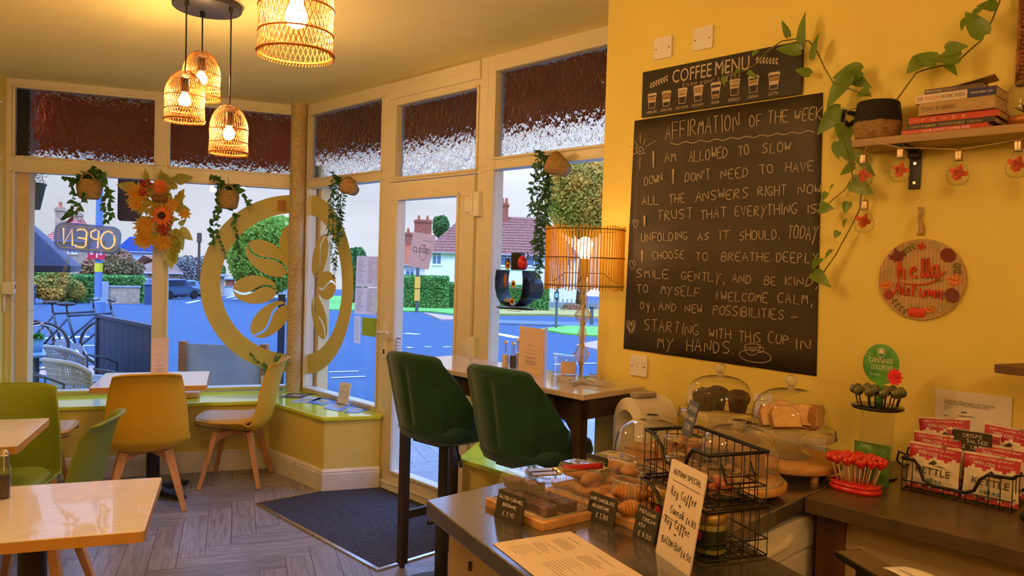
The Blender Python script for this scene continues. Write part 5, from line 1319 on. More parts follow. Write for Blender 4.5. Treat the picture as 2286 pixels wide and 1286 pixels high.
for cx, sgn in ((mp_(.115, .72), 1), (mp_(.80, .74), -1)):
    ribbon(mb, [(cx[0] - .042, cx[1] - .014 * sgn), (cx[0], cx[1]), (cx[0] + .042, cx[1] + .014 * sgn * .4)], .0016, Y)
    for k in range(7):
        a = -.038 + k * .0125
        for s in (-1, 1):
            px, pz = cx[0] + a, cx[1] + a * .22 * sgn; e = Vector((.6, .8 * s)).normalized() * .016; q = Vector((-e.y, e.x)) * .25
            mb.add([(px, Y, pz), (px + e.x * .5 + q.x, Y, pz + e.y * .5 + q.y), (px + e.x, Y, pz + e.y), (px + e.x * .5 - q.x, Y, pz + e.y * .5 - q.y)], [(0, 1, 2, 3)])
mb.build('print', mat('cream menu print', (.55, .46, .35), .8), cm)
mb = MB()
for k, u in enumerate(us):
    cx, zb = mp_(u, .17); h_, w_ = .050, .018
    f0, f1 = [(.62, .85), (.62, .95), (.62, .85), (.62, .9), (.1, .3), (.62, .8), (.62, .85), (.65, .9)][k]
    ww = lambda f: w_ * (.6 + .32 * f)
    mb.add([(cx - ww(f0), Y - .0004, zb + h_ * f0), (cx + ww(f0), Y - .0004, zb + h_ * f0), (cx + ww(f1), Y - .0004, zb + h_ * f1), (cx - ww(f1), Y - .0004, zb + h_ * f1)], [(0, 1, 2, 3)])
mb.build('print', mat('tan cup fill', (.33, .21, .10), .8), cm)
# electrical plates
def plate_at(name, label, px, py, rockers, cat):
    x, z = wz(px, py); t = wthing(name, label, cat)
    mb = MB(); mb.rbox((0, 0, 0), (.086, .086, .008), .004, 2, M=Matrix.Translation((x, -.004, z)) @ Matrix.Rotation(PI / 2, 4, 'X')); mb.build('plate', WHITEPL, t, bevel=.0015)
    for sx in (-1, 1): mb = MB(); mb.cyl((0, 0, 0), .0028, .001, 8, M=Matrix.Translation((x + sx * .031, -.0082, z - .004)) @ Matrix.Rotation(PI / 2, 4, 'X')); mb.build('screw', BRN, t)
    if rockers:
        for k in range(rockers):
            xx = x + (k - (rockers - 1) / 2) * .022
            mb = MB(); mb.add([(xx - .009, -.0085, z - .018), (xx + .009, -.0085, z - .018), (xx + .009, -.012, z + .014), (xx - .009, -.012, z + .014), (xx - .009, -.008, z + .014), (xx + .009, -.008, z + .014)], [(0, 1, 2, 3), (3, 2, 5, 4)]); mb.build('rocker', WHITEPL, t)
plate_at('light_switch', 'white switch plate high on the wall above the coffee menu', 1482, 107, 2, 'switch')
plate_at('blanking_plate', 'blank white wall plate high up beside the switch plate', 1571, 86, 0, 'wall plate')
plate_at('light_switch', 'white double light switch below the chalkboard', 1427.5, 816, 2, 'switch')
# ---- hello autumn disc
hx, hz = wz(2057, 624); HR = .1255
ha = wthing('autumn_sign', 'round wooden hello autumn sign hung by ribbon on the yellow wall', 'sign')
def hp(X, Yc): return hx + (X - 750) / 325 * HR, hz + (945 - Yc) / 303 * HR
DISC = mat('pale ribbed wood', (.46, .30, .13), .6, col2=(.52, .35, .17), scale=9, stretch=(14, 1, .6))
n = 56; mb = MB(); mb.plate([(hx + HR * cos(2 * PI * k / n), hz + HR * sin(2 * PI * k / n)) for k in range(n)], .008, M=Matrix.Translation((0, -.001, 0)))
disc = mb.build('disc', DISC, ha, bevel=.0015)
mb = MB()
for k in range(-11, 12):
    x = k * .0108; e = math.sqrt(HR ** 2 - x ** 2) * .97
    mb.b2((hx + x - .0006, -.0094, hz - e), (hx + x + .0006, -.009, hz + e))
mb.build('groove', mat('groove brown', (.30, .18, .07), .7), disc)
mb = MB(); a = wz(2056, 522)
mb.grid(lambda u, v: (a[0] + (v - .5) * (.020 - .014 * u) + .004 * sin(u * 5), -.006 - .004 * sin(v * PI), a[1] - .004 + .062 * u), 8, 4, thick=.001)
mb.grid(lambda u, v: (a[0] + .002 + (v - .5) * (.006 + .012 * u) - .004 * u, -.008, a[1] + .058 + .024 * u), 4, 3, thick=.001); mb.ell((a[0] + .001, -.009, a[1] + .058), (.006, .004, .006), 8, 6)
mb.build('ribbon', mat('hessian ribbon', (.42, .28, .12), .8), ha)
def maple(cx, cz, s, rot, M_, nm='maple_leaf'):
    o_ = [(0, -.9), (.08, -.4), (.5, -.55), (.42, -.3), (.95, -.05), (.75, .05), (.85, .4), (.45, .3), (.35, .5), (.25, .45), (0, 1), (-.25, .45), (-.35, .5), (-.45, .3), (-.85, .4), (-.75, .05), (-.95, -.05), (-.42, -.3), (-.5, -.55), (-.08, -.4)]
    ca, sa = cos(rot), sin(rot)
    mb = MB(); vs = [(cx + s * (p[0] * ca - p[1] * sa), cz + s * (p[0] * sa + p[1] * ca)) for p in o_]
    n = len(vs); mb.add([(cx, -.0135, cz)] + [(v[0], -.0125, v[1]) for v in vs] + [(v[0], -.009, v[1]) for v in vs], [(0, 1 + (k + 1) % n, 1 + k) for k in range(n)] + [(1 + k, 1 + (k + 1) % n, 1 + n + (k + 1) % n, 1 + n + k) for k in range(n)])
    for p in ((0, .8), (.7, .0), (-.7, .0), (.6, .3), (-.6, .3)): ribbon(mb, [(cx, cz), (cx + s * (p[0] * ca - p[1] * sa), cz + s * (p[0] * sa + p[1] * ca))], .0012, -.0139, 1)
    mb.build(nm, [M_, mat('leaf vein brown', (.12, .03, .012), .7)], ha)
REDS = mat('sign red', (.62, .05, .02), .5); MAR = mat('sign maroon', (.16, .022, .015), .55); ORG = mat('sign orange', (.75, .24, .05), .5); OLV = mat('sign olive', (.14, .12, .035), .6); SAGE = mat('sign sage', (.36, .30, .13), .6)
for (X, Yc, s, r_, M_) in ((748, 700, .0155, -.2, REDS), (570, 775, .029, .3, MAR), (495, 1000, .022, .2, ORG), (995, 945, .025, -.2, ORG), (830, 1170, .0165, -.5, ORG)):
    q = hp(X, Yc); maple(q[0], q[1], s, r_, M_)
q = hp(880, 945); maple(q[0], q[1], .011, -.4, SAGE)
def cone(X, Yc, w, h, rot, M_):
    q = hp(X, Yc); T = Matrix.Translation((q[0], -.009, q[1])) @ Matrix.Rotation(rot, 4, 'Y')
    mb = MB(); n = 20; mb.plate([(w * cos(2 * PI * k / n), h * sin(2 * PI * k / n)) for k in range(n)], .004, M=T)
    for r_ in range(-3, 4):
        for k in range(-3, 4):
            x, z = (k + (.5 if r_ % 2 else 0)) * w * .33, r_ * h * .26
            if (x / w) ** 2 + (z / h) ** 2 < .75: ribbon(mb, [(x - w * .13, z + h * .06), (x, z - h * .08), (x + w * .13, z + h * .06)], .0012, -.0043, 1, M=T)
    mb.build('pinecone', [M_, mat('leaf vein brown', (.12, .03, .012), .7)], ha)
cone(943, 762, .022, .020, .9, MAR); cone(515, 1070, .0135, .0145, .2, mat('sign brick', (.42, .06, .03), .55)); cone(985, 1055, .019, .023, -.3, mat('sign plum', (.17, .035, .03), .55))
def sprig(pts, ln, M_i, own=True):
    global mb
    if own: mb = MB()
    P_ = [hp(*p) for p in pts]; ribbon(mb, P_, .0016, -.0098, M_i)
    for i in range(len(P_) - 1):
        for f in (.25, .75):
            x = P_[i][0] * (1 - f) + P_[i + 1][0] * f; z = P_[i][1] * (1 - f) + P_[i + 1][1] * f
            d = Vector((P_[i + 1][0] - P_[i][0], P_[i + 1][1] - P_[i][1])).normalized()
            for s in (-1, 1):
                e = (d * .6 + Vector((-d.y, d.x)) * s * .8) * ln; w_ = Vector((-e.y, e.x)) * .28
                mb.add([(x, -.0098, z), (x + e.x * .5 + w_.x, -.0105, z + e.y * .5 + w_.y), (x + e.x, -.0098, z + e.y), (x + e.x * .5 - w_.x, -.0105, z + e.y * .5 - w_.y)], [(0, 1, 2, 3)], M_i)
    if own: mb.build('greenery', [OLV, SAGE], ha)
sprig([(600, 760), (640, 730), (690, 700)], .014, 0); sprig([(545, 1095), (590, 1150), (655, 1195)], .015, 0); sprig([(1020, 810), (1010, 850), (1015, 890)], .016, 0)
sprig([(530, 850), (490, 900), (480, 950)], .016, 1); sprig([(800, 690), (840, 690), (880, 710)], .015, 1); sprig([(860, 1180), (920, 1150), (970, 1110)], .015, 1); sprig([(640, 690), (680, 685), (710, 685)], .010, 1)

q = hp(735, 1193); mb = MB()
for dx, w_ in ((-.015, .011), (.015, .011), (-.006, .012), (.006, .012), (0, .010)): mb.ell((q[0] + dx, -.009, q[1]), (w_, .005, .016), 12, 8)
mb.build('pumpkin', REDS, ha)
mb = MB(); mb.ell((q[0], -.010, q[1] + .018), (.006, .004, .006), 8, 6); sprig([(670, 1135), (720, 1140), (780, 1135)], .009, 0, False); mb.build('pumpkin_top', SAGE, ha)
mb = MB(); p = hp(588, 945); q = hp(905, 918); hand(mb, 'hello', p[0], p[1], q[0], q[1], .060, .0056, -.0145, jit=.05); p = hp(560, 1062); q = hp(930, 1085); hand(mb, 'Autumn', p[0], p[1], q[0], q[1], .046, .0044, -.0145, jit=.05); ribbon(mb, [hp(620, 975), hp(740, 985), hp(850, 965), hp(930, 880)], .0030, -.0145)
w_ = mb.build('lettering', REDS, ha); md = w_.modifiers.new('t', 'SOLIDIFY'); md.thickness = .005; md.offset = 0
# ---- long shelf
SH0 = P2(1902, 312, 2.39); zs = SH0.z; sx0 = SH0.x
SHW = wood('oak shelf board', (.30, .19, .075), (.40, .27, .12), .5, 3, (1, 9, 9))
sf = thing('wall_shelf', 'oak wall shelf carrying books and a basket of trailing pothos', 'shelf', mw=M2)
mb = MB(); mb.b2((sx0, 2.39, zs - .024), (.45, 2.549, zs)); mb.build('board', SHW, sf, bevel=.002)
bx = P2(2044, 380, 2.55).x
for xx in (bx, bx + .75):
    mb = MB(); mb.tube([(xx, 2.40, zs - .027), (xx, 2.52, zs - .027), (xx, 2.540, zs - .035), (xx, 2.545, zs - .06)], .003, 4); mb.b2((xx - .017, 2.40, zs - .030), (xx + .017, 2.53, zs - .025)); mb.b2((xx - .017, 2.543, zs - .145), (xx + .017, 2.548, zs - .04)); mb.b2((xx - .017, 2.525, zs - .05), (xx + .017, 2.546, zs - .027))
    br = mb.build('bracket', BLACKM, sf, bevel=.003)
    for dz in (-.066, -.126): mb = MB(); mb.cyl((0, 0, 0), .005, .002, 8, M=Matrix.Translation((xx, 2.543, zs + dz)) @ Matrix.Rotation(PI / 2, 4, 'X')); mb.build('screw', CHROME, br)
# books
PAGES = mat('book pages', (.62, .48, .30), .8, var=.1, scale=60, stretch=(1, 1, 20))
def bookc(name, col): return mat('book cover ' + name, col, .5)
bl = [((2014, 2208), .014, (.50, .045, .02), 'thin red paperback at the bottom of the book pile', [('YOUR OWN COFFEE BAR', .24, .80, .2, .55, 0), ('HOW TO RUN', .03, .22, .3, .25, 0)]),
      ((2026, 2220.5), .0165, (.035, .028, .018), 'dark slim book second from the bottom of the pile', [('TONY ROBBINS', .03, .34, .25, .42, 1), ('UNSHAKEABLE', .37, .67, .22, .5, 2), ('YOUR GUIDE TO FREEDOM', .70, .86, .3, .25, 1)]),
      ((2027.7, 2226.8), .020, (.55, .06, .025), 'red book third from the bottom of the pile', [('P', .15, .19, .25, .5, 1), ('O', .26, .31, .25, .5, 1), ('W', .37, .43, .25, .5, 1), ('E', .50, .54, .25, .5, 1), ('R', .61, .65, .25, .5, 1), ('THE 48', .05, .11, .4, .25, 1)]),
      ((2051, 2221.8), .037, (.40, .26, .10), 'thick tan book in the middle of the pile', [('TONY ROBBINS', .03, .49, .33, .34, 3), ('MONEY', .55, .82, .36, .34, 2)]),
      ((2041, 2221.8), .026, (.66, .55, .44), 'white and navy book second from the top of the pile', [('THE', .02, .10, .3, .45, 3), ('4-HOUR', .13, .31, .3, .45, 4), ('WORK WEEK', .33, .63, .3, .45, 3), ('TIMOTHY FERRISS', .69, .88, .4, .2, 0)]),
      ((2060, 2190.7), .0145, (.10, .065, .035), 'small brown book on top of the pile', [('RICH DAD', .03, .30, .3, .45, 0), ('POOR DAD', .33, .55, .3, .42, 2)])]
BT_ = [PAPER, mat('gold book print', (.62, .50, .22), .5), mat('tan book print', (.45, .33, .17), .5), mat('brown book print', (.08, .045, .02), .6), mat('orange book print', (.65, .13, .03), .6)]
zz = zs
for i, ((pl, pr), h, col, lab, tx) in enumerate(bl):
    xl, xr = P2(pl, 250, 2.40).x, P2(pr, 250, 2.40).x; Wb = xr - xl; dd = .125
    t = thing('book', lab, 'book', L2(xl, 2.40 + .004 * (i % 3), zz + .0003), A2 + .01 * ((i % 3) - 1), 'books piled on the oak shelf')
    cv = bookc(str(i), col); hh = h - .0006
    mb = MB(); mb.b2((0, 0, 0), (Wb, dd, .0014)); mb.b2((0, 0, hh - .0014), (Wb, dd, hh)); mb.b2((0, 0, 0), (Wb, .002, hh)); mb.build('cover', cv, t, bevel=.0005)
    mb = MB(); mb.b2((.003, .0021, .0015), (Wb - .003, dd - .003, hh - .0015)); mb.build('pages', PAGES, t)
    mb = MB()
    for (s_, a, b, zf, hf, mi) in tx: write(mb, s_, a * Wb, zf * hh, b * Wb, zf * hh, hf * hh, -.0006, mi)
    if i == 4:
        mb.b2((.655 * Wb, -.0004, 0), (Wb, .0, hh), 5); write(mb, '>', .90 * Wb, .35 * hh, .96 * Wb, .35 * hh, .3 * hh, -.0009, 0)
    if i == 3: mb.b2((.90 * Wb, -.0003, .3 * hh), (.97 * Wb, 0, .6 * hh), 2)
    mb.build('spine_print', BT_ + [mat('navy book panel', (.028, .024, .12), .5)], t)
    zz += h
t = thing('loose_leaflet', 'pale folded leaflet sticking out on top of the book pile', 'leaflet', L2(P2(2105, 190, 2.43).x, 2.43, zz + .001), A2)
mb = MB(); mb.add([(0, 0, 0), (.13, .0, .024), (.125, .07, .020), (.0, .07, .0)], [(0, 1, 2, 3)]); o = mb.build('sheet', mat('tan card', (.45, .32, .14), .7), t); md = o.modifiers.new('s', 'SOLIDIFY'); md.thickness = .003
# glass terrarium dome at the end of the shelf
tp = L2(P2(2296, 250, 2.46).x, 2.47, zs + .0005)
t = thing('glass_terrarium', 'glass globe terrarium on a copper dish at the end of the oak shelf', 'terrarium', tp, A2)
mb = MB(); mb.lathe([(0, 0), (.045, 0), (.052, .02), (.050, .028), (0, .026)], 32); mb.build('dish', mat('copper dish', (.45, .16, .05), .4, metal=.5), t)
mb = MB(); mb.lathe([(.050, .028), (.058, .07), (.05, .11), (.02, .135), (0, .14)], 32); mb.build('globe', CLEARG, t)
mb = MB()
for k in range(12): a = k * .9; mb.leaf((0, 0, .028), (cos(a), sin(a), 1.1), (0, 0, 1), .05, .018)
mb.build('foliage', mat('dark dried leaves', (.06, .03, .012), .7), t)
# ornate frame edge
fx, fz = wz(2272, 195)
t = wthing('picture_frame', 'ornate gilt picture frame cut off at the upper edge of the view', 'picture')
mb = MB(); mb.b2((fx, -.03, fz), (fx + .036, -.002, ZC - .08)); mb.b2((fx, -.03, fz), (fx + .45, -.002, fz + .036)); mb.b2((fx + .414, -.03, fz), (fx + .45, -.002, ZC - .08)); mb.b2((fx, -.03, ZC - .116), (fx + .45, -.002, ZC - .08))
for k in range(44): mb.ell((fx + .018, -.032, fz + .02 + k * .012), (.011, .006, .007), 8, 5)
mb.build('frame', mat('bronze gilt', (.22, .085, .03), .45, metal=.5, var=.4, scale=80), t)
mb = MB(); mb.b2((fx + .03, -.012, fz + .03), (fx + .42, -.004, ZC - .11)); mb.build('picture_panel', mat('dull ochre picture', (.33, .21, .08), .7), t)
# small raw wood shelf
q = P2(2218, 822, 2.33); mb = MB(); mb.prism([(q.x, 2.335), (q.x + .02, 2.32), (.2, 2.32), (.2, 2.549), (q.x + .075, 2.549), (q.x + .005, 2.37)], q.z - .012, q.z + .010, M=M2)
tag(mb.build('wooden_ledge', mat('dark walnut board', (.10, .045, .018), .5, col2=(.16, .08, .035), scale=4, stretch=(1, 9, 9)), bevel=.002), 'short dark wooden ledge cut off at the frame edge above the crisps', 'shelf')
# papers on the wall
def paper_on_wall(name, label, px4, texts, cat, y=-.002):
    t = wthing(name, label, cat)
    P_ = [wz(*p) for p in px4]; mb = MB(); mb.plate(P_, .001, M=Matrix.Translation((0, y, 0))); mb.build('sheet', PAPER, t)
    mb = MB()
    for (s_, a, b, h, m_) in texts:
        (xa, za), (xb, zb_) = wz(*a), wz(*b)
        if s_: write(mb, s_, xa, za, xb, zb_, h, y - .0015)
        else: ribbon(mb, [(xa, za), (xb, zb_)], h, y - .0015)
    mb.build('print', INK, t); return t
def cq(x, y): return (2080 + x / 4.947, 740 + y / 4.947)
paper_on_wall('certificate', 'white waste registration certificate on the wall above the crisp packets', [(2088, 960), (2088, 867), (2261, 887), (2257, 985)], [('Certificate of Registration under the Waste', cq(145, 770), cq(705, 850), .0075, 0), ('(England and Wales) Regulations 2011', cq(145, 795), cq(640, 868), .0075, 0), ('Registration', cq(143, 828), cq(237, 838), .004, 0), ('CBDU1', cq(143, 848), cq(218, 856), .004, 0), ('Date', cq(137, 865), cq(175, 870), .003, 0), ('', cq(300, 930), cq(480, 950), .002, 0), ('', cq(330, 890), cq(390, 895), .003, 0), ('', cq(135, 925), cq(190, 930), .002, 0)], 'certificate')
paper_on_wall('notice_card', 'cream card showing a bold F on the wall between the two glass domes', [(1682, 940), (1684, 878), (1726, 880), (1724, 945)], [('F', (1699, 917), (1707, 918), .022, 0), ('', (1690, 893), (1715, 895), .0015, 0)], 'notice')
paper_on_wall('notice_card', 'small white text card on the wall behind the nearer cake stand', [(1738, 1045), (1740, 972), (1846, 980), (1842, 1055)], [('', (1745, 985), (1768, 987), .0014, 0), ('', (1745, 990), (1765, 992), .0014, 0), ('', (1745, 995), (1764, 997), .0014, 0)], 'notice')
# ---- maple-leaf bulbs on a twine
LEAFR = mat('red orange maple leaf', (.62, .10, .025), .6, var=.3, scale=40)
CAPM = mat('aged brass cap', (.55, .42, .25), .35, metal=.8)
bp_ = None
yb = 2.375
tw = [P2(1941, 312, yb), P2(2010, 330, yb), P2(2140, 335, yb), P2(2286, 309, yb)]
for (px, py, top_, lab) in ((1928, 343, 0, 'clear bulb ornament with a red leaf, first on the twine from the chalkboard'), (2011, 330, 1, 'clear bulb ornament with a red leaf beside the black shelf bracket'), (2141, 334, 2, 'clear bulb ornament with a red leaf above the hello autumn sign'), (2274, 312, 3, 'clear bulb ornament with a red leaf, cut off at the frame edge'), (1931, 446, 4, 'clear bulb ornament with a red leaf hanging lowest, below the first one')):
    q = P2(px, py, yb); p = M2 @ q
    if bp_ is None:
        bp_ = thing('bulb_ornament', lab, 'ornament', p, A2, 'bulb ornaments on the twine')
        mb = MB(); mb.lathe([(.010, -.028), (.012, -.036), (.020, -.050), (.0275, -.066), (.0285, -.076), (.025, -.090), (.015, -.099), (0, -.102)], 24); mb.build('globe', CLEARG, bp_)
        mb = MB(); mb.lathe([(0, 0), (.006, 0), (.0105, -.005)] + [(.0115 - .001 * (k % 2), -.007 - k * .003) for k in range(8)] + [(.010, -.031)], 16); mb.build('cap', CAPM, bp_)
        mb = MB()
        for an, s in ((0, .026), (1.3, .020)):
            o_ = [(0, -.9), (.5, -.55), (.42, -.3), (.95, -.05), (.85, .4), (.45, .3), (0, 1), (-.45, .3), (-.85, .4), (-.95, -.05), (-.42, -.3), (-.5, -.55)]
            T = Matrix.Translation((.002 * an, .004 * an, -.064)) @ Matrix.Rotation(an * .9 - .4, 4, 'Z') @ Matrix.Rotation(an + .3, 4, 'Y'); mb.add([T @ Vector((0, -.003, 0))] + [T @ Vector((x * s, .008 * abs(x), z * s)) for x, z in o_], [(0, 1 + k, 1 + (k + 1) % 12) for k in range(12)])
        mb.build('leaf', LEAFR, bp_)
    else: dup(bp_, lab, p, A2 + .3 * top_)
mb = MB()
cur = []
PT = [P2(1928, 343, yb), P2(1941, 313, yb + .0)] + [P2(x, y, yb) for x, y in ((1975, 322), (2011, 330), (2070, 331), (2141, 334), (2215, 322), (2274, 312), (2330, 304))]
mb.tube([M2 @ p for p in PT], .0012, 5); mb.tube([M2 @ P2(1928, 352, yb + .035), M2 @ P2(1930, 400, yb + .04), M2 @ P2(1931, 446, yb)], .0007, 4)
tag(mb.build('twine', mat('natural twine', (.55, .42, .22), .8)), 'natural twine strung along the front edge of the oak shelf', 'string')
# ---- trailing pothos in a two-tone basket
PG = leafmat('pothos leaf', (.115, .22, .03), .3, rough=.35, col2=(.19, .30, .055), scale=12)
PS = mat('pothos stem', (.16, .15, .035), .5)
kp = P2(1958, 300, 2.468)
po = thing('potted_pothos', 'trailing pothos in a black and natural woven basket on the oak shelf', 'potted plant', L2(kp.x, 2.468, zs + .0005), A2)
pinv = po.matrix_world.inverted() if False else (Matrix.Translation(po.location) @ Matrix.Rotation(A2, 4, 'Z')).inverted()
WOV = mat('natural woven rope', (.36, .22, .09), .8, col2=(.20, .11, .04), scale=50, stretch=(1, 1, 3), bump=.8)
BWO = mat('black woven rope', (.008, .007, .005), .8, var=.5, scale=60, stretch=(1, 1, 3), bump=.5)
mb = MB(); mb.lathe([(0, 0), (.056, 0), (.064, .012), (.070, .045), (.069, .058)], 36, wob=lambda a, z: 1 + .012 * sin(a * 22 + z * 400)); mb.build('woven_base', WOV, po)
mb = MB(); mb.lathe([(.0695, .056), (.067, .085), (.061, .118), (.057, .122), (.054, .115), (.0, .10)], 36, wob=lambda a, z: 1 + .008 * sin(a * 30 + z * 300)); mb.tube([(-.062, -.02, .09), (-.095, -.03, .10), (-.10, -.02, .075), (-.085, -.01, .06), (-.07, 0, .07)], .008, 8); mb.build('black_band', BWO, po)
def wl(px, py, c=2.45): return pinv @ (M2 @ P2(px, py, c))
mb = MB()
def stem(pts, r=.0022): mb.tube([wl(*p) for p in pts], r, 6)
stem([(2000, 225, 2.45), (2022, 195, 2.46), (2045, 163, 2.48), (2063, 156, 2.49), (2110, 145, 2.5), (2145, 130, 2.51), (2190, 90, 2.51), (2215, 45, 2.51), (2232, 2, 2.51), (2238, -40, 2.51)], .0026)
stem([(1945, 215, 2.45), (1900, 200, 2.44), (1860, 185, 2.46), (1840, 150, 2.48), (1826, 118, 2.49), (1806, 92, 2.5), (1780, 86, 2.5), (1745, 92, 2.5), (1712, 115, 2.5), (1692, 140, 2.5), (1660, 160, 2.51), (1625, 168, 2.51)], .0024)
stem([(1925, 235, 2.44), (1890, 250, 2.43), (1880, 300, 2.44), (1895, 350, 2.46), (1905, 400, 2.48), (1925, 415, 2.49), (1918, 470, 2.5), (1895, 515, 2.51), (1865, 570, 2.51), (1837, 610, 2.51)], .0020)
stem([(1900, 400, 2.48), (1885, 425, 2.49), (1860, 445, 2.5), (1845, 460, 2.51)], .0015)
lf = [((1759.7, 82), (1746, 43), 15), ((1790.5, 99), (1787, 24), 25), ((1815, 130), (1819.6, 70), 20), ((1787, 113), (1727, 106), 26), ((1807.6, 166), (1773.4, 150.5), 22), ((1691, 113), (1678, 123), 14), ((1619, 160), (1609, 133), 10), ((1616, 171), (1616, 191), 12), ((1670, 161), (1690, 173), 12), ((1654, 154), (1630, 168), 10),
      ((1897, 169), (1837, 238), 40), ((1922, 159), (1855, 169), 40), ((1897, 165), (1938, 196), 30), ((1877, 244), (1820, 299), 40), ((1878, 244), (1865, 291), 26), ((1885, 279), (1887, 325), 36), ((1940, 205), (1912, 212), 22),
      ((2223, 15), (2182, 10), 24), ((2198, 77), (2150, 24), 34), ((2188, 20), (2166, 38), 16), ((2156, 42), (2143, 67), 14), ((2141, 129), (2084, 128), 38), ((2111, 112), (2158, 100), 28), ((2061, 133), (2022, 160), 34), ((2090, 139), (2045, 118), 30), ((2113, 144), (2137, 163), 16),
      ((1885, 315), (1899, 368), 38), ((1870, 317), (1867, 355), 26), ((1908, 372), (1872, 386), 34), ((1902, 405), (1945, 431), 36), ((1915, 345), (1950, 392), 20), ((1894, 452), (1884, 476), 20), ((1830, 464), (1858, 464), 26), ((1872, 517), (1862, 531), 16), ((1858, 558), (1838, 575), 14), ((1832, 578), (1810, 598), 24), ((1817, 609), (1851, 636), 28), ((1845, 430), (1832, 450), 14), ((1888, 490), (1880, 505), 10), ((1860, 412), (1850, 424), 8)]
rl = random.Random(11); nst = len(mb.v)
mbl = MB()
for (b_, t_, w_) in lf:
    c0 = 2.475 + rl.uniform(-.02, .015); B = wl(*b_, c0); T = wl(*t_, c0 - .02 + rl.uniform(-.012, .012)); sc = 2.25 / FPX
    mbl.leaf(B, T - B, Vector((rl.uniform(-.5, .5), -1, .25 + rl.uniform(-.3, .5))), (T - B).length, w_ * sc * 1.25, heart=True)
mb.build('stem', PS, po); mbl.build('foliage', PG, po)
# ================================================================ hanging in and standing by the windows
IVY = leafmat('ivy leaf', (.045, .16, .03), .5, rough=.4, col2=(.11, .27, .06), scale=9)
IVS = mat('brown green twig', (.05, .05, .018), .6)
SEAG = mat('seagrass basket', (.42, .27, .09), .8, col2=(.30, .18, .055), scale=26, stretch=(1, 1, 4), bump=.7)
rv = random.Random(21)
def vine(ms, ml, pts, ln, n, wd=.75, heart=True, r=.0014, spread=1.0):
    ms.tube(pts, r, 5); pts = [Vector(p) for p in pts]; seg = [(b - a).length for a, b in zip(pts, pts[1:])]; tot = sum(seg)
    for k in range(n):
        d = tot * (k + rv.uniform(.1, .9)) / n; i = 0
        while i < len(seg) - 1 and d > seg[i]: d -= seg[i]; i += 1
        p = pts[i].lerp(pts[i + 1], min(1, d / max(seg[i], 1e-6)))
        dr = Vector((rv.uniform(-1, 1), rv.uniform(-1, .6), rv.uniform(-1.2, .25))) * spread; L_ = ln * rv.uniform(.65, 1.25)
        ml.leaf(p, dr, Vector((rv.uniform(-.4, .4), -1, rv.uniform(-.2, .8))), L_, L_ * wd, heart=heart)
def hang_basket(px, py, vines, label, r=.082):
    c = 5.955; q = P1(px, py, c)
    t = thing('hanging_basket', label, 'hanging plant', mw=M1 @ Matrix.Translation(q), group='seagrass baskets in the wide window')
    mb = MB(); mb.lathe([(0, -.075), (r * .72, -.075), (r * .86, -.06), (r, 0), (r * .98, .055), (r * .93, .058), (r * .88, .03), (0, .03)], 32, wob=lambda a, z: 1 + .01 * sin(a * 20 + z * 300)); mb.build('basket', SEAG, t)
    mb = MB()
    for y in (-r * .9, r * .6): mb.tube([(r * .55 * cos(PI - PI * k / 10), y, .02 + .075 * sin(PI * k / 10)) for k in range(11)], .006, 7)
    mb.tube([(0, r * .6, .09), (0, r * .9, .14), (0, r + .03, .16)], .002, 5); mb.build('handle', SEAG, t)
    ms, ml = MB(), MB()
    for k in range(46):
        a = rv.uniform(0, 2 * PI); p = (r * .8 * cos(a) * rv.uniform(.3, 1), r * .8 * sin(a) * rv.uniform(.2, 1), .05 + rv.uniform(0, .05)); ml.leaf(p, (cos(a), sin(a) - .3, rv.uniform(-.2, .8)), (0, -.5, 1), rv.uniform(.03, .05), .034, heart=True)
    for v in vines:
        pts = [(.0, 0, .05)] + [tuple(P1(x, y, c - .05 + d) - q) for x, y, d in v]
        vine(ms, ml, pts, .042, int(6 + 3.2 * len(v)))
    ms.build('stem', IVS, t); ml.build('foliage', IVY, t)
hang_basket(199.5, 420, [[(178, 395, 0), (160, 410, 0), (164, 445, .02), (155, 475, .02), (145, 488, .02)], [(170, 400, -.02), (150, 395, .0), (138, 395, 0)], [(225, 395, 0), (240, 410, 0), (242, 440, 0), (246, 470, .02), (250, 490, .02)], [(215, 380, .02), (232, 385, .0), (236, 430, .0), (234, 465, .0), (240, 500, .02)], [(205, 375, 0), (214, 372, 0)], [(186, 440, -.05), (176, 465, -.04), (155, 480, 0)]], 'seagrass basket of trailing ivy above the open sign')
hang_basket(509, 443, [[(495, 410, 0), (485, 440, 0), (480, 480, .0), (466, 510, .0), (478, 545, 0), (470, 540, 0)], [(520, 470, 0), (524, 490, 0), (528, 530, 0), (536, 560, 0), (520, 590, .02)], [(530, 415, 0), (545, 440, 0), (560, 455, 0)], [(498, 405, 0), (485, 395, 0), (474, 392, 0)], [(484, 490, 0), (490, 535, 0), (500, 560, .0), (505, 580, .0)]], 'seagrass basket of trailing ivy beside the round coffee bean decal', .078)
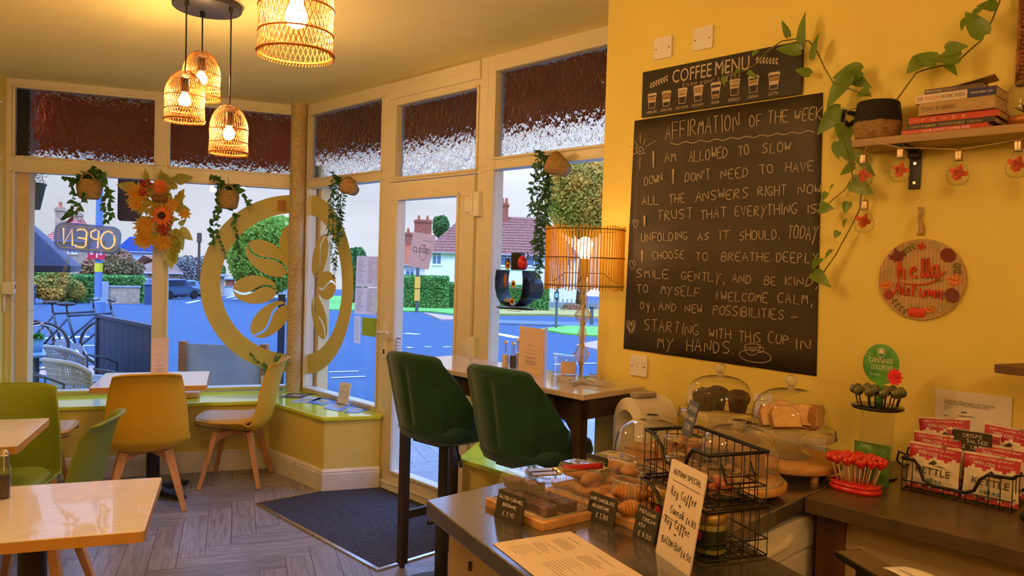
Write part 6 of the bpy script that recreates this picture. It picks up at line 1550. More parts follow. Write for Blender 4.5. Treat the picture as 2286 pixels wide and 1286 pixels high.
# two basket planters with long falling vines by the street door
VIN = leafmat('small dark vine leaf', (.03, .11, .03), .4, rough=.5, col2=(.08, .20, .055), scale=14)
def falling(px, py, tipx, tipy, vines, label, c=2.80):
    q = P2(px, py, c)
    t = thing('wall_planter', label, 'hanging plant', mw=M2 @ Matrix.Translation(q), group='falling vines at the street windows')
    mb = MB(); T = Matrix.Rotation(-1.05, 4, 'Y') @ Matrix.Rotation(.25, 4, 'X')
    mb.lathe([(0, -.10), (.035, -.10), (.060, -.02), (.062, .0), (.055, -.005), (.03, -.05), (0, -.05)], 24, M=T); mb.box((0, .055, .02), (.02, .04, .02)); mb.build('basket', SEAG, t)
    ms, ml = MB(), MB()
    for v in vines:
        pts = [(-.01, 0, .0)] + [tuple(P2(x, y, c + d) - q) for x, y, d in v]; vine(ms, ml, pts, .034, int(24 * len(v)), .42, False, .0012, 1.0)
    ms.build('stem', IVS, t); ml.build('foliage', VIN, t)
falling(772, 412, 0, 0, [[(752, 395, 0), (746, 420, 0), (744, 470, 0), (742, 520, 0), (740, 560, 0), (748, 600, 0)], [(755, 420, -.02), (755, 460, -.02), (752, 510, -.02), (756, 545, 0)], [(745, 390, .0), (745, 383, .0), (740, 440, .02), (735, 500, .02), (732, 525, .02)], [(760, 440, .02), (762, 480, .0), (764, 530, .0)], [(748, 560, 0), (752, 580, 0), (746, 620, 0)]], 'trailing vine in a small basket by the corner window')
falling(1232, 362, 0, 0, [[(1212, 345, 0), (1205, 400, 0), (1200, 450, 0), (1200, 500, 0), (1205, 560, 0), (1198, 615, 0)], [(1218, 345, -.03), (1215, 400, -.03), (1210, 460, -.03), (1206, 520, -.02), (1215, 570, 0)], [(1206, 335, .02), (1196, 380, .02), (1190, 430, .02), (1186, 480, .02)], [(1222, 380, 0), (1226, 420, 0), (1222, 490, .0), (1224, 530, .02)], [(1205, 560, 0), (1208, 590, 0), (1200, 620, 0)], [(1200, 480, -.03), (1195, 540, -.03), (1192, 580, -.03)]], 'trailing vine in a small basket above the rattan lamp')
# ---- autumn swag of flowers
sq = P1(354, 478, 5.96)
sw = thing('autumn_swag', 'hanging swag of orange autumn flowers and leaves on the window mullion', 'swag', mw=M1 @ Matrix.Translation(sq))
LFA = leafmat('yellow green autumn leaf', (.68, .50, .07), .5, rough=.6, col2=(.36, .42, .06), scale=9)
FYE = leafmat('yellow orange petal', (.75, .34, .02), .4, rough=.55, col2=(.80, .48, .06), scale=14); FOR = mat('orange petal', (.70, .15, .015), .55, var=.25, scale=20); FRU = mat('dark sunflower centre', (.045, .012, .006), .8); BER = mat('red berry', (.40, .02, .015), .4)
rs = random.Random(5)
def S(X, Yc, d=0.0): return P1(X / 3.214, 340 + Yc / 3.214, 5.96 - d) - sq
mb = MB()
for k in range(130):
    v = rs.random(); X = 1145 + rs.uniform(-1, 1) * (170 - 60 * abs(v - .3)) ; Yc = 190 + v * 480
    a = rs.uniform(0, 2 * PI); mb.leaf(S(X, Yc, rs.uniform(.0, .04)), (cos(a), rs.uniform(-.8, 0), sin(a) - .25), (rs.uniform(-.3, .3), -1, .2), rs.uniform(.05, .085), rs.uniform(.035, .06), heart=True)
for X, Yc, dx, dz in ((1270, 200, 1, .3), (1290, 560, .8, -.6), (1270, 600, .4, -1), (1230, 700, .3, -1), (960, 260, -1, .2), (1240, 620, .5, -1), (1220, 730, .1, -1)):
    mb.leaf(S(X, Yc, .02), (dx, -.2, dz), (0, -1, .1), .11, .085, heart=True)
mb.build('leaves', LFA, sw)
def flower(X, Yc, r, M_, n, d, nm='flower', ctr=True, layers=2):
    p = S(X, Yc, d); mb = MB()
    for l in range(layers):
        for k in range(n):
            a = 2 * PI * k / n + l * .3; mb.leaf(p + Vector((0, -.004 * l, 0)), (cos(a), -.25 - .35 * l, sin(a)), (0, -1, 0), r * (1 - .25 * l), r * 2.6 / n + .008)
    o = mb.build(nm, M_, sw)
    if ctr: mb = MB(); mb.ell(p + Vector((0, -.012, 0)), (r * .36, .012, r * .36), 14, 8); mb.build('flower_centre', FRU, o)
flower(1150, 250, .062, FOR, 14, .085, layers=3, ctr=False); flower(1160, 455, .088, FOR, 16, .09); flower(985, 290, .085, FYE, 13, .06, ctr=False, layers=3); flower(975, 370, .06, FYE, 12, .05, ctr=False, layers=3); flower(1040, 530, .085, FYE, 13, .07, ctr=False, layers=3); flower(1325, 440, .05, FYE, 9, .04, ctr=False); flower(1035, 630, .08, FYE, 12, .06, ctr=False, layers=3); flower(1170, 650, .07, FYE, 12, .06, ctr=False, layers=3); flower(1235, 380, .06, FYE, 12, .05, ctr=False); flower(1250, 690, .05, LFA, 9, .03, ctr=False)
for X, Yc, nn in ((1020, 285, 9), (1050, 225, 14), (1165, 540, 14), (1190, 570, 10)):
    mb = MB()
    for k in range(nn): mb.ell(S(X + rs.uniform(-35, 35), Yc + rs.uniform(-25, 25), .09 + rs.uniform(-.01, .01)), (.010, .010, .010), 8, 6)
    mb.build('berries', BER, sw)
mb = MB(); p = S(1145, 330, .085)
for dx in (-.03, -.012, .012, .03): mb.ell(p + Vector((dx, 0, 0)), (.022, .02, .026), 12, 8)
mb.build('pumpkin', mat('brown pumpkin', (.20, .08, .02), .6), sw)
# ---- neon OPEN sign seen from behind
oc = 5.93; ol, oR = P1(119, 530, oc), P1(269, 531, oc); ow = oR.x - ol.x; ot = P1(190, 497, oc).z; ob = P1(190, 560, oc).z
og = thing('open_sign', 'acrylic neon open sign hung in the wide window, its letters reversed', 'sign', mw=M1 @ Matrix.Translation((ol.x, oc, ob)) @ Matrix.Rotation(.055, 4, 'Y'))
oh = ot - ob
def rrect(w, h, r, n=6, i=0):
    p = []
    for (cx, cz, a0) in ((w - r, h - r, 0), (r, h - r, PI / 2), (r, r, PI), (w - r, r, 1.5 * PI)):
        for k in range(n + 1): a = a0 + PI / 2 * k / n; p.append((cx + (r - i) * cos(a), cz + (r - i) * sin(a)))
    return p
ACR = glass_sheet('blue tinted acrylic', (.38, .60, .98), 2.0, .05, .35, (.30, .62, .98))
mb = MB(); mb.plate(rrect(ow, oh, .06), .006); mb.build('acrylic_panel', ACR, og, bevel=.0015)
mb = MB(); mb.tube([(a, -.008, b) for a, b in rrect(ow, oh, .06, i=.022)], .0045, 6, closed=True); mb.build('border_tube', mat('frosted tube', (.55, .62, .72), .3), og)
NEO = mat('lit orange neon tube', (.9, .45, .12), .4, emit=1.1, ecol=(1.0, .50, .16))
mb = MB()
def neon(pts): mb.tube([(ow * a, -.010, oh * b) for a, b in pts], .0052, 8)
def arcp(cx, cz, rx, rz, a0, a1, n=12): return [(cx + rx * cos(a0 + (a1 - a0) * k / n), cz + rz * sin(a0 + (a1 - a0) * k / n)) for k in range(n + 1)]
neon(arcp(.80, .50, .105, .31, .9, .9 + 2 * PI - .2, 22) + [(.90, .62), (.89, .52)])
neon([(.655, .18), (.655, .80), (.60, .83), (.54, .74), (.545, .56), (.60, .49), (.655, .52)])
neon([(.33, .74), (.36, .80), (.44, .80), (.475, .72), (.475, .24), (.44, .17), (.34, .18), (.31, .24)]); neon([(.475, .48), (.35, .50)])
neon([(.28, .20), (.255, .78), (.15, .24), (.13, .80)])
mb.build('neon_letters', NEO, og)
mb = MB()
a0_ = P1(155, 560, oc); CB = lambda x, y, c: tuple(P1(x, y, c))
T = Matrix.Translation((ol.x, oc, ob)).inverted()
mb.tube([T @ P1(*p) for p in ((158, 556, oc), (148, 590, 5.95), (140, 620, 5.97), (128, 660, 5.98), (105, 685, 5.98), (75, 697, 5.98), (50, 690, 5.98), (33, 672, 6.0), (26, 650, 6.03))], .0022, 5); mb.tube([T @ P1(*p) for p in ((160, 556, oc), (152, 592, 5.95), (143, 625, 5.97), (128, 660, 5.98))], .0022, 5)
mb.build('cable', glass_sheet('clear cable', (.85, .82, .75), 2.5, .1, .5, (.7, .6, .4)), og)
q = P1(17, 643, 6.03); ad = thing('power_adapter', 'cream plug-in power adapter on the window frame by the side wall', 'adapter', mw=M1 @ Matrix.Translation((-1.44, 6.03, q.z)))
mb = MB(); mb.box((0, 0, 0), (.085, .05, .085)); mb.build('body', WHITEPL, ad, bevel=.008)
mb = MB(); mb.box((.0435, 0, .01), (.002, .014, .03)); mb.build('socket', BLACKP, ad)
mb = MB(); mb.tube([(-.02, -.0, -.045), (-.022, -.01, -.10), (-.02, .0, -.16)], .009, 8); mb.build('plug_lead', WHITEPL, ad)
# ---- posters taped to the glass, closed card, stickers
def glass_card(name, label, px4, c, texts, cat, col=PAPT, M_=M2, PP=P2, lines=(), ink=GREYINK, thick=.0012):
    q = [PP(x, y, c) for x, y in px4]; o = q[0]
    t = thing(name, label, cat, mw=M_ @ Matrix.Translation((o.x, c, o.z)))
    L_ = [(p.x - o.x, p.z - o.z) for p in q]
    mb = MB(); mb.plate(L_, thick); mb.build('sheet', col, t)
    if texts or lines:
        mb = MB()
        def bi(u, v): return tuple((L_[0][i] * (1 - u) + L_[3][i] * u) * (1 - v) + (L_[1][i] * (1 - u) + L_[2][i] * u) * v for i in (0, 1))
        hgt = abs(L_[1][1] - L_[0][1])
        for (s_, u0, v0, u1, v1, h) in texts:
            a, b = bi(u0, v0), bi(u1, v1); write(mb, s_, a[0], a[1], b[0], b[1], h * hgt, -thick - .0008)
        for (u0, u1, v, w_) in lines:
            ribbon(mb, [bi(u0, v), bi(u1, v)], w_, -thick - .0008)
        mb.build('print', ink, t)
    return t
rp_ = random.Random(9)
def menu_lines():
    L_ = []
    for c_ in (.08, .55):
        for k in range(13): L_.append((c_, c_ + rp_.uniform(.18, .36), .84 - k * .058, .0025))
    return L_
glass_card('menu_poster', 'upper white menu sheet taped to the window beside the street door', [(794, 640), (797, 571), (845, 573), (842, 641)], 2.866, [('MENU', .12, .91, .3, .91, .035), ('DRINKS', .6, .91, .85, .91, .035)], 'poster', lines=menu_lines())
glass_card('menu_poster', 'lower white menu sheet taped to the window beside the street door', [(791, 700), (794, 642), (842, 643), (840, 704)], 2.866, [('MENU', .12, .91, .3, .91, .035), ('CAKES', .6, .91, .85, .91, .035)], 'poster', lines=menu_lines())
glass_card('notice_strip', 'narrow white notice strip on the window below the menu sheets', [(790, 765), (792, 705), (805, 706), (804, 767)], 2.866, [], 'notice', lines=[(.15, .8, .9 - k * .07, .002) for k in range(12)])
glass_card('notice', 'small yellow-green notice on the window below the menu sheets', [(808, 748), (809, 708), (841, 711), (839, 753)], 2.866, [('i', .06, .88, .10, .88, .06)], 'notice', col=leafmat('lime notice', (.42, .48, .06), .5, rough=.6), lines=[(.05, .95, .88 - k * .1, .002) for k in range(9)])
BRP = mat('brown coffee ring', (.42, .19, .06), .7)
cs = glass_card('closed_card', 'tilted white closed card with a coffee ring on the street door', [(910, 594), (923, 517), (974, 526), (957, 602)], 2.84, [('Sorry we\'re', .52, .78, .92, .78, .055), ('CLOSED', .12, .44, .93, .44, .15)], 'sign', col=leafmat('pale pink card', (.70, .60, .58), .5, rough=.6), ink=INK)
mb = MB(); w0 = P2(957, 602, 2.84) - P2(910, 594, 2.84); up_ = P2(923, 517, 2.84) - P2(910, 594, 2.84)
ring_p = [((w0.x * .62 + up_.x * .45) + .036 * cos(k * .3) * (1 + .05 * sin(k * 2)), (w0.z * .62 + up_.z * .45) + .048 * sin(k * .3)) for k in range(22)]
ribbon(mb, ring_p, .0045, -.0016); mb.ell((w0.x * .62 + up_.x * .62, -.002, w0.z * .62 + up_.z * .62), (.006, .001, .009), 8, 6); mb.build('coffee_ring', BRP, cs)
glass_card('door_sticker', 'small white and black sticker low on the street door glass', [(883, 789), (884, 753), (897, 754), (896, 791)], 2.884, [], 'sticker', lines=[(.1, .9, .93, .006), (.15, .45, .7, .004), (.15, .45, .5, .004), (.15, .45, .3, .004), (.6, .85, .7, .004), (.6, .85, .5, .004), (.6, .85, .3, .004)], ink=INK)
glass_card('cup_sticker', 'small amber cup sticker on the ring decal near the corner post', [(619, 471), (620, 447), (639, 447), (639, 472)], 6.085, [], 'sticker', col=leafmat('amber sticker', (.60, .36, .10), .5, rough=.5), M_=M1, PP=P1)
# ---- black cup-shaped shelf in the window
kq = P2(1155, 695, 2.80); KS = .0
ksd = thing('cup_shelf', 'black coffee-cup-shaped shelf hung in the window, full of small ornaments', 'shelf', mw=M2 @ Matrix.Translation((kq.x, 2.745, kq.z)))
SHB = mat('black painted plywood', (.010, .010, .012), .45)
def kc(X, Yc): return P2(1090 + X / 3.7826, 420 + Yc / 3.7826, 2.745).x - kq.x, P2(1090 + X / 3.7826, 420 + Yc / 3.7826, 2.745).z - kq.z
cupo = [(-.115, .215), (-.122, .17), (-.120, .12), (-.105, .075), (-.08, .045), (-.04, .028), (0, .024), (.03, .028), (.06, .045), (.082, .075), (.092, .12), (.094, .17), (.088, .215)]
mb = MB()
def band(pts, d=.095, th=.006):
    k = len(pts); P_ = [Vector(p) for p in pts]; nn = []
    for i in range(k):
        t_ = (P_[min(i + 1, k - 1)] - P_[max(i - 1, 0)]).normalized(); nn.append(Vector((-t_.y, t_.x)))
    vs = [(p.x, 0, p.y) for p in P_] + [(p.x, d, p.y) for p in P_] + [(p.x + n.x * th, 0, p.y + n.y * th) for p, n in zip(P_, nn)] + [(p.x + n.x * th, d, p.y + n.y * th) for p, n in zip(P_, nn)]
    fs = []
    for i in range(k - 1): fs += [(i, i + 1, k + i + 1, k + i), (2 * k + i, 3 * k + i, 3 * k + i + 1, 2 * k + i + 1), (i, 2 * k + i, 2 * k + i + 1, i + 1), (k + i, k + i + 1, 3 * k + i + 1, 3 * k + i)]
    for e in (0, k - 1): fs.append((e, k + e, 3 * k + e, 2 * k + e))
    mb.add(vs, fs)
band(cupo); mb.build('cup_band', SHB, ksd)
mb = MB(); band([(.090, .17), (.12, .172), (.138, .15), (.140, .11), (.125, .08), (.098, .072), (.082, .075)]); mb.build('handle_band', SHB, ksd)
mb = MB(); mb.prism([(.13 * cos(2 * PI * k / 24) - .01, .047 + .055 * sin(2 * PI * k / 24)) for k in range(24)], .012, .020); mb.build('saucer', SHB, ksd)
mb = MB(); mb.b2((-.115, .0, .212), (.09, .095, .217)); mb.b2((-.118, 0, .118), (.088, .095, .122)); mb.build('shelf_board', glass_sheet('green glass shelf', (.55, .8, .6), 2, .03, .1, (.1, .3, .12)), ksd)
mb = MB(); mb.b2((-.06, .04, 0.0), (.04, .055, .002)); mb.tube([(0, .09, .21), (0, .12, .3)], .002, 5); mb.build('hanging_wire', CHROME, ksd)
def kthing(nm, lab, cat, x, z, y=.04): return thing(nm, lab, cat, mw=M2 @ Matrix.Translation((kq.x + x, 2.745 + y, kq.z + z)))
SUNF = mat('yellow petal', (.75, .40, .01), .5)
def sunfl(x, z, lab, y=.02):
    t = kthing('sunflower_head', lab, 'flower', x, z, y); mb = MB()
    for k in range(12): a = 2 * PI * k / 12; mb.leaf((0, -.004, .022), (cos(a), -.3, sin(a)), (0, -1, 0), .022, .012)
    mb.build('petals', SUNF, t); mb = MB(); mb.ell((0, -.006, .022), (.009, .006, .009), 10, 6); mb.build('centre', FRU, t)
sunfl(-.028, .2175, 'yellow sunflower head on top of the black cup shelf', .01); sunfl(.005, .1225, 'yellow sunflower head on the middle board of the cup shelf'); sunfl(.0, .0305, 'yellow sunflower head at the bottom of the cup shelf')
t = kthing('ornament', 'red egg-shaped ornament on top of the black cup shelf', 'ornament', .045, .2175); mb = MB(); mb.lathe([(0, 0), (.020, .004), (.029, .03), (.026, .055), (.014, .074), (0, .078)], 20); mb.build('egg', mat('gloss red', (.55, .012, .015), .25, coat=.5), t); mb = MB(); mb.tube([(.02, 0, .05), (.035, 0, .075), (.03, 0, .095)], .003, 5); mb.tube([(.022, 0, .045), (.04, 0, .065), (.044, 0, .085)], .003, 5); mb.build('blue_tail', mat('blue grey plume', (.10, .16, .32), .5), t)
t = kthing('coffee_box', 'small black upright box on top of the cup shelf', 'box', -.012, .2175, .06); mb = MB(); mb.box((0, 0, .045), (.075, .03, .09)); mb.build('carton', SHB, t, bevel=.002); mb = MB(); mb.box((0, 0, .0905), (.06, .02, .002)); mb.build('flap', BRN, t)
t = kthing('ornament', 'small dark round ornament beside the sunflower on the cup shelf', 'ornament', -.068, .2175); mb = MB(); mb.ell((0, 0, .03), (.017, .015, .03), 14, 8); mb.build('body', mat('dark brown glaze', (.04, .02, .012), .3), t); mb = MB(); mb.ell((0, -.002, .052), (.010, .008, .010), 10, 6); mb.build('head', mat('dark brown glaze', (.04, .02, .012), .3), t)
t = kthing('ornament', 'orange seahorse-shaped ornament inside the cup shelf', 'ornament', -.085, .1225); mb = MB(); mb.tube([(0, 0, 0), (.006, 0, .02), (-.004, 0, .04), (.004, 0, .06), (.0, 0, .072), (-.01, 0, .068)], [.004, .008, .010, .008, .006, .003], 8); mb.build('body', mat('orange glaze', (.50, .14, .03), .35), t)
t = kthing('ornament', 'pale grey folded ornament at the bottom of the cup shelf', 'ornament', -.055, .0395); mb = MB(); mb.ell((0, 0, .014), (.028, .02, .014), 10, 6, jit=.15); mb.build('body', mat('pale blue grey', (.30, .36, .45), .6), t)
# ---- standing menu cards
def menu_card(p, rz, w, h, label):
    t = thing('menu_card', label, 'menu', p, rz, 'folded menu cards')
    PK = mat('pink cream card', (.72, .56, .47), .6)
    for s in (0, 1):
        mb = MB(); an = -.42 if s == 0 else .42
        T = Matrix.Rotation(0 if s == 0 else PI - .95, 4, 'Z')
        if s == 0: mb.b2((-w, -.0008, 0), (0, .0008, h))
        else: mb.b2((-w * 1.0, -.0008, 0), (0, .0008, h), M=Matrix.Rotation(-.75, 4, 'Z'))
        mb.build('leaf', PK, t)
    mb = MB(); Y = -.0016
    m_ = .13 * w
    for a, b in (((-w + m_, m_), (-m_, m_)), ((-m_, m_), (-m_, h - m_)), ((-m_, h - m_), (-w + m_, h - m_)), ((-w + m_, h - m_), (-w + m_, m_))): ribbon(mb, [a, b], .0008, Y)
    ribbon(mb, [(-w / 2 + .010 * cos(k * .5), h * .80 + .011 * sin(k * .5)) for k in range(13)], .0012, Y)
    write(mb, 'MENU', -w * .62, h * .58, -w * .38, h * .58, .009, Y); write(mb, 'Dreams & Food', -w * .70, h * .49, -w * .30, h * .49, .007, Y)
    for k, (q, z) in enumerate(((.3, .43), (.22, .35), (.26, .33), (.2, .31), (.28, .26), (.3, .24), (.22, .22), (.25, .2), (.2, .18))): ribbon(mb, [(-w / 2 - q * w * .9, z * h), (-w / 2 + q * w * .9, z * h)], .0016, Y)
    mb.build('print', GREYINK, t)
    return t
p = F(1212, 838, ZB); a = F(1157, 826, ZB); d = p - a; hh = G(1212, 735, math.hypot(p.x, p.y)).z - ZB
menu_card(p, math.atan2(d.y, d.x), d.length, hh, 'folded pinkish menu card standing on the bar table')
p = F(375, 845, .72); a = F(338, 848, .72); d = p - a
menu_card(p, math.atan2(d.y, d.x), d.length, .255, 'folded white menu card standing on the table under the wide window')
# ---- cruets and candle on the bar table
def cruet(p, label, fill, top_, h, r=.018):
    t = thing('condiment_bottle', label, 'condiment', p, 0, 'glass condiment bottles')
    mb = MB(); mb.lathe([(0, 0), (r, 0), (r + .001, .004), (r, h * .62), (r * .55, h * .74), (r * .7, h * .86), (r * .45, h * .92)], 20); mb.build('bottle', CLEARG, t)
    mb = MB(); mb.cyl((0, 0, .003), r * .85, h * .45, 16); mb.build('contents', fill, t)
    mb = MB(); mb.cyl((0, 0, h * .55), .0025, h * .42, 8); mb.lathe([(0, h * .86), (r * .62, h * .88), (r * .62, h * .94), (r * .3, h), (0, h)], 16); mb.build('top', top_, t)
cruet(F(1128, 820, ZB), 'glass salt mill on the bar table', mat('salt', (.7, .62, .5), .9), CHROME, .125)
cruet(F(1145, 822, ZB), 'glass pepper mill of dark peppercorns on the bar table', mat('peppercorn', (.03, .025, .02), .8, var=.5, scale=200), CHROME, .122)
cruet(F(1156, 819, ZB) + Vector((.0, .035, 0)), 'glass oil bottle of yellow oil behind the menu card', mat('yellow oil', (.55, .38, .04), .2), CHROME, .13)
cruet(F(8, 1112, .72), 'glass pepper mill on the front pedestal table at the frame edge', mat('peppercorn', (.03, .025, .02), .8, var=.5, scale=200), CHROME, .15, .02)
p = F(1262, 840, ZB) + Vector((0, .03, 0)); t = thing('candle_jar', 'wide clear candle jar with a paper label on the bar table', 'candle', p, A2)
mb = MB(); mb.lathe([(0, 0), (.050, 0), (.053, .004), (.053, .078), (.050, .078), (.050, .006), (0, .005)], 32); mb.build('jar', CLEARG, t)
mb = MB(); mb.lathe([(.0545, .012), (.0545, .066)], 12, a0=-1.2, a1=.1); mb.build('paper_label', mat('pink cream card', (.72, .56, .47), .6), t)
mb = MB(); mb.lathe([(.052, .078), (.055, .08), (.055, .088), (.0, .088)], 32); mb.build('lid', CLEARG, t)
# ---- on the window sill
pp_ = F(603, 877, .482); t = thing('potted_plant', 'ribbed white pot with a thin leafy sprig on the sill by the corner post', 'potted plant', pp_ + Vector((0, 0, .0005)), 0)
mb = MB(); mb.lathe([(0, 0), (.058, 0), (.062, .004), (.068, .125), (.064, .125), (.06, .10), (0, .10)], 48, wob=lambda a, z: 1 + .018 * sin(a * 24)); mb.build('pot', mat('ribbed white ceramic', (.72, .72, .66), .5), t)
ms, ml = MB(), MB()
for (a, b, c_) in ((-.17, .03, .26), (.07, 0, .26), (.13, .03, .20), (-.05, 0, .17), (.03, .05, .28)): 
    rvp = [(0, 0, .10), (a * .4, b, .10 + c_ * .35), (a * .8, b, .10 + c_ * .62), (a, b, .10 + c_ * .75)]; vine(ms, ml, rvp, .030, 16, .6, True, .0018)
ms.build('stem', IVS, t); ml.build('foliage', mat('bright sprig leaf', (.10, .22, .03), .5), t)
def leaflet(px4, label, col, z=.4835):
    q = [F(x, y, z) for x, y in px4]; o = q[0]
    t = thing('leaflet', label, 'leaflet', o)
    mb = MB(); mb.prism([(p.x - o.x, p.y - o.y) for p in q], 0, .0012); mb.build('sheet', col, t)
    c_ = sum(((p - o) for p in q), Vector()) / 4
    mb = MB(); mb.prism([((p.x - o.x - c_.x) * .5 + c_.x, (p.y - o.y - c_.y) * .5 + c_.y) for p in q], .0013, .0017); mb.build('print', mat('leaflet photo', (.35, .22, .14), .4, col2=(.55, .5, .2), scale=18), t)
LB = mat('blue leaflet', (.10, .28, .62), .25); LW = mat('pale leaflet', (.50, .60, .72), .25); LDK = mat('dark leaflet', (.05, .06, .09), .3)
leaflet([(622, 887), (650, 877), (700, 879), (672, 889)], 'dark glossy leaflet on the sill nearest the corner post', LDK); leaflet([(645, 898), (690, 885), (722, 890), (680, 900)], 'pale leaflet on the sill behind the dark one', LW)
leaflet([(684, 899), (715, 887), (760, 893), (722, 905)], 'blue leaflet with a yellow patch in the middle of the sill', LB); leaflet([(722, 912), (745, 897), (790, 903), (762, 919)], 'blue leaflet lying at the front of the sill by the standing card', LB); leaflet([(768, 921), (790, 905), (830, 913), (800, 922)], 'blue leaflet at the sill end next to the street door', LB)
a, b_ = F(752, 900, .484), F(776, 905, .484); d = b_ - a; rz = math.atan2(d.y, d.x)
t = thing('table_sign', 'small white card with a round emblem standing on the sill', 'card', mw=Matrix.Translation(a) @ Matrix.Rotation(rz, 4, 'Z') @ Matrix.Rotation(-.18, 4, 'X'))
hgt = .15; w_ = d.length; mb = MB(); mb.b2((0, 0, .006), (w_, .003, hgt)); mb.box((w_ / 2, .002, .006), (w_, .03, .008)); mb.build('card', PAPER, t)
mb = MB(); ribbon(mb, [(w_ / 2 + w_ * .33 * cos(k * .33), hgt * .55 + w_ * .4 * sin(k * .33)) for k in range(20)], .003, -.0012); write(mb, 'Dream', w_ * .3, hgt * .52, w_ * .7, hgt * .54, .014, -.0012); mb.build('emblem', GREYINK, t)
q = F(421, 890, .483); t = thing('seat_cushion', 'tan seat cushion lying on the sill behind the table under the wide window', 'cushion', q + Vector((0, .06, .0)), A1)
mb = MB(); mb.rbox((-.10, .06, .021), (.30, .22, .042), .05, 5); mb.build('pad', mat('tan vinyl cushion', (.62, .34, .13), .5), t, bevel=.012, seg=3)
mb = MB(); mb.rbox((-.10, .06, .021), (.302, .222, .006), .05, 5); mb.build('piping', mat('tan vinyl piping', (.55, .28, .09), .5), t)
q = F(600, 870, 1.012)
# ================================================================ the street outside
ZG = -.12
def zg(d): return ZG if d < 10 else ZG - .03 * (d - 10)
def GG(px, py):                          # where that spot of the falling street lies
    q = ray(px, py); k = math.hypot(q.x, q.y); lo, hi = 2.0, 400.0
    for _ in range(60):
        mid = (lo + hi) / 2
        if H + q.z / k * mid > zg(mid): lo = mid
        else: hi = mid
    return Vector((q.x / k * lo, q.y / k * lo, zg(lo)))
ASPH = mat('asphalt with blue daylight cast', (.012, .050, .105), .8, col2=(.016, .060, .12), scale=3, detail=8)  # blue cast of the daylight is mixed into the asphalt's base colour
PAV = mat('blue grey paving', (.09, .13, .19), .8, var=.10, scale=2)
PINKP = mat('pink paving', (.42, .26, .24), .8, var=.1, scale=4)
GRASS = mat('verge grass', (.09, .34, .035), .9, col2=(.17, .42, .06), scale=1.5)
GRASSL = mat('verge grass with fallen leaves', (.26, .30, .05), .9, col2=(.50, .30, .08), scale=2.2)
def fan(name, m_, az0, az1, ds, dz=0.0, n=40):
    vs = []
    for d in ds:
        for i in range(n + 1):
            a = math.radians(az0 + (az1 - az0) * i / n); vs.append((d * sin(a), d * cos(a), zg(d) + dz))
    k = n + 1
    mb = MB(); mb.add(vs, [(i * k + j, i * k + j + 1, (i + 1) * k + j + 1, (i + 1) * k + j) for i in range(len(ds) - 1) for j in range(n)]); return mb.build(name, m_)
rd = struct(fan('road', ASPH, -75, 60, [4.2, 6, 8, 10, 14, 20, 30, 45, 60, 90, 140, 220]), 'asphalt road coloured with blue daylight, falling away from the shop')
def patch(name, pts, m_, label, dz=.05):
    P_ = [GG(*p) for p in pts]; mb = MB(); n = len(P_)
    mb.add([p + Vector((0, 0, dz)) for p in P_] + [p - Vector((0, 0, .2)) for p in P_], [tuple(range(n))] + [(i, i + n, (i + 1) % n + n, (i + 1) % n) for i in range(n)])
    return struct(mb.build(name, m_), label)
patch('verge', [(-60, 668), (330, 655), (480, 640), (480, 632), (300, 640), (-60, 640)], PAV, 'far pavement before the garden walls')
patch('verge', [(700, 692), (960, 697), (1045, 706), (1200, 700), (1420, 712), (1420, 690), (1200, 684), (1000, 670), (700, 660)], GRASS, 'green verge across the road', .06)
patch('verge', [(1090, 705), (1230, 705), (1420, 716), (1420, 696), (1220, 690), (1090, 688)], GRASSL, 'leaf-strewn verge across the road', .10)
patch('verge', [(1205, 737), (1260, 730), (1420, 728), (1420, 757), (1330, 752), (1260, 747)], GRASS, 'triangular grass island by the crossing', .05)
patch('pavement', [(945, 700), (1040, 712), (1040, 716), (985, 716)], PINKP, 'pink tactile paving at the crossing', .06)
patch('pavement', [(1285, 772), (1420, 745), (1420, 800)], PINKP, 'pink paving by the grass island', .03)
patch('pavement', [(1090, 716), (1420, 727), (1420, 735), (1090, 724)], PAV, 'kerb strip across the road', .06)
patch('pavement', [(86, 838), (93, 819), (330, 816), (340, 838)], PINKP, 'pink brick strip of the near pavement', .01)
mb = MB()
def mark(a, b, w):
    A, B = GG(*a), GG(*b); d = (B - A).normalized(); s = Vector((-d.y, d.x, 0)) * w / 2; z = Vector((0, 0, .012))
    mb.add([A + s + z, A - s + z, B - s + z, B + s + z], [(0, 1, 2, 3)])
WL = mat('white road paint', (.75, .78, .82), .7)
for a, b, w in (((418, 677), (445, 671), .3), ((505, 665), (522, 662), .3), ((520, 668), (560, 664), .25), ((100, 757), (200, 752), .35), ((60, 775), (340, 770), .12), ((735, 832), (800, 830), .06), ((740, 845), (815, 842), .06), ((1235, 790), (1262, 792), .06), ((1105, 745), (1160, 756), .35), ((1235, 815), (1330, 812), .08), ((1100, 812), (1130, 822), .1), ((905, 745), (935, 747), .25), ((910, 776), (918, 778), .1), ((948, 775), (962, 776), .1), ((990, 776), (1005, 775), .1), ((1300, 920), (1330, 922), .05)): mark(a, b, w)
mb.build('road_marking', WL, rd)
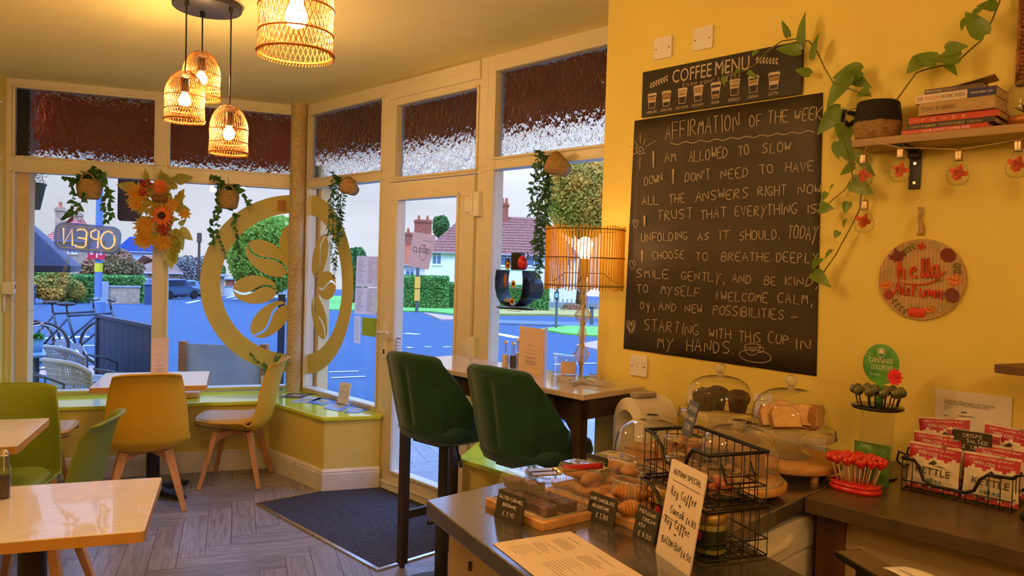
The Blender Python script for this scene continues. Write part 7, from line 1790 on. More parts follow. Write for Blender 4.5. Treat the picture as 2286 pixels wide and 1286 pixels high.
# ---- houses across the road
WHT = mat('white render', (.84, .80, .74), .85, var=.05, scale=1.5); RTILE = mat('red brown roof tiles', (.24, .085, .055), .8, col2=(.33, .14, .10), scale=2.5, stretch=(3, 1, 1)); BRICK = mat('red brick', (.34, .10, .055), .85, var=.3, scale=5)
WINB = mat('blue grey window glass', (.09, .17, .30), .08); OTIL = mat('orange roof tiles', (.50, .13, .05), .8, var=.25, scale=3); TANB = mat('tan brick', (.42, .30, .19), .85, var=.2, scale=4); SLR = mat('solar roof', (.02, .06, .25), .25)
GUT = mat('grey gutter', (.30, .32, .36), .5)
def house(label, D, px0, px1, pe, pr, hipL, hipR, wins, chims, wm, rm, zb=None, depth=8.0, yaw=0.0):
    pc = (px0 + px1) / 2; o = G(pc, pe, D); base = zg(D) - .2 if zb is None else zb; o.z = base
    az = math.atan2(o.x, o.y) - yaw
    MWh = Matrix.Translation(o) @ Matrix.Rotation(-az, 4, 'Z'); inv = MWh.inverted()
    t = thing('house', label, 'house', mw=MWh)
    def lp(px, py): q = inv @ G(px, py, D); return q.x, q.z
    x0, ze = lp(px0, pe); x1, _ = lp(px1, pe); zr = lp(pc, pr)[1]
    mb = MB(); mb.b2((x0, 0, 0), (x1, depth, ze)); mb.build('wall', wm, t)
    e = .35; y0, y1, ym = -e, depth + e, depth / 2
    vs = [(x0 - e, y0, ze - .05), (x1 + e, y0, ze - .05), (x1 + e, y1, ze - .05), (x0 - e, y1, ze - .05), (x0 + hipL, ym, zr), (x1 - hipR, ym, zr)]
    mb = MB(); mb.add(vs, [(0, 1, 5, 4), (1, 2, 5), (2, 3, 4, 5), (3, 0, 4), (3, 2, 1, 0)])
    for k in range(1, 14):
        f = k / 14; a = Vector(vs[0]).lerp(Vector(vs[4]), f); b = Vector(vs[1]).lerp(Vector(vs[5]), f); mb.tube([a + Vector((0, -.02, .03)), b + Vector((0, -.02, .03))], .035, 4)
    mb.build('roof', rm, t)
    mb = MB(); mb.tube([(x0 - e, y0 - .05, ze - .08), (x1 + e, y0 - .05, ze - .08)], .07, 6); mb.build('gutter', GUT, t)
    for (a, b, c, d, nm) in wins:
        xa, za = lp(a, b); xb, zb_ = lp(c, d)
        mb = MB(); f = .08
        mb.b2((xa, -.06, zb_), (xb, .02, zb_ + f)); mb.b2((xa, -.06, za - f), (xb, .02, za)); mb.b2((xa, -.06, zb_), (xa + f, .02, za)); mb.b2((xb - f, -.06, zb_), (xb, .02, za))
        for k in range(1, nm): x = xa + (xb - xa) * k / nm; mb.b2((x - f / 2, -.06, zb_), (x + f / 2, .02, za))
        mb.b2((xa, -.05, za - (za - zb_) * .3), (xb, .02, za - (za - zb_) * .3 + f * .7)); mb.b2((xa - .08, -.12, zb_ - .1), (xb + .08, .02, zb_))
        w_ = mb.build('window', WHITEPL, t); mb = MB(); mb.b2((xa + .02, -.03, zb_ + .02), (xb - .02, -.01, za - .02)); mb.build('pane', WINB, w_)
    for (a, b, c, pots) in chims:
        xa, zt_ = lp(a, c); xb, _ = lp(b, c); mb = MB(); mb.b2((xa, ym - .6, ze), (xb, ym + .6, zt_)); mb.b2((xa - .1, ym - .7, zt_ - .35), (xb + .1, ym + .7, zt_ - .15)); ch = mb.build('chimney', BRICK if wm is not TANB else TANB, t)
        mb = MB()
        for k in range(pots): mb.cyl((xa + (xb - xa) * (k + .5) / pots, ym, zt_), .18, .55, 10, r2=.14)
        if pots: mb.build('chimney_pot', OTIL, ch)
    return t
house('white semi-detached house with red-brown tiles seen through the door and the next window', 78, 950, 1290, 562, 478, 3.6, 3.2, [(964, 563, 985, 591, 2), (1015, 563, 1031, 591, 2), (1052, 563, 1085, 592, 3), (1103, 567, 1146, 594, 3), (1177, 566, 1210, 595, 2), (954, 624, 974, 639, 2), (1013, 624, 1031, 640, 2), (1105, 628, 1140, 650, 3), (1240, 566, 1275, 595, 3)], [(1022, 1050, 458, 2), (1108, 1136, 446, 3)], WHT, RTILE)
house('small white house with an orange roof behind the closed card', 92, 880, 948, 590, 540, 1.5, 1.5, [(905, 600, 925, 618, 2)], [(926, 966, 486, 2), (900, 922, 516, 1)], WHT, OTIL)
house('brick house with a red roof and two tall chimneys above the open sign', 84, 95, 215, 535, 478, 3.2, 2.0, [(150, 545, 172, 566, 2)], [(122, 146, 458, 1), (164, 186, 470, 1)], TANB, mat('salmon roof', (.50, .16, .12), .8, var=.2, scale=3))
house('white house under a dark blue solar roof behind the mullion swag', 96, 262, 352, 560, 527, 1.2, 1.2, [(275, 570, 290, 586, 2)], [(270, 280, 550, 0)], mat('pale blue render', (.62, .68, .74), .85), SLR)
house('low bungalow with a tan roof beyond the lamp post', 76, 285, 400, 607, 570, 3.5, 3.0, [(312, 612, 330, 622, 2)], [], TANB, mat('tan roof tiles', (.36, .23, .17), .8, var=.15, scale=3))
# ---- trees and hedges
def leafball(mb, c, r, n, s, rnd):
    for _ in range(n):
        while True:
            p = Vector((rnd.uniform(-1, 1), rnd.uniform(-1, 1), rnd.uniform(-1, 1)))
            if .25 < p.length < 1: break
        p = p.normalized() * (p.length ** .45)
        q = Vector((c[0] + p.x * r[0], c[1] + p.y * r[1], c[2] + p.z * r[2])); a = Vector((rnd.uniform(-1, 1), rnd.uniform(-1, 1), rnd.uniform(-1, 1))).normalized(); b = a.orthogonal().normalized() * s * rnd.uniform(.5, 1.1); a = a * s
        mb.add([q - a * .5, q + b * .4, q + a * .5, q - b * .4], [(0, 1, 2, 3)])
rt = random.Random(31)
LG = {'green': leafmat('spring green foliage', (.17, .36, .04), .4, rough=.8, col2=(.36, .52, .08), scale=.8), 'autumn': leafmat('yellow autumn foliage', (.30, .36, .05), .4, rough=.8, col2=(.85, .50, .09), scale=.7),
      'dark': mat('dark green foliage', (.03, .12, .02), .8, col2=(.08, .20, .035), scale=.9), 'rust': mat('rust foliage', (.16, .16, .05), .8, col2=(.36, .13, .07), scale=.7), 'grey': mat('grey brown twigs', (.14, .15, .14), .9, col2=(.22, .20, .16), scale=.8), 'hedge': mat('hedge foliage', (.05, .21, .03), .85, col2=(.12, .30, .06), scale=1.2), 'mix': mat('mixed bush foliage', (.10, .22, .03), .8, col2=(.55, .26, .03), scale=.8)}
BARK = mat('bark', (.08, .05, .03), .9, var=.3, scale=6)
def tree(label, px, py, rxp, ryp, D, kind, n=1500, s=.5, blobs=9, name='tree'):
    c = G(px, py, D); k = D / FPX; rx, rz = rxp * k, ryp * k; zb = zg(D)
    t = thing(name, label, 'tree', (c.x, c.y, zb)); ch = c.z - zb
    mb = MB()
    for i in range(blobs):
        a = rt.uniform(0, 2 * PI); f = rt.uniform(.25, .62); q = Vector((cos(a) * rx * f, sin(a) * rx * f * .8, ch + rt.uniform(-.5, .55) * rz)); g = rt.uniform(.42, .6)
        leafball(mb, q, (rx * g, rx * g, rz * g), n // blobs, s, rt)
    leafball(mb, (0, 0, ch), (rx * .8, rx * .8, rz * .85), n // 2, s, rt)
    mb.build('crown', LG[kind], t)
    mb = MB(); mb.tube([(0, 0, 0), (.1, 0, ch * .5), (0, .05, ch)], [max(.12, rx * .08), max(.1, rx * .06), .05], 8)
    for i in range(4): a = i * 1.6; mb.tube([(0, 0, ch * .6), (cos(a) * rx * .5, sin(a) * rx * .5, ch + rz * .2)], [.08, .03], 6)
    mb.build('trunk', BARK, t)
tree('large yellowing tree behind the rattan lamp', 1300, 440, 105, 110, 52, 'autumn', 16000, .26)
tree('large bright green tree behind the round coffee bean decal', 590, 570, 95, 95, 60, 'green', 16000, .26)
tree('green tree beyond the chimneys behind the closed card', 985, 505, 22, 26, 105, 'dark', 2500, .5, 5)
tree('tree behind the falling vine by the corner window', 792, 600, 32, 55, 55, 'dark', 5000, .24)
tree('rust-tinged tree behind the lamp post', 245, 597, 62, 36, 54, 'rust', 6000, .22)
tree('bare greyish tree beyond the parked cars', 425, 610, 45, 36, 104, 'grey', 4000, .35)
tree('greenish tree beyond the parked cars, beside the decal ring', 478, 620, 26, 36, 95, 'dark', 3000, .32)
tree('mixed orange and green bush under the black parasol', 108, 632, 48, 38, 48, 'mix', 6000, .2, name='bush')
tree('small yellow-green bush beside the garden fence', 168, 648, 20, 20, 48, 'mix', 1800, .18, 5, name='bush')
tree('reddish shrub on the leaf-strewn verge', 1275, 690, 28, 14, 50, 'rust', 1500, .2, 5, name='bush')
def hedge(label, px0, px1, pt, pb, D, kind='hedge', dep=1.6, n=2600, s=.28):
    a, b = G(px0, pb, D), G(px1, pb, D); d = (b - a); L_ = d.to_2d().length; zt_ = G((px0 + px1) / 2, pt, D).z; zb = zg(D)
    t = thing('hedge', label, 'hedge', (a.x, a.y, zb), math.atan2(d.y, d.x)); hgt = zt_ - zb
    mb = MB(); mb.grid(lambda u, v: (L_ * u, dep * .5 - dep * .42 * sin(PI * v) if 0 else dep * v, hgt * .94 * min(1, 3.5 * sin(PI * v)) * (1 - .25 * (abs(2 * u - 1) ** 8))), 24, 10); mb.build('inner_growth', LG[kind], t)
    mb = MB()
    for _ in range(n):
        u, v = rt.random(), rt.random(); side = rt.random() < .65
        q = Vector((L_ * u, rt.uniform(-.12, .06), hgt * v) if side else (L_ * u, dep * v, hgt * rt.uniform(.92, 1.02))); a_ = Vector((rt.uniform(-1, 1), rt.uniform(-1, 1), rt.uniform(-1, 1))).normalized(); b_ = a_.orthogonal().normalized() * s * .4
        mb.add([q - a_ * s * .5, q + b_, q + a_ * s * .5, q - b_], [(0, 1, 2, 3)])
    mb.build('leaves', LG[kind], t)
hedge('tall clipped hedge before the white house, beside the traffic pole', 890, 1000, 618, 690, 46, n=5000, s=.2)
hedge('lower clipped hedge before the white house, behind the door frame', 985, 1100, 634, 692, 48, n=5000, s=.2)
hedge('round clipped hedge behind the black cup shelf', 1108, 1224, 640, 692, 46, n=5000, s=.2)
hedge('garden hedge above the brick wall beyond the lamp post', 150, 322, 617, 668, 50, n=5000, s=.2)
# ---- garden walls, fences, bins
def slab(name, label, cat, px0, px1, pt, pb, D, th, m_, D2=None, bev=.02, cap=None):
    a, b = G(px0, pb, D), G(px1, pb, D2 or D); d = b - a; L_ = d.to_2d().length; zt_ = G(px0, pt, D).z; zb = min(zg(D), a.z) - .05
    t = thing(name, label, cat, (a.x, a.y, zb), math.atan2(d.y, d.x)); mb = MB(); mb.b2((0, 0, 0), (L_, th, zt_ - zb)); mb.build('body', m_, t, bevel=bev)
    return t, L_, zt_ - zb
t, L_, h_ = slab('garden_wall', 'low brick garden wall beyond the lamp post', 'wall', 226, 312, 641, 668, 48, .3, TANB); mb = MB(); mb.b2((-.05, -.05, h_ + .0), (L_ + .05, .35, h_ + .08)); mb.b2((-.1, -.1, 0), (.35, .4, h_ + .3)); mb.build('coping', GUT, t)
t, L_, h_ = slab('garden_wall', 'low white wall beyond the parked cars', 'wall', 425, 640, 640, 655, 75, .3, WHT); mb = MB(); mb.b2((-.05, -.05, h_), (L_ + .05, .35, h_ + .1)); mb.build('coping', GUT, t)
t, L_, h_ = slab('garden_fence', 'grey garden fence panel beside the orange bush', 'fence', 128, 150, 606, 665, 50, .1, mat('weathered fence', (.26, .28, .33), .8, var=.2, scale=4, stretch=(6, 1, 1))); mb = MB(); mb.b2((-.1, -.05, 0), (.05, .15, h_ + .15)); mb.b2((L_ - .05, -.05, 0), (L_ + .1, .15, h_ + .15)); mb.build('post', BARK, t)
t, L_, h_ = slab('picket_fence', 'pale garden fence before the white house, behind the lamp stem', 'fence', 1225, 1420, 674, 696, 54, .1, mat('weathered fence', (.26, .28, .33), .8)); mb = MB()
for k in range(20): mb.b2((L_ * k / 20, -.05, 0), (L_ * k / 20 + .12, 0, h_ + .25))
mb.build('post', GUT, t)
t, L_, h_ = slab('shed', 'red brick shed beyond the road behind the coffee bean decal', 'shed', 503, 524, 624, 648, 78, 2.5, BRICK); mb = MB(); mb.b2((-.15, -.2, h_), (L_ + .15, 2.7, h_ + .15)); mb.build('flat_roof', GUT, t)
t, L_, h_ = slab('bus_kiosk', 'pale kiosk with a flat roof beyond the road behind the decal ring', 'kiosk', 489, 500, 617, 655, 74, 1.2, TANB); mb = MB(); mb.b2((-.4, -.4, h_), (L_ + .4, 1.6, h_ + .18)); mb.build('flat_roof', GUT, t)
BINB = mat('dark blue wheelie bin', (.03, .06, .14), .5)
for px0, px1, pt, pb, lab in ((58, 79, 640, 668, 'dark blue wheelie bin by the orange bush'), (322, 339, 637, 661, 'dark blue wheelie bin beside the brick garden wall')):
    D = 46; t, L_, h_ = slab('wheelie_bin', lab, 'bin', px0, px1, pt, pb, D, .6, BINB, bev=.05); mb = MB(); mb.b2((-.04, -.05, h_), (L_ + .04, .62, h_ + .07)); mb.build('lid', BINB, t, bevel=.02)
    mb = MB()
    for x in (.05, L_ - .05): mb.cyl((0, 0, -.04), .12, .08, 12, M=Matrix.Translation((x, .6, .12)) @ Matrix.Rotation(PI / 2, 4, 'Y'))
    mb.build('wheel', BLACKP, t)
# ---- street furniture
POLE = mat('blue grey painted pole', (.10, .19, .36), .5)
b_ = GG(218, 742); D = math.hypot(b_.x, b_.y); k = D / FPX
t = thing('lamp_post', 'blue-grey lamp post carrying a red notice, behind the open sign', 'lamp post', b_)
mb = MB(); mb.cyl((0, 0, 0), 13 * k, 60 * k, 20); mb.cyl((0, 0, 60 * k), 13 * k, 10 * k, 20, r2=7 * k); mb.cyl((0, 0, 70 * k), 7 * k, 6.0, 20, r2=5 * k); mb.build('pole', POLE, t)
mb = MB(); mb.box((0, -8.5 * k, (742 - 580) * k), (33 * k, .02, 37 * k)); rs_ = mb.build('red_notice', mat('red notice', (.55, .012, .05), .5), t)
T = Matrix.Translation((0, -8.5 * k - .011, (742 - 580) * k)); mb = MB()
for i, (w_, z) in enumerate(((20, 14), (24, 10), (24, 6.5), (22, 3), (25, -.5))): ribbon(mb, [(-w_ / 2 * k, z * k), (w_ / 2 * k, z * k)], 1.6 * k, 0, 0, T)
for x in (-9, 9): ribbon(mb, [(x * k + 2.5 * k * cos(q), -6 * k + 3.5 * k * sin(q)) for q in (0, 1.2, 2.4, 3.6, 4.8, 6.2)], 2 * k, 0, 0, T)
ribbon(mb, [(2 * k, -5 * k), (1 * k, -15 * k)], 2.5 * k, 0, 0, T); mb.build('notice_print', PAPER, rs_)
mb = MB(); mb.cyl((0, 0, (742 - 623) * k), 7.3 * k, 17 * k, 20); mb.build('yellow_band', mat('yellow band', (.72, .60, .02), .5), t)
D = 78; b_ = G(443, 640, D); zt_ = G(443, 520, D).z; b_.z = zg(D)
t = thing('telegraph_pole', 'dark wooden telegraph pole beyond the parked cars', 'pole', b_); mb = MB(); mb.cyl((0, 0, 0), .15, zt_ - b_.z, 10, r2=.11); mb.build('pole', BARK, t); mb = MB(); mb.b2((-.15, -.2, zt_ - b_.z - .9), (.15, .2, zt_ - b_.z)); mb.build('cap_fitting', BARK, t)
b_ = GG(930, 697); D = math.hypot(b_.x, b_.y); zt_ = G(930, 592, D).z - b_.z
t = thing('sign_pole', 'thin dark pole with yellow reflectors on the verge, below the closed card', 'pole', b_); mb = MB(); mb.cyl((0, 0, 0), .085, zt_, 10); mb.build('pole', mat('dark grey pole', (.08, .10, .10), .5), t); mb = MB()
for py in (633, 659): q = G(930, py, D).z - b_.z; mb.b2((-.12, -.12, q - .28), (.16, -.08, q + .35))
mb.build('reflector', mat('amber reflector', (.85, .45, .06), .4), t)
b_ = GG(1241, 735); D = math.hypot(b_.x, b_.y); k = D / FPX
t = thing('crossing_signal', 'dark pedestrian crossing signal with a blue lit box, left of the lamp stem'.replace('left of', 'beside'), 'signal', b_); mb = MB(); mb.cyl((0, 0, 0), 2.8 * k, 90 * k, 12); mb.tube([(0, 0, 90 * k), (2 * k, 0, 96 * k), (8 * k, 0, 99 * k)], 2.6 * k, 8); mb.build('pole', mat('dark grey pole', (.08, .10, .10), .5), t)
mb = MB(); mb.b2((-6 * k, -5 * k, 68 * k), (4 * k, -1 * k, 84 * k)); hb = mb.build('signal_box', BLACKP, t, bevel=.01); mb = MB(); mb.b2((-4 * k, -5.3 * k, 71 * k), (2 * k, -5 * k, 81 * k)); mb.build('lit_panel', mat('blue signal light', (.1, .4, .9), .4, emit=.6), hb)
b_ = GG(1320, 728); D = math.hypot(b_.x, b_.y); k = D / FPX
t = thing('marker_post', 'short dark post on the grass island by the yellow wall', 'post', b_); mb = MB(); mb.cyl((0, 0, 0), 4 * k, 40 * k, 12); mb.build('post', mat('dark grey pole', (.08, .10, .10), .5), t); mb = MB(); mb.cyl((0, 0, 40 * k), 5.5 * k, 3 * k, 12); mb.build('cap', BLACKP, t)
# ---- vehicles
def vehicle(label, px, pb, D, w, h, L_, col, yaw, van=False, tail=True):
    o = G(px, pb, D); o.z = zg(D)
    t = thing('van' if van else 'car', label, 'van' if van else 'car', o, yaw)
    if van: pr = [(-L_ / 2, .35), (L_ / 2, .35), (L_ / 2, .95), (L_ / 2 - .5, 1.15), (L_ / 2 - 1.2, h), (-L_ / 2, h)]
    else: pr = [(-L_ / 2, .3), (L_ / 2, .3), (L_ / 2, .75), (L_ / 2 - 1.0, .92), (L_ / 2 - 1.7, h), (-L_ / 2 + .6, h), (-L_ / 2 + .08, .95)]
    mb = MB(); n = len(pr); vs = [(x, y, z) for y in (-w / 2, w / 2) for x, z in pr]
    mb.add(vs, [tuple(range(n)), tuple(range(2 * n - 1, n - 1, -1))] + [(i, n + i, n + (i + 1) % n, (i + 1) % n) for i in range(n)]); mb.build('body', mat('car paint ' + label[:12], col, .25, coat=.6), t, bevel=.06)
    mb = MB(); g = mat('car glass', (.03, .05, .08), .1)
    if van: mb.b2((L_ / 2 - 1.15, -w / 2 - .01, 1.2), (L_ / 2 - .65, w / 2 + .01, h - .4)); mb.add([(L_ / 2 - .53, -w / 2 + .1, 1.2), (L_ / 2 - .53, w / 2 - .1, 1.2), (L_ / 2 - 1.12, w / 2 - .1, h - .1), (L_ / 2 - 1.12, -w / 2 + .1, h - .1)], [(0, 1, 2, 3)])
    else: mb.b2((-L_ / 2 + .7, -w / 2 - .01, .98), (L_ / 2 - 1.75, w / 2 + .01, h - .12)); mb.add([(-L_ / 2 + .07, -w / 2 + .15, 1.0), (-L_ / 2 + .07, w / 2 - .15, 1.0), (-L_ / 2 + .52, w / 2 - .2, h - .08), (-L_ / 2 + .52, -w / 2 + .2, h - .08)], [(0, 1, 2, 3)])
    mb.build('glazing', g, t)
    mb = MB()
    for x in (-L_ / 2 + .8, L_ / 2 - .85):
        for y in (-w / 2, w / 2): mb.cyl((0, 0, -.11), .33, .22, 18, M=Matrix.Translation((x, y, .33)) @ Matrix.Rotation(PI / 2, 4, 'X'))
    mb.build('wheel', BLACKP, t)
    mb = MB()
    for y in (-w / 2 + .18, w / 2 - .18): mb.box((-L_ / 2 - .0, y, .85), (.08, .25, .22))
    mb.build('tail_light', mat('red tail light', (.5, .02, .01), .3), t)
vehicle('dark blue car parked beyond the road, half hidden by the mullion', 385, 660, 62, 1.75, 1.5, 4.2, (.05, .10, .22), 1.25)
vehicle('pale blue car parked just beyond the dark blue one', 412, 656, 70, 1.7, 1.45, 4.0, (.16, .30, .50), 1.3)
vehicle('dark car parked farthest off, against the decal ring', 441, 653, 76, 1.7, 1.4, 4.0, (.03, .035, .05), 1.5)
vehicle('white van parked behind the coffee bean decal', 640, 655, 66, 1.9, 2.05, 4.6, (.55, .62, .72), PI + .25, True)
# ---- projecting sign, hanging pot, parasol
q0, q1 = G(262, 493, 7.2), G(316, 497, 7.2); d = q1 - q0
t = thing('projecting_sign', 'dark navy hanging sign board outside the wide window', 'sign', q0, math.atan2(d.y, d.x)); Wd = d.to_2d().length
mb = MB(); mb.plate([(p[0], p[1]) for p in rrect(Wd, .62, .03, 4)], .05); mb.build('board', mat('dark navy board', (.035, .032, .05), .5, var=.2, scale=8), t); mb = MB(); mb.tube([(.04, -.025, .62), (.04, -.025, .72)], .006, 6); mb.tube([(Wd - .04, -.025, .62), (Wd - .04, -.025, .72)], .006, 6); mb.tube([(-.02, -.025, .72), (Wd + .02, -.025, .72)], .008, 6); ti = (Matrix.Translation(q0) @ Matrix.Rotation(math.atan2(d.y, d.x), 4, 'Z')).inverted(); u0 = to1(q0 + d * .5); mb.tube([(Wd / 2, -.025, .72), ti @ L1(u0.x, 6.715, q0.z + .72)], .012, 6); mb.build('hanger', BLACKM, t)
q = G(76, 468, 6.75); kk = 6.75 / FPX
t = thing('hanging_pot', 'grey-green pot of small white flowers hung outside the wide window', 'hanging plant', q)
mb = MB(); mb.lathe([(0, 0), (10 * kk, 0), (19 * kk, 45 * kk), (21 * kk, 46 * kk), (20 * kk, 50 * kk), (0, 44 * kk)], 20); mb.build('pot', mat('grey green pot', (.12, .17, .17), .6), t)
mb = MB()
for i in range(160): a = rt.uniform(0, 2 * PI); r_ = rt.uniform(0, .08); mb.leaf((r_ * cos(a), r_ * sin(a), .20 + rt.uniform(0, .1)), (cos(a), sin(a), rt.uniform(-.2, 1)), (0, 0, 1), .03, .014)
mb.build('foliage', mat('pale grey foliage', (.20, .30, .16), .7, col2=(.55, .58, .50), scale=30), t); mb = MB()
for i in range(3): mb.tube([(.07 * cos(i * 2.1), .07 * sin(i * 2.1), .19), (0, 0, .55)], .002, 4)
mb.build('hanger', BLACKM, t)
PARA = mat('navy black canvas', (.012, .022, .06), .7, sheen=.2)
ap = G(-60, 395, 7.6); t = thing('parasol', 'large navy-black parasol outside the wide window', 'parasol', (ap.x, ap.y, ZG))
za = ap.z - ZG; ze_ = za - .62
mb = MB()
def pf(u, v):
    a = 2 * PI * v; r_ = 0.80 * u * (1 - .06 * abs(sin(a * 4))); return (r_ * cos(a), r_ * sin(a), za - .70 * u ** 1.15 - .015 * sin(PI * u))
mb.grid(pf, 10, 48)
mb.grid(lambda u, v: (0.80 * (1 - .06 * abs(sin(2 * PI * v * 4))) * cos(2 * PI * v), 0.80 * (1 - .06 * abs(sin(2 * PI * v * 4))) * sin(2 * PI * v), za - .70 - .05 * u), 2, 48); mb.build('canopy', PARA, t)
mb = MB(); mb.cyl((0, 0, 0), .025, za, 12); mb.build('pole', BLACKP, t); mb = MB(); mb.cyl((0, 0, 0), .25, .06, 24); mb.build('base', BLACKP, t)
# ---- pavement seating
WK = mat('cream wicker strip', (.52, .50, .40), .7); WKT = mat('cream wicker edge', (.68, .66, .56), .6); GT = mat('grey green tube', (.12, .15, .15), .5)
def wicker(px, py, D, rz, label, src=[]):
    o = G(px, py, D); o.z = ZG
    if src: return dup(src[0], label, o, rz)
    t = thing('wicker_chair', label, 'chair', o, rz, 'wicker chairs on the pavement'); src.append(t)
    def back(u, v): a = (u - .5) * 2.5; r_ = .22 + .05 * v; return (r_ * sin(a) * 1.05, -r_ * cos(a) * .85 - .05 * v, .41 + .33 * v - .10 * (abs(u - .5) * 2) ** 3 * v)
    mb = MB()
    for k in range(27): mb.tube([back(k / 26, j / 8) for j in range(9)], .0055, 4, caps=False)
    for k in range(15): mb.tube([Vector(back(j / 20, k / 14)) + Vector((0, .004 * (-1) ** k, 0)) for j in range(21)], .0055, 4, caps=False)
    mb.build('woven_back', WK, t)
    mb = MB(); mb.tube([back(j / 24, 1) for j in range(25)], .018, 8); mb.tube([back(0, j / 6) for j in range(7)], .010, 6); mb.tube([back(1, j / 6) for j in range(7)], .010, 6); mb.build('back_rim', WKT, t)
    mb = MB()
    for k in range(18): x = -.22 + .44 * k / 17; e = math.sqrt(max(0, .0529 - x * x)); mb.tube([(x, -e, .41), (x, .02, .40), (x, e, .41)], .006, 4, caps=False); mb.tube([(-e, x, .405), (0, x, .40), (e, x, .405)], .006, 4, caps=False)
    mb.tube([(.235 * cos(2 * PI * k / 28), .235 * sin(2 * PI * k / 28), .41) for k in range(28)], .016, 8, closed=True); mb.build('woven_seat', WKT, t)
    for s in (-1, 1):
        mb = MB(); mb.tube([(s * .24, -.08, .67), (s * .26, .08, .63), (s * .24, .22, .56), (s * .21, .21, .40), (s * .22, .23, .0)], .011, 8); mb.build('arm', GT, t)
        mb = MB(); mb.tube([(s * .17, -.15, .41), (s * .20, -.23, 0)], .011, 8); mb.build('leg', GT, t)
    return t
wicker(186, 860, 7.25, .45 - .9, 'cream wicker chair outside, closest to the dark screen')
wicker(178, 840, 8.25, -.5, 'cream wicker chair outside, only its rim showing behind the closest one')
wicker(52, 860, 7.15, -.75, 'cream wicker chair outside, half hidden by the window frame')
q = G(80, 797, 8.7); t = thing('pavement_table', 'round blue-grey table outside between the wicker chairs', 'table', (q.x, q.y, ZG)); zt_ = q.z - ZG + .05
mb = MB(); mb.cyl((0, 0, zt_ - .02), .33, .02, 32); mb.build('tabletop', mat('blue grey table', (.22, .33, .50), .3), t); mb = MB(); mb.cyl((0, 0, 0), .03, zt_ - .02, 12); mb.cyl((0, 0, 0), .22, .03, 24); mb.build('pedestal', GT, t)
p = Vector((q.x, q.y, ZG + zt_)); kk = 8.3 / FPX
t = thing('potted_plant', 'turquoise pot of bright green leaves on the table outside', 'potted plant', p); mb = MB(); mb.lathe([(0, 0), (11 * kk, 0), (14 * kk, 28 * kk), (12 * kk, 28 * kk), (0, 24 * kk)], 20); mb.build('pot', mat('turquoise pot', (.20, .42, .50), .5), t)
mb = MB()
for i in range(130): a = rt.uniform(0, 2 * PI); r_ = rt.uniform(0, .06); mb.leaf((r_ * cos(a), r_ * sin(a), 26 * kk + rt.uniform(0, .04)), (cos(a), sin(a), rt.uniform(-.3, 1)), (0, 0, 1), .045, .03)
mb.build('foliage', mat('bright green herb', (.08, .30, .03), .6), t); mb = MB(); mb.tube([(.03, 0, .15), (.055, 0, .26)], .004, 5); mb.ell((.057, 0, .27), (.018, .018, .022), 8, 6); mb.build('dried_flower', mat('dusty pink flower', (.40, .26, .22), .8), t)
q = G(86, 858, 7.0); t = thing('garden_urn', 'small grey urn standing outside behind the wicker chair', 'urn', (q.x, q.y, ZG)); mb = MB(); mb.lathe([(0, 0), (.05, 0), (.09, .12), (.075, .22), (.045, .30), (.05, .34), (.0, .32)], 20); mb.build('body', mat('grey glazed urn', (.20, .23, .30), .35), t); mb = MB(); mb.tube([(.046 * cos(2 * PI * k / 16), .046 * sin(2 * PI * k / 16), .335) for k in range(16)], .006, 6, closed=True); mb.build('rim', GT, t)
a, b = G(218, 870, 8.9), G(350, 870, 7.4); d = b - a; L_ = d.to_2d().length; zt_ = G(218, 702, 8.9).z - ZG
t = thing('timber_screen', 'dark stained timber screen outside beside the wicker chairs', 'screen', (a.x, a.y, ZG), math.atan2(d.y, d.x)); DKS = mat('blue black stained boards', (.020, .026, .045), .5, col2=(.045, .05, .07), scale=5, stretch=(14, 1, .6))
mb = MB()
for k in range(9): mb.b2((L_ * k / 9 + .003, 0, .04), (L_ * (k + 1) / 9 - .003, .02, zt_ - .02))
mb.build('boards', DKS, t); mb = MB(); mb.b2((-.05, -.02, 0), (.0, .04, zt_)); mb.b2((L_, -.02, 0), (L_ + .05, .04, zt_)); mb.b2((-.05, -.02, zt_ - .03), (L_ + .05, .04, zt_)); mb.build('frame', DKS, t)
a, b = G(408, 860, 7.3), G(589, 862, 7.0); d = b - a; L_ = d.to_2d().length; zt_ = G(408, 764, 7.3).z - ZG
t = thing('cafe_barrier', 'pale banner barrier between two timber posts outside the wide window', 'barrier', (a.x, a.y, ZG), math.atan2(d.y, d.x)); mb = MB(); mb.b2((0, 0, .1), (L_, .006, zt_ - .01)); mb.build('banner', mat('pale blue banner', (.42, .52, .66), .6, var=.08, scale=4), t)
for x in (0, L_): mb = MB(); mb.b2((x - .03, -.03, 0), (x + .03, .03, zt_ + .01)); mb.build('post', wood('oiled post', (.36, .15, .05), (.46, .21, .08), .6), t)
q = G(625, 860, 7.6); t = thing('bollard', 'dark square bollard outside beside the corner post', 'bollard', (q.x, q.y, ZG), .3); zt_ = G(625, 657, 7.6).z - ZG; mb = MB(); mb.b2((-.032, -.032, 0), (.032, .032, zt_ - .07)); mb.build('post', mat('dark navy post', (.025, .035, .06), .5), t); mb = MB(); mb.b2((-.034, -.034, zt_ - .07), (.034, .034, zt_)); mb.build('cap', BLACKP, t)
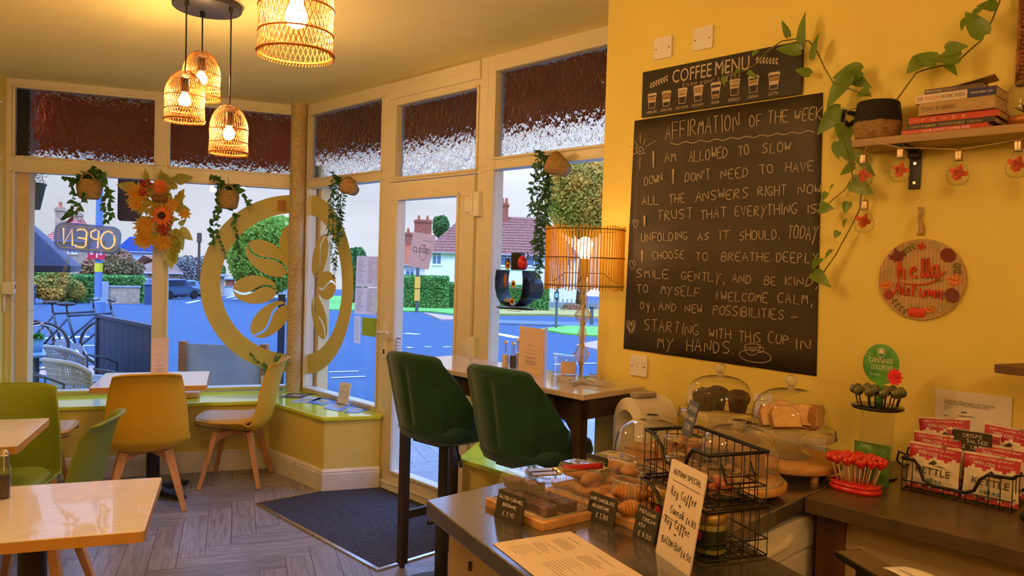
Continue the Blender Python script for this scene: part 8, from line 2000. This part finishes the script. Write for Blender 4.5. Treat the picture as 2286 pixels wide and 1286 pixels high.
# ---- bicycles
def bike(px, D, rz, label, src=[]):
    o = G(px, 780, D); o.z = zg(D)
    if src: return dup(src[0], label, o, rz)
    t = thing('bicycle', label, 'bicycle', o, rz, 'bicycles by the lamp post'); src.append(t); bm = mat('dark bike paint', (.02, .03, .05), .35); r_ = .34
    for x in (-.52, .52):
        mb = MB(); mb.tube([(x + r_ * cos(2 * PI * k / 36), 0, r_ + r_ * sin(2 * PI * k / 36)) for k in range(36)], .020, 8, closed=True); w_ = mb.build('wheel', BLACKP, t)
        mb = MB(); mb.tube([(x + .31 * cos(2 * PI * k / 36), 0, r_ + .31 * sin(2 * PI * k / 36)) for k in range(36)], .010, 6, closed=True)
        for k in range(16): a = 2 * PI * k / 16; mb.tube([(x, 0, r_), (x + .31 * cos(a), 0, r_ + .31 * sin(a))], .0025, 3)
        mb.build('rim', CHROME, w_)
    mb = MB()
    for a, b in (((-.52, r_), (-.08, .30)), ((-.08, .30), (-.2, .80)), ((-.2, .78), (.36, .82)), ((-.08, .30), (.38, .74)), ((.36, .88), (.52, r_)), ((-.52, r_), (-.2, .74))): mb.tube([(a[0], 0, a[1]), (b[0], 0, b[1])], .017, 8)
    mb.build('frame', bm, t)
    mb = MB(); mb.tube([(.36, 0, .86), (.34, 0, 1.0)], .014, 8); mb.tube([(.36, -.30, 1.03), (.40, -.12, 1.0), (.40, .12, 1.0), (.36, .30, 1.03)], .013, 8); mb.build('handlebar', BLACKP, t)
    mb = MB(); mb.tube([(-.2, 0, .78), (-.215, 0, .93)], .013, 8); mb.ell((-.22, 0, .95), (.13, .06, .03), 12, 8); mb.build('saddle', BLACKP, t)
    mb = MB(); mb.cyl((0, 0, -.01), .09, .02, 20, M=Matrix.Translation((-.08, -.03, .30)) @ Matrix.Rotation(PI / 2, 4, 'X')); mb.tube([(-.08, -.05, .30), (.02, -.06, .16)], .010, 6); mb.tube([(-.08, .05, .30), (-.18, .06, .44)], .010, 6); mb.build('crankset', CHROME, t)
bike(185, 12.6, .35, 'dark bicycle leaning by the lamp post, the nearer of the two')
bike(150, 13.4, .25, 'dark bicycle by the lamp post, behind the nearer one')
